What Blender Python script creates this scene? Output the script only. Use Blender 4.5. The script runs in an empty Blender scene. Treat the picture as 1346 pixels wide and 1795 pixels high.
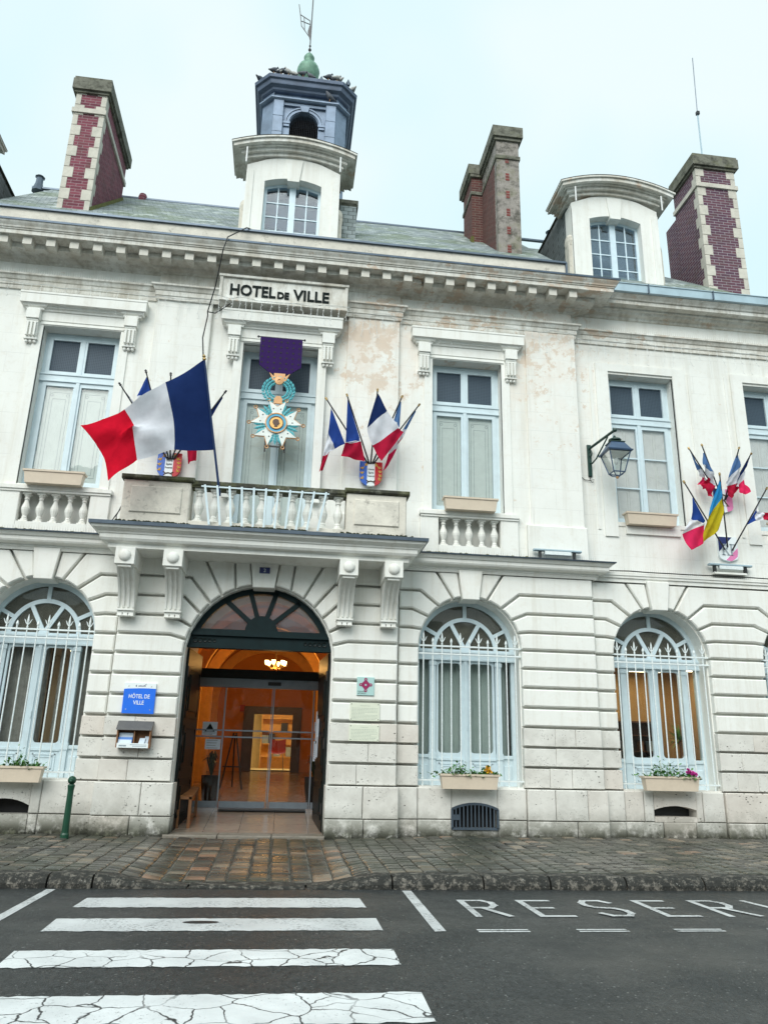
import bpy, math, random
from mathutils import Vector, Matrix
R_ = math.radians
rnd = random.Random(11)
sc = bpy.context.scene
COL = sc.collection

# ------------------------------------------------------------------ camera
def set_camera():
    yaw, pitch, roll = R_(7.05), R_(17.46), R_(1.41)
    f = Vector((math.sin(yaw)*math.cos(pitch), math.cos(yaw)*math.cos(pitch), math.sin(pitch)))
    r0 = Vector((math.cos(yaw), -math.sin(yaw), 0)); u0 = r0.cross(f)
    r = math.cos(roll)*r0 + math.sin(roll)*u0
    u = -math.sin(roll)*r0 + math.cos(roll)*u0
    cd = bpy.data.cameras.new('camera'); co = bpy.data.objects.new('camera', cd); COL.objects.link(co)
    m = Matrix((r, u, -f)).transposed().to_4x4(); m.translation = (0, -14.0, 1.55)
    co.matrix_world = m
    cd.sensor_fit = 'VERTICAL'; cd.sensor_height = 24.0; cd.lens = 1345.0/1795.0*24.0
    cd.clip_start = 0.1; cd.clip_end = 2000
    sc.camera = co
set_camera()

# ------------------------------------------------------------------ world: overcast sky
SUN_EL, SUN_AZ = R_(40), R_(24)        # azimuth measured from straight behind the camera, to the left
def set_world():
    w = bpy.data.worlds.new('World'); sc.world = w; w.use_nodes = True
    nt = w.node_tree; nt.nodes.clear()
    out = nt.nodes.new('ShaderNodeOutputWorld'); bg = nt.nodes.new('ShaderNodeBackground')
    sky = nt.nodes.new('ShaderNodeTexSky'); sky.sky_type = 'NISHITA'; sky.sun_disc = False
    sky.sun_elevation = SUN_EL; sky.sun_rotation = math.pi + SUN_AZ
    sky.air_density = 1.0; sky.dust_density = 3.0; sky.ozone_density = 1.0
    tc = nt.nodes.new('ShaderNodeTexCoord'); no = nt.nodes.new('ShaderNodeTexNoise')
    no.inputs['Scale'].default_value = 2.2; no.inputs['Detail'].default_value = 3.0; no.inputs['Roughness'].default_value = .5
    cr = nt.nodes.new('ShaderNodeValToRGB')
    cr.color_ramp.elements[0].position = .40; cr.color_ramp.elements[0].color = (.70, .945, 1.0, 1)
    cr.color_ramp.elements[1].position = .62; cr.color_ramp.elements[1].color = (.87, .99, 1, 1)
    mul = nt.nodes.new('ShaderNodeVectorMath'); mul.operation = 'SCALE'; mul.inputs['Scale'].default_value = 6.0
    mix = nt.nodes.new('ShaderNodeMix'); mix.data_type = 'RGBA'; mix.inputs[0].default_value = .93
    L = nt.links
    L.new(tc.outputs['Generated'], no.inputs['Vector']); L.new(no.outputs['Fac'], cr.inputs['Fac'])
    L.new(cr.outputs['Color'], mul.inputs[0]); L.new(sky.outputs['Color'], mix.inputs['A']); L.new(mul.outputs[0], mix.inputs['B'])
    L.new(mix.outputs['Result'], bg.inputs['Color']); bg.inputs['Strength'].default_value = .1
    L.new(bg.outputs[0], out.inputs['Surface'])
set_world()
def set_sun():
    ld = bpy.data.lights.new('sun', 'SUN'); ld.energy = 1.5; ld.angle = R_(45); ld.color = (1, .985, .95)
    o = bpy.data.objects.new('sun', ld); COL.objects.link(o)
    d = Vector((-math.sin(SUN_AZ)*math.cos(SUN_EL), -math.cos(SUN_AZ)*math.cos(SUN_EL), math.sin(SUN_EL)))
    o.rotation_euler = d.to_track_quat('Z', 'Y').to_euler(); o.location = (-6, -20, 30)
set_sun()
vs = sc.view_settings; vs.view_transform = 'Standard'; vs.look = 'None'; vs.gamma = 1; vs.use_curve_mapping = False
vs.exposure = 0.82

# ------------------------------------------------------------------ mesh helper
class MB:
    def __init__(s): s.v = []; s.f = []; s.m = []
    def add(s, vs, fs, mi=0):
        b = len(s.v); s.v += [tuple(p) for p in vs]; s.f += [tuple(b+i for i in f) for f in fs]; s.m += [mi]*len(fs); return s
    def box(s, x0, x1, y0, y1, z0, z1, mi=0):
        return s.add([(x0,y0,z0),(x1,y0,z0),(x1,y1,z0),(x0,y1,z0),(x0,y0,z1),(x1,y0,z1),(x1,y1,z1),(x0,y1,z1)],
            [(0,3,2,1),(4,5,6,7),(0,1,5,4),(1,2,6,5),(2,3,7,6),(3,0,4,7)], mi)
    def prism(s, poly, y0, y1, mi=0):            # poly in (x,z), counter-clockwise seen from the street
        n = len(poly)
        return s.add([(x,y0,z) for x,z in poly]+[(x,y1,z) for x,z in poly],
            [tuple(range(n)), tuple(range(2*n-1,n-1,-1))]+[(i,i+n,(i+1)%n+n,(i+1)%n) for i in range(n)], mi)
    def prism_z(s, poly, z0, z1, mi=0):          # poly in (x,y)
        n = len(poly)
        return s.add([(x,y,z0) for x,y in poly]+[(x,y,z1) for x,y in poly],
            [tuple(range(n-1,-1,-1)), tuple(range(n,2*n))]+[(i,(i+1)%n,(i+1)%n+n,i+n) for i in range(n)], mi)
    def prism_x(s, poly, x0, x1, mi=0):          # poly in (y,z)
        n = len(poly)
        return s.add([(x0,y,z) for y,z in poly]+[(x1,y,z) for y,z in poly],
            [tuple(range(n-1,-1,-1)), tuple(range(n,2*n))]+[(i,(i+1)%n,(i+1)%n+n,i+n) for i in range(n)], mi)
    def bevel_prism(s, poly, y0, y1, b, mi=0):   # stone block: front face at y0 with a chamfered rim
        n = len(poly); q = inset(poly, b)
        vs = [(x,y0,z) for x,z in q]+[(x,y0+b,z) for x,z in poly]+[(x,y1,z) for x,z in poly]
        fs = [tuple(range(n)), tuple(range(3*n-1,2*n-1,-1))]
        for k in (0, n): fs += [(i+k,i+k+n,(i+1)%n+k+n,(i+1)%n+k) for i in range(n)]
        return s.add(vs, fs, mi)
    def bbox(s, x0, x1, y0, y1, z0, z1, b=.02, mi=0):
        return s.bevel_prism([(x0,z0),(x1,z0),(x1,z1),(x0,z1)], y0, y1, b, mi)
    def sweep(s, path, prof, caps=True, mi=0):   # path in plan (x,y), running left to right; prof (out, z), out = towards the street side
        n = len(path); m = len(prof); vs = []
        for i, p in enumerate(path):
            p = Vector(p)
            d1 = (Vector(path[i])-Vector(path[i-1])).normalized() if i else None
            d2 = (Vector(path[i+1])-Vector(path[i])).normalized() if i < n-1 else None
            if d1 is None: d1 = d2
            if d2 is None: d2 = d1
            n1 = Vector((d1.y,-d1.x)); n2 = Vector((d2.y,-d2.x)); nn = (n1+n2); nn = nn/max(1e-6,nn.length)
            k = 1/max(.2, nn.dot(n1))
            for o, z in prof: vs.append((p.x+nn.x*o*k, p.y+nn.y*o*k, z))
        fs = []
        for i in range(n-1):
            for j in range(m-1):
                fs.append((i*m+j,(i+1)*m+j,(i+1)*m+j+1,i*m+j+1))
        if caps: fs += [tuple(range(m-1,-1,-1)), tuple((n-1)*m+j for j in range(m))]
        return s.add(vs, fs, mi)
    def lathe(s, prof, c=(0,0,0), seg=12, mi=0, sy=1.0):
        vs = []; m = len(prof)
        for r, z in prof:
            for k in range(seg):
                a = 2*math.pi*k/seg; vs.append((c[0]+r*math.cos(a), c[1]+r*math.sin(a)*sy, c[2]+z))
        fs = [(i*seg+k, i*seg+(k+1)%seg, (i+1)*seg+(k+1)%seg, (i+1)*seg+k) for i in range(m-1) for k in range(seg)]
        fs += [tuple(range(seg-1,-1,-1)), tuple((m-1)*seg+k for k in range(seg))]
        return s.add(vs, fs, mi)
    def tube(s, pts, r, seg=6, mi=0, closed=False):
        pts = [Vector(p) for p in pts]; n = len(pts); rs = r if isinstance(r,(list,tuple)) else [r]*n
        vs = []; ref = None
        for i in range(n):
            a = pts[i-1] if (i or closed) else pts[i]; b = pts[(i+1)%n] if (i < n-1 or closed) else pts[i]
            d = (b-a).normalized()
            if ref is None: ref = Vector((0,0,1)) if abs(d.z) < .9 else Vector((1,0,0))
            u = (ref - d*ref.dot(d)).normalized(); w = d.cross(u); ref = u
            for k in range(seg):
                t = 2*math.pi*k/seg; vs.append(pts[i]+(u*math.cos(t)+w*math.sin(t))*rs[i])
        fs = []
        for i in range(n if closed else n-1):
            j = (i+1)%n
            for k in range(seg): fs.append((i*seg+k, i*seg+(k+1)%seg, j*seg+(k+1)%seg, j*seg+k))
        if not closed: fs += [tuple(range(seg-1,-1,-1)), tuple((n-1)*seg+k for k in range(seg))]
        return s.add(vs, fs, mi)
    def bar(s, a, b, w, d, mi=0):                 # rectangular bar from a to b: width w across x/z plane, depth d in y
        a = Vector(a); b = Vector(b); t = (b-a).normalized(); n = Vector((-t.z,0,t.x))
        if n.length < 1e-4: n = Vector((1,0,0))
        n = n.normalized()*w/2; e = Vector((0,d/2,0))
        return s.add([a-n-e,a+n-e,a+n+e,a-n+e,b-n-e,b+n-e,b+n+e,b-n+e],
            [(0,1,2,3),(7,6,5,4),(0,4,5,1),(1,5,6,2),(2,6,7,3),(3,7,4,0)], mi)
    def arc(s, xc, zc, r0, r1, a0, a1, y0, y1, n=16, mi=0):   # ring sector, solid
        vs = []; fs = []
        for i in range(n+1):
            a = a0+(a1-a0)*i/n; c, sn = math.cos(a), math.sin(a)
            vs += [(xc+r0*c,y0,zc+r0*sn),(xc+r1*c,y0,zc+r1*sn),(xc+r1*c,y1,zc+r1*sn),(xc+r0*c,y1,zc+r0*sn)]
        for i in range(n):
            b = i*4
            for k in range(4): fs.append((b+k,b+(k+1)%4,b+4+(k+1)%4,b+4+k))
        fs += [(0,3,2,1), tuple(n*4+k for k in range(4))]
        return s.add(vs, fs, mi)
    def ball(s, c, rx, ry, rz, seg=10, rings=6, mi=0):
        vs = []; fs = []
        for i in range(rings+1):
            t = math.pi*i/rings
            for k in range(seg):
                p = 2*math.pi*k/seg; vs.append((c[0]+rx*math.sin(t)*math.cos(p), c[1]+ry*math.sin(t)*math.sin(p), c[2]-rz*math.cos(t)))
        for i in range(rings):
            for k in range(seg): fs.append((i*seg+k,i*seg+(k+1)%seg,(i+1)*seg+(k+1)%seg,(i+1)*seg+k))
        return s.add(vs, fs, mi)
    def grid(s, fn, nu, nv, mi=lambda i,j:0):
        b = len(s.v)
        for i in range(nu+1):
            for j in range(nv+1): s.v.append(tuple(fn(i/nu, j/nv)))
        for i in range(nu):
            for j in range(nv):
                k = b+i*(nv+1)+j; s.f.append((k,k+nv+1,k+nv+2,k+1)); s.m.append(mi(i,j))
        return s

def inset(poly, b):
    n = len(poly); out = []
    ar = sum(poly[i][0]*poly[(i+1)%n][1]-poly[(i+1)%n][0]*poly[i][1] for i in range(n)); sg = 1 if ar > 0 else -1
    for i in range(n):
        p0, p1, p2 = Vector(poly[i-1]), Vector(poly[i]), Vector(poly[(i+1)%n])
        d1 = (p1-p0).normalized(); d2 = (p2-p1).normalized()
        n1 = Vector((-d1.y,d1.x))*sg; n2 = Vector((-d2.y,d2.x))*sg
        nn = n1+n2
        if nn.length < 1e-4: out.append(tuple(p1+n1*b)); continue
        nn.normalize(); out.append(tuple(p1+nn*(b/max(.35,nn.dot(n1)))))
    return out

def obj(name, mb, mats, parent=None, smooth=False, loc=None, kind=None):
    me = bpy.data.meshes.new(name); me.from_pydata(mb.v, [], mb.f)
    for m in (mats if isinstance(mats,(list,tuple)) else [mats]): me.materials.append(m)
    if any(mb.m): me.polygons.foreach_set('material_index', mb.m)
    if smooth: me.polygons.foreach_set('use_smooth', [True]*len(me.polygons))
    me.update()
    o = bpy.data.objects.new(name, me); COL.objects.link(o)
    if loc: o.location = loc
    if parent: o.parent = parent
    if kind: o['kind'] = kind
    return o
def tag(o, label, cat, group=None):
    o['label'] = label; o['category'] = cat
    if group: o['group'] = group
    return o
def thing(name, label, cat, loc=(0,0,0), group=None):
    o = bpy.data.objects.new(name, None); COL.objects.link(o); o.location = loc; o.empty_display_size = .1
    return tag(o, label, cat, group)
def empty_part(name, parent):
    o = bpy.data.objects.new(name, None); COL.objects.link(o); o.parent = parent; o.empty_display_size = .1
    return o
def share(name, src, parent, loc):                # a copy that shares its mesh
    o = src.copy(); o.name = name; COL.objects.link(o); o.parent = parent; o.location = loc; return o
def text_obj(name, txt, size, mat, loc, parent=None, sx=1.0, ext=.004, align='CENTER', rot=(math.pi/2,0,0), bold=0.0):
    cu = bpy.data.curves.new(name,'FONT'); cu.body = txt; cu.size = size; cu.extrude = ext; cu.align_x = align; cu.offset = bold
    cu.resolution_u = 3
    t = bpy.data.objects.new('tmp', cu); COL.objects.link(t)
    dg = bpy.context.evaluated_depsgraph_get(); me = bpy.data.meshes.new_from_object(t.evaluated_get(dg))
    bpy.data.objects.remove(t); bpy.data.curves.remove(cu)
    me.name = name
    M = Matrix.Translation(loc) @ Matrix.Rotation(rot[2],4,'Z') @ Matrix.Rotation(rot[0],4,'X') @ Matrix.Diagonal((sx,1,1,1))
    me.transform(M); me.materials.clear(); me.materials.append(mat)
    o = bpy.data.objects.new(name, me); COL.objects.link(o)
    if parent: o.parent = parent
    return o

# ------------------------------------------------------------------ materials
class NG:
    def __init__(s, name):
        s.m = bpy.data.materials.new(name); s.m.use_nodes = True; s.t = s.m.node_tree; s.n = s.t.nodes
        s.b = s.n['Principled BSDF']; s.out = s.n['Material Output']
        s._tc = None
    def new(s, typ, **kw):
        n = s.n.new(typ)
        for k, v in kw.items(): setattr(n, k, v)
        return n
    def link(s, a, b): s.t.links.new(a, b)
    def tc(s):
        if s._tc is None: s._tc = s.new('ShaderNodeTexCoord')
        return s._tc.outputs['Object']
    def noise(s, scale, detail=4, rough=.6, stretch=None, vec=None):
        n = s.new('ShaderNodeTexNoise'); n.inputs['Scale'].default_value = scale; n.inputs['Detail'].default_value = detail; n.inputs['Roughness'].default_value = rough
        v = vec or s.tc()
        if stretch:
            mp = s.new('ShaderNodeMapping'); mp.inputs['Scale'].default_value = stretch; s.link(v, mp.inputs['Vector']); v = mp.outputs['Vector']
        s.link(v, n.inputs['Vector']); return n.outputs['Fac']
    def voro(s, scale, feature='F1', stretch=None, rnd_=1.0):
        n = s.new('ShaderNodeTexVoronoi', feature=feature); n.inputs['Scale'].default_value = scale; n.inputs['Randomness'].default_value = rnd_
        v = s.tc()
        if stretch:
            mp = s.new('ShaderNodeMapping'); mp.inputs['Scale'].default_value = stretch; s.link(v, mp.inputs['Vector']); v = mp.outputs['Vector']
        s.link(v, n.inputs['Vector']); return n.outputs['Distance']
    def ramp(s, fac, lo, hi, a=0.0, b=1.0):
        n = s.new('ShaderNodeMapRange'); n.inputs['From Min'].default_value = lo; n.inputs['From Max'].default_value = hi
        n.inputs['To Min'].default_value = a; n.inputs['To Max'].default_value = b; n.clamp = True
        s.link(fac, n.inputs['Value']); return n.outputs['Result']
    def math(s, op, a, b):
        n = s.new('ShaderNodeMath', operation=op)
        for i, v in enumerate((a, b)):
            if isinstance(v,(int,float)): n.inputs[i].default_value = v
            else: s.link(v, n.inputs[i])
        return n.outputs[0]
    def mix(s, fac, a, b):
        n = s.new('ShaderNodeMix', data_type='RGBA')
        for i, v in ((0,fac),('A',a),('B',b)):
            sock = n.inputs[i] if i == 0 else [q for q in n.inputs if q.name == i and q.type == 'RGBA'][0]
            if isinstance(v,(int,float)): sock.default_value = v
            elif isinstance(v,(tuple,list)): sock.default_value = (*v[:3],1)
            else: s.link(v, sock)
        return [q for q in n.outputs if q.type == 'RGBA'][0]
    def xyz(s):
        n = s.new('ShaderNodeSeparateXYZ'); s.link(s.tc(), n.inputs[0]); return n.outputs
    def rand(s):
        return s.new('ShaderNodeObjectInfo').outputs['Random']
    def bump(s, h, strength=.3, dist=.02, prev=None):
        n = s.new('ShaderNodeBump'); n.inputs['Strength'].default_value = strength; n.inputs['Distance'].default_value = dist
        s.link(h, n.inputs['Height'])
        if prev: s.link(prev, n.inputs['Normal'])
        s.link(n.outputs[0], s.b.inputs['Normal']); return n.outputs[0]
    def set(s, col=None, rough=.7, metal=0.0, spec=None):
        if col is not None:
            if isinstance(col,(tuple,list)): s.b.inputs['Base Color'].default_value = (*col[:3],1)
            else: s.link(col, s.b.inputs['Base Color'])
        if isinstance(rough,(int,float)): s.b.inputs['Roughness'].default_value = rough
        else: s.link(rough, s.b.inputs['Roughness'])
        s.b.inputs['Metallic'].default_value = metal
        if spec is not None: s.b.inputs['Specular IOR Level'].default_value = spec
        return s.m
def sc_(c, k): return tuple(min(1,x*k) for x in c)
def simple(name, col, rough=.6, metal=0.0, var=.12, scale=8, bump=0.0, bscale=60, rand=0.0, spec=None):
    g = NG(name); c = g.mix(g.ramp(g.noise(scale), .3, .7), sc_(col,1-var), sc_(col,1+var))
    if rand: c = g.mix(g.ramp(g.rand(),0,1,0,rand), c, sc_(col,.45))
    if bump: g.bump(g.noise(bscale,3), bump, .01)
    return g.set(c, rough, metal, spec)

PAINT = (.84,.845,.80)
def m_paint(name='painted_stone', peel=True, courses=True):
    g = NG(name); x, y, z = g.xyz()
    base = g.mix(g.ramp(g.noise(1.1,5), .35, .7), PAINT, sc_(PAINT,.93))
    base = g.mix(g.ramp(g.noise(7,6,.75), .52, .78, 0, .5), base, (.66,.61,.52))
    streak = g.ramp(g.noise(1.0,6,.68,(5,5,.30)), .50, .72, 0, .48)
    base = g.mix(streak, base, (.60,.57,.49))
    if peel:
        w = g.math('MULTIPLY', g.ramp(z, 6.9, 10.0), g.math('MAXIMUM', g.math('MULTIPLY', g.ramp(x,.5,.9), g.ramp(x,2.4,1.9,0,1.35)), g.math('MULTIPLY', g.ramp(x,.2,1.3), g.ramp(x,8.2,5.6,0,.9))))
        base = g.mix(g.math('MULTIPLY', w, g.ramp(g.noise(1.3,6,.7), .40, .62, 0, .55)), base, (.74,.62,.52))
        nn = g.math('ADD', g.noise(2.9,8,.74), g.math('MULTIPLY', w, .145))
        peelm = g.ramp(nn, .645, .70, 0, .75)
        base = g.mix(peelm, base, g.mix(g.noise(5), (.60,.46,.35), (.70,.60,.49)))
        g.bump(peelm, .25, .01)
    if courses:
        br = g.new('ShaderNodeTexBrick'); mp = g.new('ShaderNodeMapping'); mp.inputs['Rotation'].default_value = (math.pi/2,0,0)
        g.link(g.tc(), mp.inputs['Vector']); g.link(mp.outputs['Vector'], br.inputs['Vector'])
        br.inputs['Scale'].default_value = 1.0; br.inputs['Mortar Size'].default_value = .006; br.inputs['Brick Width'].default_value = .95; br.inputs['Row Height'].default_value = .42
        br.inputs['Mortar Smooth'].default_value = .6
        base = g.mix(g.math('MULTIPLY', br.outputs['Fac'], g.ramp(g.noise(1.7,3),.35,.65,.15,.6)), base, sc_(PAINT,.72))
        h = g.math('ADD', g.math('MULTIPLY', br.outputs['Fac'], -1), g.math('MULTIPLY', g.noise(14,4), .35))
        g.bump(h, .25, .012)
    else:
        g.bump(g.noise(11,5), .22, .012)
    return g.set(base, .75, spec=.25)
def m_stone(name='bare_stone'):
    g = NG(name); x, y, z = g.xyz()
    c = g.mix(g.ramp(g.noise(2.2,6,.65), .35, .7), (.74,.73,.68), (.56,.545,.50))
    c = g.mix(g.ramp(g.rand(),.7,1,0,.4), c, (.64,.54,.46))
    c = g.mix(g.ramp(g.rand(),.0,.35,.5,0), c, (.72,.70,.65))
    pit = g.math('MULTIPLY', g.ramp(g.voro(11,stretch=(1,1,1.6)), .12, .22, 1, 0), g.ramp(g.noise(2.6,3), .55, .62))
    pit2 = g.math('MULTIPLY', g.ramp(g.voro(27,stretch=(1,1,1.5)), .12, .22, 1, 0), g.ramp(g.noise(3.6,4), .51, .60))
    pit = g.math('MAXIMUM', pit, pit2)
    c = g.mix(g.math('MULTIPLY', pit, .85), c, (.11,.10,.085))
    c = g.mix(g.ramp(g.noise(14,6,.75), .56, .76, 0, .4), c, (.36,.345,.31))
    gr = g.math('MULTIPLY', g.ramp(z, .70, .16), g.ramp(g.noise(3.3,6,.7), .33, .52))
    c = g.mix(gr, c, (.085,.088,.055))
    gr2 = g.math('MULTIPLY', g.ramp(z, .36, .17), g.ramp(g.noise(9,5,.7), .36, .50))
    c = g.mix(gr2, c, (.03,.03,.022))
    h = g.math('SUBTRACT', g.math('MULTIPLY', g.noise(9,6,.65), .6), pit)
    g.bump(h, .7, .02)
    return g.set(c, .8, spec=.25)
def crack_net(g):                                 # one crack pattern shared by the road and its paint
    nz = g.new('ShaderNodeTexNoise'); nz.inputs['Scale'].default_value = 3; nz.inputs['Detail'].default_value = 4; g.link(g.tc(), nz.inputs['Vector'])
    sc2 = g.new('ShaderNodeVectorMath', operation='SCALE'); sc2.inputs['Scale'].default_value = .22; g.link(nz.outputs['Color'], sc2.inputs[0])
    mp = g.new('ShaderNodeVectorMath', operation='ADD'); g.link(g.tc(), mp.inputs[0]); g.link(sc2.outputs[0], mp.inputs[1])
    v = g.new('ShaderNodeTexVoronoi', feature='DISTANCE_TO_EDGE'); v.inputs['Scale'].default_value = 3.4; g.link(mp.outputs[0], v.inputs['Vector'])
    return v.outputs['Distance']
def m_asphalt():
    g = NG('asphalt'); x, y, z = g.xyz()
    n1 = g.noise(26,5,.85,(1,.45,1)); n2 = g.noise(.8,5)
    c = g.mix(g.ramp(n1,.38,.62), (.007,.009,.009), (.050,.055,.056))
    c = g.mix(g.ramp(n2,.35,.7,0,.6), c, (.018,.021,.020))
    c = g.mix(g.ramp(g.noise(.35,4,.6,(.25,1.6,1)),.50,.66,0,.45), c, (.050,.053,.050))
    for s_, t0, am in ((13,.13,1.0),(24,.17,.8)):
        sp = g.math('MULTIPLY', g.ramp(g.voro(s_),t0-.07,t0+.03,1,0), g.ramp(g.noise(s_*.7,2),.50,.56,0,am)); c = g.mix(sp, c, (.26,.265,.255))
    cr = g.math('MULTIPLY', g.ramp(crack_net(g), .006, .016, 1, 0), g.math('MULTIPLY', g.ramp(g.noise(1.1,2),.42,.52), g.math('MULTIPLY', g.ramp(y,-6.6,-7.0), g.ramp(x,1.6,1.1))))
    c = g.mix(g.math('MULTIPLY', cr, .8), c, (.006,.006,.006))
    h = g.math('ADD', g.noise(80,4,.7), g.math('MULTIPLY', g.voro(60),.6)); g.bump(h, .7, .010)
    return g.set(c, g.ramp(g.noise(1.3,5),.35,.65,.34,.58), spec=.45)
def m_marking(name, crack, wear):
    g = NG(name)
    dist = crack_net(g)
    mask = g.math('MULTIPLY', g.ramp(dist, .012, .028, 1, 0), g.ramp(g.noise(1.1,2), .35, .45)) if crack else None
    ch = g.ramp(g.noise(30,6,.8), .58-wear*.1, .66-wear*.1, 0, .85)
    ch = g.math('MULTIPLY', ch, g.ramp(g.noise(2.4,3), .40, .60))
    m = g.math('MAXIMUM', mask, ch) if crack else ch
    wb = 1.0 if crack else .80
    white = g.mix(g.ramp(g.noise(2,5),.3,.7), sc_((.80,.82,.82),wb), sc_((.64,.66,.66),wb*.92))
    c = g.mix(m, white, (.035,.036,.036)); g.bump(g.math('SUBTRACT', g.noise(90,3), m), .3, .006)
    return g.set(c, .5)
def m_sett():
    g = NG('paving_sett'); r = g.rand()
    n = g.new('ShaderNodeValToRGB'); e = n.color_ramp.elements
    e[0].position = 0; e[0].color = (.035,.034,.030,1); e[1].position = 1; e[1].color = (.30,.15,.09,1)
    for p, c in ((.3,(.066,.062,.052,1)),(.55,(.125,.118,.098,1)),(.70,(.062,.063,.056,1)),(.86,(.24,.20,.15,1))):
        q = e.new(p); q.color = c
    nz = g.new('ShaderNodeTexNoise'); nz.inputs['Scale'].default_value = .9; g.link(g.tc(), nz.inputs['Vector'])
    at = g.new('ShaderNodeAttribute', attribute_name='tone'); g.link(at.outputs['Fac'], n.inputs['Fac'])
    c = g.mix(g.ramp(g.noise(7,5,.7),.35,.7,0,.4), n.outputs['Color'], (.06,.055,.045))
    c = g.mix(g.ramp(nz.outputs['Fac'],.42,.62,0,.7), c, (.040,.045,.030))
    g.bump(g.noise(30,5), .5, .01)
    return g.set(c, g.ramp(g.noise(3),.35,.65,.18,.45), spec=.5)
def m_brick(name, ca, cb, mort, rot=False):
    g = NG(name); br = g.new('ShaderNodeTexBrick'); mp = g.new('ShaderNodeMapping')
    x, y, z = g.xyz(); cm = g.new('ShaderNodeCombineXYZ'); g.link(g.math('ADD', x, y), cm.inputs[0]); g.link(z, cm.inputs[1])
    g.link(cm.outputs[0], br.inputs['Vector'])
    br.inputs['Scale'].default_value = 1; br.inputs['Brick Width'].default_value = .24; br.inputs['Row Height'].default_value = .075; br.inputs['Mortar Size'].default_value = .006
    br.inputs['Color1'].default_value = (*ca,1); br.inputs['Color2'].default_value = (*cb,1); br.inputs['Mortar'].default_value = (*mort,1)
    c = g.mix(g.ramp(g.noise(2.5,5,.7),.5,.75,0,.6), br.outputs['Color'], (.10,.08,.065))
    g.bump(g.math('SUBTRACT', g.noise(40,3), br.outputs['Fac']), .5, .01)
    return g.set(c, .85, spec=.2)
def m_slate(name='roof_slate', moss=.6, dark=1.0):
    g = NG(name); x, y, z = g.xyz(); br = g.new('ShaderNodeTexBrick')
    cm = g.new('ShaderNodeCombineXYZ'); g.link(g.math('ADD', x, g.math('MULTIPLY', y, .31)), cm.inputs[0]); g.link(g.math('MULTIPLY', z, 1.35), cm.inputs[1]); g.link(cm.outputs[0], br.inputs['Vector'])
    br.inputs['Scale'].default_value = 1; br.inputs['Brick Width'].default_value = .22; br.inputs['Row Height'].default_value = .14; br.inputs['Mortar Size'].default_value = .007
    k = dark
    br.inputs['Color1'].default_value = (.17*k,.205*k,.21*k,1); br.inputs['Color2'].default_value = (.33*k,.38*k,.39*k,1); br.inputs['Mortar'].default_value = (.04,.05,.05,1)
    c = br.outputs['Color']
    c = g.mix(g.ramp(g.noise(.9,7,.75),.44,.58,0,moss), c, (.13,.17,.075))
    c = g.mix(g.ramp(g.noise(2.2,7,.78,(1,1,.6)),.54,.62,0,1.1*moss), c, (.60,.66,.64))
    g.bump(g.math('SUBTRACT', g.noise(30,3), br.outputs['Fac']), .6, .015)
    return g.set(c, .62, spec=.35)
def m_glass(name='window_glass', tint=(.92,.95,.94), ior=1.5, k=.7, dust_sheen=0.0, dcol=(.50,.54,.58)):
    g = NG(name); g.n.remove(g.b); tr = g.new('ShaderNodeBsdfTransparent'); gl = g.new('ShaderNodeBsdfGlossy'); fr = g.new('ShaderNodeFresnel')
    fr.inputs['IOR'].default_value = ior; tr.inputs['Color'].default_value = (*tint,1); gl.inputs['Roughness'].default_value = .015
    nz = g.noise(1.7,2); bp = g.new('ShaderNodeBump'); bp.inputs['Strength'].default_value = .06; bp.inputs['Distance'].default_value = .05; g.link(nz, bp.inputs['Height']); g.link(bp.outputs[0], gl.inputs['Normal'])
    ms = g.new('ShaderNodeMixShader'); g.link(g.math('MULTIPLY', fr.outputs[0], k), ms.inputs[0]); g.link(tr.outputs[0], ms.inputs[1]); g.link(gl.outputs[0], ms.inputs[2]); 
    last = ms.outputs[0]
    if dust_sheen:  # diffuse film over the glass: dust, plus sky reflection put in as colour
        df = g.new('ShaderNodeBsdfDiffuse'); df.inputs['Color'].default_value = (*dcol,1); m2 = g.new('ShaderNodeMixShader'); g.link(g.ramp(g.noise(4,5,.7),.3,.75,dust_sheen*.5,dust_sheen*1.5), m2.inputs[0]); g.link(last, m2.inputs[1]); g.link(df.outputs[0], m2.inputs[2]); last = m2.outputs[0]
    g.link(last, g.out.inputs['Surface'])
    return g.m
def m_cloth(name, col, tr=.35):
    g = NG(name); g.n.remove(g.b); d = g.new('ShaderNodeBsdfDiffuse'); t = g.new('ShaderNodeBsdfTranslucent'); ms = g.new('ShaderNodeMixShader'); ms.inputs[0].default_value = tr
    c = g.mix(g.ramp(g.noise(5,3),.3,.7), sc_(col,.9), sc_(col,1.06))
    g.link(c, d.inputs['Color']); g.link(c, t.inputs['Color']); g.link(d.outputs[0], ms.inputs[1]); g.link(t.outputs[0], ms.inputs[2]); g.link(ms.outputs[0], g.out.inputs['Surface'])
    return g.m
def m_emit(name, col, st):
    g = NG(name); g.n.remove(g.b); e = g.new('ShaderNodeEmission'); e.inputs['Color'].default_value = (*col,1); e.inputs['Strength'].default_value = st; g.link(e.outputs[0], g.out.inputs['Surface']); return g.m
def m_mossy(name, col, lo, hi, amt=.8):            # stone that carries moss and black lichen by its own noise shape
    g = NG(name); x, y, z = g.xyz()
    c = g.mix(g.ramp(g.noise(3,6,.7),.35,.7), col, sc_(col,.72))
    c = g.mix(g.ramp(g.noise(5,7,.75),lo,hi,0,amt), c, (.045,.045,.035))
    c = g.mix(g.ramp(g.noise(2.3,5,.7),lo+.06,hi+.1,0,.6*amt), c, (.16,.17,.07))
    g.bump(g.noise(25,5), .5, .015)
    return g.set(c, .85, spec=.2)

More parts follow.
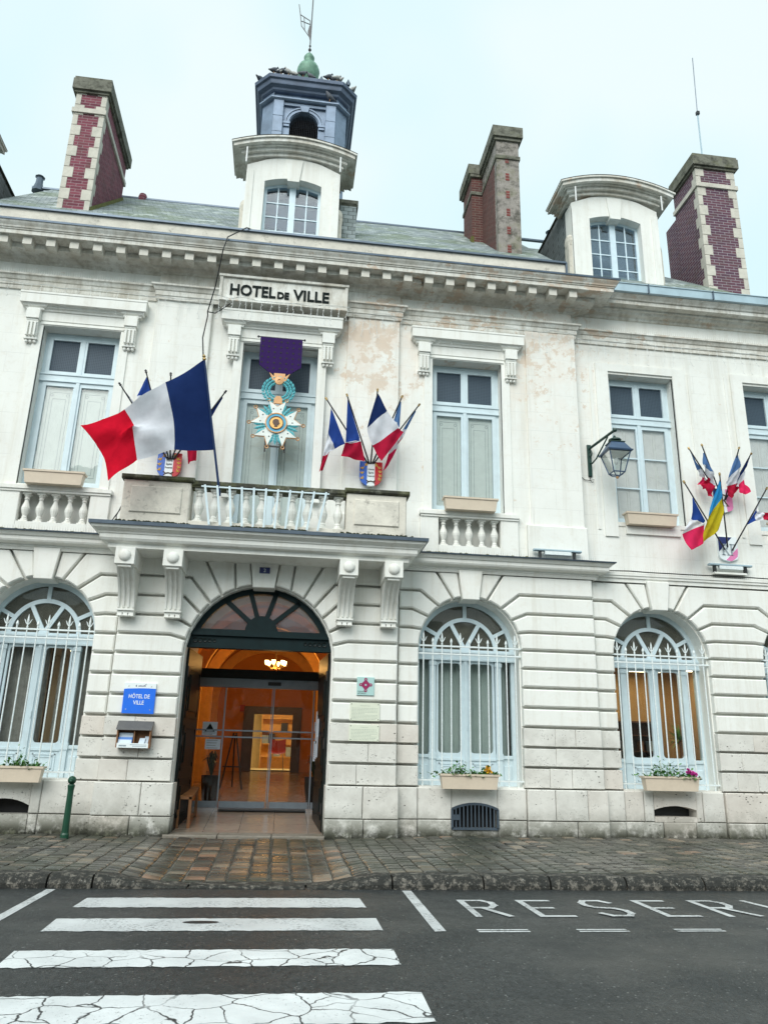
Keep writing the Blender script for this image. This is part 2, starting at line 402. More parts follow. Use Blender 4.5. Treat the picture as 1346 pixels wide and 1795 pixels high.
M = {}
M['paint'] = m_paint(); M['paint2'] = m_paint('painted_rustic_stone', False, False)
M['stone'] = m_stone()
M['trim'] = M['paint2']
def m_cornice():
    g = NG('weathered_cornice_paint'); x, y, z = g.xyz(); C = sc_(PAINT,.95)
    c = g.mix(g.ramp(g.noise(1.6,6,.65),.38,.66), C, (.58,.55,.48))
    c = g.mix(g.ramp(g.noise(2.2,6,.7,(3,3,.8)),.46,.68,0,.7), c, (.38,.35,.29))
    w = g.math('MULTIPLY', g.ramp(x,.2,1.6), g.ramp(x,9.5,6.5))
    nn = g.math('ADD', g.noise(2.4,8,.72,(.8,1,1.4)), g.math('MULTIPLY', w, .11)); pm = g.ramp(nn,.64,.68,0,.85)
    c = g.mix(pm, c, g.mix(g.noise(6), (.50,.37,.27), (.62,.52,.42)))
    c = g.mix(g.ramp(g.noise(30,4,.7),.60,.74,0,.5), c, (.22,.20,.17))
    g.bump(g.noise(14,5), .3, .012); return g.set(c, .8, spec=.2)
M['corn'] = m_cornice()
M['asphalt'] = m_asphalt(); M['zebra1'] = m_marking('zebra_paint_worn', False, .6); M['zebra2'] = m_marking('zebra_paint_cracked', True, .1); M['line'] = m_marking('line_paint', False, .9)
M['sett'] = m_sett(); M['grout'] = simple('sand_joint', (.065,.062,.05), .9, var=.4, scale=6, bump=.4)
def m_kerb():
    g = NG('kerb_stone'); x, y, z = g.xyz(); nm = g.new('ShaderNodeSeparateXYZ'); ge = g.new('ShaderNodeNewGeometry'); g.link(ge.outputs['Normal'], nm.inputs[0])
    c = g.mix(g.ramp(g.noise(4,6,.7),.35,.7), (.19,.175,.15), (.12,.11,.09))
    lich = g.ramp(g.noise(11,7,.78),.40,.49,0,.95)
    c = g.mix(lich, c, (.016,.017,.015))
    c = g.mix(g.ramp(g.noise(45,4,.7),.62,.70,0,.8), c, (.42,.42,.38))
    g.bump(g.noise(22,6,.7), .8, .02); return g.set(c, .7, spec=.35)
M['kerb'] = m_kerb()
M['kerbtop'] = m_mossy('threshold_stone', (.24,.215,.18), .52, .68, .6)
M['mossy'] = m_mossy('mossy_coping', (.22,.22,.18), .38, .52, .95)
M['balc'] = m_mossy('balcony_stone', (.76,.72,.63), .57, .73, .75)
M['brick_red'] = m_brick('red_brick', (.25,.075,.10), (.15,.045,.065), (.34,.25,.26))
M['brick_pur'] = m_brick('purple_brick', (.105,.055,.085), (.15,.07,.09), (.36,.34,.36))
M['brick_old'] = m_brick('old_brick', (.15,.06,.052), (.10,.045,.042), (.22,.18,.155))
M['quoin'] = m_mossy('quoin_stone', (.66,.63,.55), .60, .74, .6)
M['cap'] = m_mossy('chimney_cap', (.22,.22,.18), .46, .62, .8)
M['slate'] = m_slate(); M['slate_dark'] = m_slate('cheek_slate', .05, .55)
M['zinc'] = simple('zinc_sheet', (.10,.13,.165), .42, .6, .2, 3)
M['zinc_pale'] = simple('zinc_gutter', (.42,.54,.60), .45, .35, .12, 3)
M['leadblue'] = simple('lead_cladding', (.20,.265,.36), .5, .2, .25, 2.5, .15, 12)
M['black'] = simple('black_metal', (.015,.017,.018), .5)
M['frame'] = simple('pale_blue_paint', (.60,.715,.76), .45, 0, .06, 5)
M['grille'] = simple('grille_paint', (.74,.80,.80), .4, 0, .12, 30)
M['white'] = simple('white_paint', (.78,.79,.78), .5, 0, .05)
M['glass'] = m_glass(); M['glass_up'] = m_glass('upper_glass', (.97,.98,.98)); M['glass_door'] = m_glass('door_glass', (.93,.92,.90), 1.5, .8); M['glass_fan'] = m_glass('dusty_sheen_fanlight_glass', (.60,.62,.66), 1.5, 1.3, .13); M['glass_fan2'] = m_glass('dusty_sheen_window_fanlight', (.80,.80,.76), 1.5, 1.0, .10, (.50,.49,.42)); M['glass_dorm'] = m_glass('dormer_glass', (.85,.92,.97), 1.5, .35, .02)
def m_mesh():
    g = NG('wire_mesh_screen'); w = g.new('ShaderNodeTexBrick'); mp = g.new('ShaderNodeMapping'); mp.inputs['Rotation'].default_value = (math.pi/2,0,0); g.link(g.tc(), mp.inputs['Vector']); g.link(mp.outputs[0], w.inputs['Vector'])
    w.offset = 0; w.inputs['Brick Width'].default_value = .035; w.inputs['Row Height'].default_value = .035; w.inputs['Mortar Size'].default_value = .006; w.inputs['Scale'].default_value = 1
    w.inputs['Color1'].default_value = (.016,.036,.058,1); w.inputs['Color2'].default_value = (.020,.042,.066,1); w.inputs['Mortar'].default_value = (.045,.075,.105,1)
    return g.set(w.outputs['Color'], .6)
M['mesh'] = m_mesh()
M['shutter'] = simple('inner_shutter_paint', (.74,.80,.75), .6, 0, .05); M['shutter2'] = simple('pale_shutter', (.80,.80,.77), .6, 0, .06)
M['shline'] = simple('shutter_line', (.40,.46,.45), .6)
def m_curtain():
    g = NG('curtain_cloth'); return g.set(g.mix(g.noise(3), (.50,.56,.54), (.66,.70,.67)), .9)
M['curtain'] = m_curtain(); M['curtain2'] = simple('net_curtain', (.40,.36,.335), .9, 0, .2); M['drape'] = simple('brown_drape', (.10,.045,.03), .9)
M['dark'] = simple('dark_void', (.012,.012,.013), .8)
M['door'] = simple('dark_green_paint', (.004,.016,.018), .45, 0, .2, 6, spec=.18)
M['leaf'] = simple('old_door_paint', (.007,.011,.010), .4, 0, .3, 6, spec=.25)
M['alu'] = simple('brushed_aluminium', (.26,.30,.34), .38, .7, .08)
M['room'] = simple('ochre_plaster', (.52,.215,.045), .8, 0, .10, 3)
M['roomwhite'] = simple('pale_plaster', (.62,.60,.56), .85, 0, .1, 2)
M['arch_in'] = simple('arch_plaster', (.72,.40,.11), .7)
M['tile'] = None
def m_tile():
    g = NG('floor_tile'); br = g.new('ShaderNodeTexBrick'); g.link(g.tc(), br.inputs['Vector']); br.offset = 0
    br.inputs['Scale'].default_value = 1; br.inputs['Brick Width'].default_value = .6; br.inputs['Row Height'].default_value = .6; br.inputs['Mortar Size'].default_value = .006
    br.inputs['Color1'].default_value = (.30,.24,.19,1); br.inputs['Color2'].default_value = (.34,.28,.22,1); br.inputs['Mortar'].default_value = (.14,.12,.10,1)
    c = g.mix(g.ramp(g.noise(6,5,.7,(1,2.5,1)),.5,.7,0,.5), br.outputs['Color'], (.18,.13,.10)); return g.set(c, .16, spec=.5)
M['tile'] = m_tile()
M['blue'] = m_cloth('flag_blue', (.035,.085,.36)); M['navy'] = m_cloth('flag_navy', (.020,.042,.15), .45); M['fwhite'] = m_cloth('flag_white', (.80,.82,.88)); M['red'] = m_cloth('flag_red', (.70,.012,.035)); M['pink'] = m_cloth('flag_faded_red', (.78,.035,.13)); M['crim'] = m_cloth('flag_crimson', (.52,.02,.06))
M['palblue'] = m_cloth('flag_pale_blue', (.12,.24,.50)); M['ua_b'] = m_cloth('flag_sky_blue', (.04,.32,.68)); M['ua_y'] = m_cloth('flag_yellow', (.60,.50,.03))
M['pole'] = simple('blue_pole_paint', (.02,.045,.13), .35); M['pole_d'] = simple('dark_staff', (.03,.03,.035), .4); M['brass'] = simple('brass', (.40,.28,.12), .35, .8)
M['lamp'] = simple('lamp_green_paint', (.012,.045,.035), .35); M['lampblue'] = simple('lamp_roof_paint', (.05,.09,.16), .3)
M['boll'] = simple('bollard_green', (.006,.055,.028), .35)
M['planter'] = simple('beige_plastic', (.66,.56,.44), .5, 0, .05); M['soil'] = simple('soil', (.04,.03,.022), .95)
def m_leaf(n, a, b):
    g = NG(n); return g.set(g.mix(g.noise(25,2), a, b), .5)
M['green'] = m_leaf('plant_leaf', (.045,.16,.03), (.10,.26,.05)); M['yellow'] = simple('yellow_petal', (.80,.48,.03), .6); M['magenta'] = simple('magenta_petal', (.62,.05,.36), .6); M['darkleaf'] = m_leaf('dark_leaf', (.01,.03,.012), (.02,.05,.02))
M['signblue'] = simple('sign_blue', (.012,.155,.78), .35, 0, .03); M['signwhite'] = simple('sign_white', (.80,.86,.87), .35, 0, .02)
M['ink'] = simple('sign_ink', (.05,.07,.16), .5); M['inkb'] = simple('black_letter', (.006,.012,.011), .6, spec=.1)
M['aqua'] = simple('aqua_enamel', (.42,.62,.60), .3, 0, .04); M['mag'] = simple('plum_enamel', (.30,.02,.10), .35, 0, .05)
M['cream'] = simple('cream_plaque', (.70,.73,.60), .4, 0, .03); M['plqink'] = simple('plaque_ink', (.45,.50,.42), .6)
M['wood'] = simple('brown_wood', (.22,.095,.035), .55, 0, .25, 6); M['roofgrey'] = simple('grey_lid', (.10,.10,.10), .6); M['paper'] = simple('paper', (.62,.72,.82), .6, 0, .06); M['paperblue'] = simple('blue_leaflet', (.08,.24,.66), .5)
M['violet'] = simple('violet_ribbon', (.030,.009,.085), .7, 0, .06, spec=.12); M['copper'] = simple('gilt_metal', (.50,.27,.12), .4, .3, .12); M['enamelg'] = simple('green_enamel', (.10,.42,.47), .4, 0, .25, 20); M['enamelw'] = simple('white_enamel', (.72,.76,.72), .3); M['enamelb'] = simple('blue_enamel', (.06,.38,.58), .35); M['gold'] = simple('gold', (.70,.40,.12), .35, .3); M['goldd'] = simple('dark_gold', (.10,.05,.03), .5)
M['shblue'] = simple('shield_blue', (.015,.11,.52), .35); M['shnavy'] = simple('shield_navy', (.008,.018,.13), .35); M['shred'] = simple('shield_red', (.55,.02,.03), .35); M['shpink'] = simple('shield_pink', (.75,.22,.45), .35); M['shgold'] = simple('shield_gold', (.62,.36,.06), .4); M['shgrey'] = simple('shield_grey', (.32,.38,.42), .4)
M['patina'] = simple('green_patina', (.16,.30,.22), .6, .2, .3, 8); M['bird'] = simple('pigeon_grey', (.10,.11,.13), .7, 0, .5, 14); M['birdw'] = simple('pigeon_pale', (.38,.38,.36), .7, 0, .4, 14)
M['wire'] = simple('light_wire', (.70,.72,.70), .5); M['cable'] = simple('black_cable', (.012,.012,.013), .5); M['spike'] = simple('spike_steel', (.42,.43,.42), .4, .5)
M['bulb'] = m_emit('lamp_glow', (1,.62,.20), 6); M['tube'] = m_emit('ceiling_light_glow', (1,.80,.48), 5)
M['redplastic'] = simple('red_plastic', (.35,.02,.03), .4); M['dfloor'] = simple('office_floor', (.18,.12,.07), .5)

# ================================================================== SETTING: road, pavement, kerb
AX = -.45                                        # the facade's axis
def kerb_h(x):
    a = min(1, max(0, (-1.15-x)/.95)); b = min(1, max(0, (x-.52)/.85)); t = max(a, b); t = t*t*(3-2*t)
    return .03 + .115*t
def pave_z(x, y):
    t = min(1, max(0, (y+3.75)/3.75)); zw = .165 + .05*min(1, max(0, (x-1.0)/2.0))
    return kerb_h(x)*(1-t) + zw*t
road = obj('road', MB().add([(-300,-600,0),(300,-600,0),(300,-3.9,0),(-300,-3.9,0)], [(0,1,2,3)]), M['asphalt'], kind='structure')
land = obj('ground', MB().add([(-300,-3.9,-.02),(300,-3.9,-.02),(300,600,-.02),(-300,600,-.02)], [(0,1,2,3)]), M['grout'], kind='structure')
mb = MB(); mb.grid(lambda u,v: (lambda x,y:(x,y,pave_z(x,y)-.012))(-16+34*u, -3.8+4.5*v), 170, 14)
pave = obj('pavement', mb, M['grout'], kind='structure')
# kerb stones
kx = [-16,-12.5,-9.2,-6.3,-4.2,-2.52,-2.02,-.95,.42,1.45,2.57,3.41,4.39,5.42,6.6,7.9,9.3,11,13.5,16,18]
kerbs = empty_part('kerb', None); kerbs['kind'] = 'structure'
for a, b in zip(kx[:-1], kx[1:]):
    mb = MB(); n = max(2, int((b-a)/.12)); ring = []
    jit = [rnd.uniform(-.008,.008) for _ in range(n+1)]
    for i in range(n+1):
        x = a+.012+(b-a-.024)*i/n; h = kerb_h(x)+.004; e = .012 if i in (0,n) else 0; dy = jit[i]
        ring.append([(x,-4.02+e+dy,-.03),(x,-4.02+e+dy,h*.35),(x,-3.99+e+dy,h*.78-e),(x,-3.93+dy,h-e+dy*.4),(x,-3.70,h-e),(x,-3.70,-.03)])
    vs = [p for r in ring for p in r]; m = 6
    fs = [(i*m+j,(i+1)*m+j,(i+1)*m+j+1,i*m+j+1) for i in range(n) for j in range(m-1)]+[tuple(range(m-1,-1,-1)),tuple(n*m+j for j in range(m))]
    obj('kerb_stone', mb.add(vs, fs), M['kerb'], kerbs, smooth=False)
# paving setts: columns running from the kerb to the wall
def sett_geom(x0,x1,y0,y1):
    g = .010; x0 += g; x1 -= g; y0 += g; y1 -= g; b = .022; dz = rnd.uniform(-.006,.006)
    j = lambda: rnd.uniform(-.008,.008)
    P = [(x0+j(),y0+j()),(x1+j(),y0+j()),(x1+j(),y1+j()),(x0+j(),y1+j())]
    cx, cy = (x0+x1)/2, (y0+y1)/2
    lo = [(x,y,pave_z(x,y)-.03) for x,y in P]; mi = [(x,y,pave_z(x,y)-.004+dz) for x,y in P]
    hi = [(x+b*(1 if x<cx else -1), y+b*(1 if y<cy else -1), pave_z(x,y)+.008+dz+rnd.uniform(-.002,.002)) for x,y in P]
    top = [(cx,cy,pave_z(cx,cy)+.013+dz)]
    fs = [(i,(i+1)%4,(i+1)%4+4,i+4) for i in range(4)]+[(i+4,(i+1)%4+4,(i+1)%4+8,i+8) for i in range(4)]+[(8+i,8+(i+1)%4,12) for i in range(4)]
    return lo+mi+hi+top, fs
setts = []
x = -9.0
while x < 12.5:
    mid = -1.5 < x < .9
    w = rnd.uniform(.23,.28) if mid else rnd.uniform(.20,.25); y = -3.72 - rnd.uniform(0,.15)
    while y < -.02:
        l = rnd.uniform(.17,.24) if mid else rnd.uniform(.14,.21); y1 = min(y+l, .12)
        if max(y,-3.70) < y1-.06 and not (-1.85 < x+w/2 < .95 and y1 > -.08):
            yy = max(y,-3.70); tone = rnd.random()**1.3*.94
            if mid and y < -.3: tone = min(1, .12+rnd.random()**1.3*.85)
            setts.append((math.hypot((x+w/2), yy+14), sett_geom(x,x+w,yy,y1), tone))
        y = y1
    x += w
vis = lambda s: -5.2 < s[1][0][0][0] < 8.3
order = sorted([s for s in setts if vis(s)], key=lambda s:s[0]); near = order[:290]; nid = set(id(s) for s in near)
def tone_attr(o, vals):
    at = o.data.attributes.new('tone','FLOAT','FACE'); at.data.foreach_set('value', vals)
for d, (v,f), t in near:
    o = obj('sett', MB().add(v,f), M['sett'], pave); tone_attr(o, [t]*len(f))
mb = MB(); tv = []
for s in setts:
    if id(s) in nid: continue
    mb.add(*s[1]); tv += [s[2]]*len(s[1][1])
o = obj('sett_field', mb, M['sett'], pave, kind='stuff'); tone_attr(o, tv)
# threshold slab of the doorway and its sloping tiled floor
def floor_z(y): return .185 + max(0,min(1,(y-.3)/8.1))*.815
mb = MB(); 
for i in range(3): mb.bevel_prism([(-1.80+i*.885+.006,.02),(-1.80+(i+1)*.885-.006,.02),(-1.80+(i+1)*.885-.006,.20),(-1.80+i*.885+.006,.20)], -.14, .34, .015)
thr = obj('threshold', mb, M['kerbtop'], kind='structure')
mb = MB(); mb.grid(lambda u,v: (-2.6+4.3*u, .34+9.7*v, floor_z(.34+9.7*v)), 4, 30); 
obj('entrance_floor', mb, M['tile'], kind='structure')

# painted markings
def sheet(name, poly, mat, z=.004, parent=road):
    n = len(poly); return obj(name, MB().add([(x,y,z) for x,y in poly], [tuple(range(n))]), mat, parent)
def ragged(x0,x1,y0,y1,k=.016,st=.05):
    P = []; n = int((x1-x0)/st)
    for i in range(n+1): P.append((x0+(x1-x0)*i/n+(0 if i not in(0,n) else rnd.uniform(-k,k)), y0+rnd.uniform(-k,k)))
    for i in range(n,-1,-1): P.append((x0+(x1-x0)*i/n+(0 if i not in(0,n) else rnd.uniform(-k,k)), y1+rnd.uniform(-k,k)))
    return P
sheet('zebra_stripe', ragged(-1.94,1.01,-5.13,-4.60), M['zebra1'])
sheet('zebra_stripe', ragged(-1.96,1.045,-6.21,-5.68), M['zebra1'])
sheet('zebra_stripe', ragged(-1.95,1.05,-7.41,-6.90), M['zebra2'])
sheet('zebra_stripe', ragged(-1.97,1.05,-8.72,-8.11), M['zebra2'])
sheet('zebra_stripe', ragged(-1.97,1.05,-9.9,-9.32), M['zebra2'])
sheet('parking_line', [(1.52,-6.27),(1.63,-6.25),(1.66,-4.10),(1.55,-4.10)], M['line'])
sheet('parking_line', [(-2.60,-8.0),(-2.49,-8.0),(-2.39,-4.08),(-2.49,-4.08)], M['line'])
for i in range(6):
    for k in (0,1): sheet('parking_dash', [(1.93+.965*i,-6.30+.075*k),(2.42+.965*i,-6.30+.075*k),(2.42+.965*i,-6.255+.075*k),(1.93+.965*i,-6.255+.075*k)], M['line'])
sheet('road_drain_hole', [(-.62+.17*math.cos(a*.524), -5.86+.06*math.sin(a*.524)) for a in range(12)], M['black'], .007)
def stroke(name, lines, x0, w, y0, h, t):
    mb = MB(); k = 0
    for L in lines:
        P = [Vector((x0+px*w, y0+py*h)) for px,py in L]
        for a, b in zip(P[:-1],P[1:]):
            d = (b-a).normalized(); nx = Vector((-d.y,d.x)); a2 = a-d*t*.45; b2 = b+d*t*.45; zz = .004+.0006*k; k += 1
            mb.add([(*(a2-nx*t/2),zz),(*(b2-nx*t/2),zz),(*(b2+nx*t/2),zz),(*(a2+nx*t/2),zz)], [(0,1,2,3)])
    return obj(name, mb, M['line'], road)
LR = [[(.05,0),(.05,1),(.7,1),(.92,.86),(.92,.66),(.7,.5),(.05,.5)],[(.45,.5),(.95,0)]]
LE = [[(.95,1),(.05,1),(.05,0),(.95,0)],[(.05,.5),(.7,.5)]]
LS = [[(.95,.86),(.75,1),(.25,1),(.05,.84),(.05,.66),(.25,.53),(.75,.46),(.95,.32),(.95,.15),(.75,0),(.25,0),(.05,.14)]]
LV = [[(.0,1),(.5,0),(1,1)]]
for nm, ls, xx in (('R',LR,2.06),('E',LE,2.73),('S',LS,3.41),('E',LE,4.09),('R',LR,4.77),('V',LV,5.45),('E',LE,6.13)):
    stroke('painted_letter', ls, xx+.03, .36, -5.58, .86, .075)

# ================================================================== THE TOWN HALL
hall = thing('town_hall', 'pale stone town hall with arched ground floor, slate roof and blue bell turret', 'building')
YB, YC, YW = .15, 0.0, .30                       # window bays, door bay, right wing
Z = [1.0,1.37,1.72,2.07,2.42,2.78,3.13,3.47,3.81,4.16,4.52,4.92]
class Arch:
    def __init__(s, xc, R, zs, k0, J, extra, kh):
        s.xc, s.R, s.zs, s.k0, s.J, s.extra, s.kh = xc, R, zs, k0, J, extra, kh
    def joint(s, k, side):                        # -> (arch point, turn point, angle)
        if k < s.k0: return (s.xc+side*s.R, Z[k]), None, None
        if k == s.k0: return (s.xc+side*s.R, Z[k]), None, 0.0
        th, dx = s.J[k-s.k0-1]; a = R_(th)
        return (s.xc+side*s.R*math.cos(a), s.zs+s.R*math.sin(a)), (s.xc+side*dx, Z[k]), a
    def between(s, a0, a1, side, n=3):
        return [(s.xc+side*s.R*math.cos(a0+(a1-a0)*i/n), s.zs+s.R*math.sin(a0+(a1-a0)*i/n)) for i in range(1,n)]
WJ = [(19,1.13),(35,1.11),(52,.97),(70.5,.66)]
def warch(xc): return Arch(xc, .965, 3.47, 7, WJ, [], .155)
door = Arch(AX, 1.31, 3.13, 6, [(11.5,1.58),(22,1.58),(34,1.40),(45,1.31),(56,1.11)], [(67.5,.56)], .19)
aL, aR, aRR, a4 = warch(-4.35), warch(3.45), warch(7.31), warch(10.42)
aW, aV = warch(-8.21), warch(-11.32)

gwall = empty_part('ground_floor_wall', hall)
def end_pts(e, k, side):                          # polygon chain of one end between joints k and k+1, from bottom to top
    if not isinstance(e, Arch): return [(e, Z[k]), (e, Z[k+1])]
    p0, t0, a0 = e.joint(k, side); p1, t1, a1 = e.joint(k+1, side)
    ch = []
    if t0: ch.append(t0)
    ch.append(p0)
    if a0 is not None and a1 is not None: ch += e.between(a0, a1, side)
    elif a1 is not None and a1 > 0: ch += e.between(0, a1, side)
    ch.append(p1)
    if t1: ch.append(t1)
    return ch
def pier(left, right, y):
    for k in range(len(Z)-1):
        Lc = end_pts(left, k, 1); Rc = end_pts(right, k, -1)
        poly = list(Rc) + list(reversed(Lc))      # up the right end, down the left end
        poly = [p for i,p in enumerate(poly) if i == 0 or (abs(p[0]-poly[i-1][0])+abs(p[1]-poly[i-1][1])) > 1e-4]
        stone = k < 3
        if stone:
            xl = max(p[0] for p in Lc); xr = min(p[0] for p in Rc); n = max(1, round((xr-xl)/rnd.uniform(.40,.75)))
            cuts = [xl]+sorted(xl+(xr-xl)*(i+rnd.uniform(-.25,.25))/n for i in range(1,n))+[xr]
            for a, b in zip(cuts[:-1],cuts[1:]):
                g0 = .002 if a > xl else .012; g1 = .002 if b < xr else .012
                q = [(a+g0,Z[k]+.020),(b-g1,Z[k]+.020),(b-g1,Z[k+1]-.020),(a+g0,Z[k+1]-.020)]
                q = [(px+rnd.uniform(-.002,.002),pz+rnd.uniform(-.004,.004)) for px,pz in q]
                obj('stone_block', MB().bevel_prism(q, y+rnd.uniform(-.008,.006), y+.30, .010), M['stone'], gwall)
        else:
            q = inset(poly, .024)
            obj('stone_block', MB().bevel_prism(q, y+rnd.uniform(-.003,.003), y+.30, .022), M['paint2'], gwall)
pier(-6.82, aL, YB); pier(aL, -2.97, YB); pier(-2.97, door, YC); pier(door, 2.07, YC); pier(2.07, aR, YB)
pier(aR, 5.92, YB); pier(5.92, aRR, YW); pier(aRR, a4, YW); pier(aV, aW, YW); pier(aW, -6.82, YW)
def head(a, y, ktop, kbot, khalf, proud):         # voussoirs beside the keystone, and the keystone
    for s in (-1,1):
        seq = [(a.J[-1][0], a.J[-1][1])]+a.extra; kang = math.degrees(math.acos(kbot/a.R)); seq = seq+[(kang, ktop)]
        for (t0,d0),(t1,d1) in zip(seq[:-1],seq[1:]):
            a0, a1 = R_(t0), R_(t1)
            ch = [(a.xc+s*d0, Z[-1]), (a.xc+s*a.R*math.cos(a0), a.zs+a.R*math.sin(a0))]+a.between(a0,a1,s)+[(a.xc+s*a.R*math.cos(a1), a.zs+a.R*math.sin(a1)),(a.xc+s*d1, Z[-1])]
            if s < 0: ch = ch
            ch = ch if s < 0 else ch[::-1]
            q = inset(ch, .018)
            ar = sum(q[i][0]*q[(i+1)%len(q)][1]-q[(i+1)%len(q)][0]*q[i][1] for i in range(len(q)))
            if ar < 0: q = q[::-1]
            obj('voussoir', MB().bevel_prism(q, y, y+.30, .02), M['paint2'], gwall)
    zb = a.zs+a.R-.06
    obj('keystone', MB().bevel_prism([(a.xc-kbot,zb),(a.xc+kbot,zb),(a.xc+ktop,Z[-1]+.03),(a.xc-ktop,Z[-1]+.03)], y-proud, y+.35, .012), M['paint2'], gwall)
for a, y in ((aL,YB),(aR,YB),(aRR,YW),(a4,YW),(aW,YW),(aV,YW)): head(a, y, .235, .16, .16, .075)
head(door, YC, .27, .195, .2, .07)
# backing wall with arched openings (seen in the joints, in the reveals and arch soffits)
def back_bay(a, x0, x1, y, d, zb):
    mb = MB(); n = 20; yb = y+.14; y1 = y+d
    arc = [(a.xc-a.R*math.cos(math.pi*i/n), a.zs+a.R*math.sin(math.pi*i/n)) for i in range(n+1)]
    mb.box(x0, a.xc-a.R, yb, y1, zb, 5.1); mb.box(a.xc+a.R, x1, yb, y1, zb, 5.1)
    for (xa,za),(xb,zb2) in zip(arc[:-1],arc[1:]): mb.prism([(xa,za),(xb,zb2),(xb,5.1),(xa,5.1)], yb, y1)
    return obj('backing_wall', mb, M['paint2'], gwall)
back_bay(aL,-6.82,-2.96,YB,.62,0); back_bay(door,-2.96,2.06,YC,.5,0); back_bay(aR,2.07,5.9,YB,.62,0); back_bay(aRR,5.91,8.865,YW,.62,0); back_bay(a4,8.87,13,YW,.62,0); back_bay(aW,-9.765,-6.83,YW,.62,0); back_bay(aV,-13.9,-9.77,YW,.62,0)
# plinth blocks
plinth = empty_part('plinth', hall)
def plinth_run(x0, x1, y, zs=(0.0,.47,1.0), hole=None):
    for za, zb in zip(zs[:-1],zs[1:]):
        n = max(1, round((x1-x0)/rnd.uniform(.5,.8))); cuts = [x0]+sorted(x0+(x1-x0)*(i+rnd.uniform(-.25,.25))/n for i in range(1,n))+[x1]
        for a, b in zip(cuts[:-1],cuts[1:]):
            segs = [(a,b)]
            if hole and za < hole[3]-.05 and zb > hole[2]+.02:
                segs = [(a,min(b,hole[0])),(max(a,hole[1]),b)]
            for p, q in segs:
                if q-p < .04: continue
                obj('stone_block', MB().bevel_prism([(p+.005,za+.005),(q-.005,za+.005),(q-.005,zb-.005),(p+.005,zb-.005)], y+rnd.uniform(-.012,.008), y+.5, .014), M['stone'], plinth)
plinth_run(-6.82,-5.35,YB-.05); plinth_run(-5.35,-3.36,YB+.0,hole=(-4.80,-4.02,.40,.75)); plinth_run(-3.36,-2.99,YB-.05); plinth_run(-2.99,-1.70,YC-.07)
plinth_run(.83,2.10,YC-.07); plinth_run(2.10,2.46,YB-.05); plinth_run(2.46,4.44,YB+.0,hole=(3.08,3.90,.32,.76)); plinth_run(4.44,5.95,YB-.06)
plinth_run(5.95,6.33,YW-.04); plinth_run(6.33,8.29,YW+.0,hole=(6.90,7.72,.53,.76)); plinth_run(8.29,9.46,YW-.05); plinth_run(9.46,11.4,YW); plinth_run(-13.9,-9.2,YW); plinth_run(-9.2,-7.2,YW); plinth_run(-7.2,-6.84,YW-.04)
def seg_arch(x0,x1,z0,zs,zt,n=8):                 # opening outline with a segmental head
    w = (x1-x0)/2; h = zt-zs; r = (w*w+h*h)/(2*h); c = ((x0+x1)/2, zt-r); t = math.asin(w/r)
    return [(x0,z0),(x1,z0)]+[(c[0]+r*math.sin(t-2*t*i/n), c[1]+r*math.cos(t-2*t*i/n)) for i in range(n+1)]
def vent_head(x0,x1,z0,zs,zt,y,mesh):
    v = empty_part('cellar_vent', hall); P = seg_arch(x0,x1,z0,zs,zt)
    # stone around the segmental head, filling the hole left in the plinth
    top = P[2:]; mb = MB()
    for (xa,za),(xb,zb) in zip(top[:-1],top[1:]): mb.prism([(xb,zb),(xa,za),(xa,1.0),(xb,1.0)], y+.004, y+.4)
    if z0 > .47: mb.box(x0,x1,y+.003,y+.4,.47,z0)
    else: mb.box(x0,x1,y+.003,y+.4,0,z0)
    obj('lintel_stone', mb, M['stone'], v)
    obj('vent_recess', MB().prism([(x0-.1,z0-.1),(x1+.1,z0-.1),(x1+.1,zt+.1),(x0-.1,zt+.1)], y+.30, y+.34), M['dark'] if not mesh else M['black'], v)
    return v, P
vent_head(-4.80,-4.02,.46,.60,.70,YB,False)
vent_head(6.90,7.72,.56,.68,.75,YW,True)
v, P = vent_head(3.08,3.90,.33,.65,.74,YB,False)
mb = MB(); n = len(P)
Pi = inset(P,.03)
for i in range(n): mb.bar((P[i][0],YB-.02,P[i][1]),(P[(i+1)%n][0],YB-.02,P[(i+1)%n][1]),.04,.03)
obj('vent_frame', mb, M['zinc'], v)
for i in range(11):
    x = 3.08+.82*(i+1)/12; t = (x-3.49)/.41; zt = .65+.09*(1-t*t)
    obj('vent_bar', MB().box(x-.012,x+.012,YB-.03,YB-.008,.34,zt), M['zinc'], v)
obj('vent_hasp', MB().box(3.10,3.20,YB-.05,YB-.036,.47,.56), M['zinc'], v)

# ---- upper walls
uwall = empty_part('upper_wall', hall)
def wall_open(x0,x1,y,z0,z1,ops,d=.45):
    mb = MB(); xs = x0
    for (a,b,c,e) in sorted(ops):
        if a > xs: mb.box(xs,a,y,y+d,z0,z1)
        if c > z0: mb.box(a,b,y,y+d,z0,c)
        if e < z1: mb.box(a,b,y,y+d,e,z1)
        xs = b
    if xs < x1: mb.box(xs,x1,y,y+d,z0,z1)
    return mb
W1, W2, W3, W4, W5 = (-5.10,-3.62),(-1.20,.31),(2.69,4.16),(6.58,8.06),(9.70,11.18)
obj('wall_face', wall_open(-6.82,5.77,YB,5.0,11.3,[(*W1,5.42,9.45),(*W2,5.3,9.40),(*W3,5.42,9.45)]), M['paint'], uwall)
obj('wall_face', wall_open(5.77,13,YW,5.0,11.3,[(*W4,6.17,9.55),(*W5,6.17,9.55)]), M['paint'], uwall)
W6, W7 = (-8.96,-7.48),(-12.08,-10.6)
obj('wall_face', wall_open(-13.9,-6.82,YW,5.0,11.3,[(*W6,6.17,9.55),(*W7,6.17,9.55)]), M['paint'], uwall)
for xa, xb, yy in ((-2.98,-1.88,.06),(.90,1.98,.06),(4.70,5.80,.10)):
    obj('pilaster', MB().bbox(xa,xb,yy,YB+.1,5.25,10.30,.012), M['paint'], uwall)
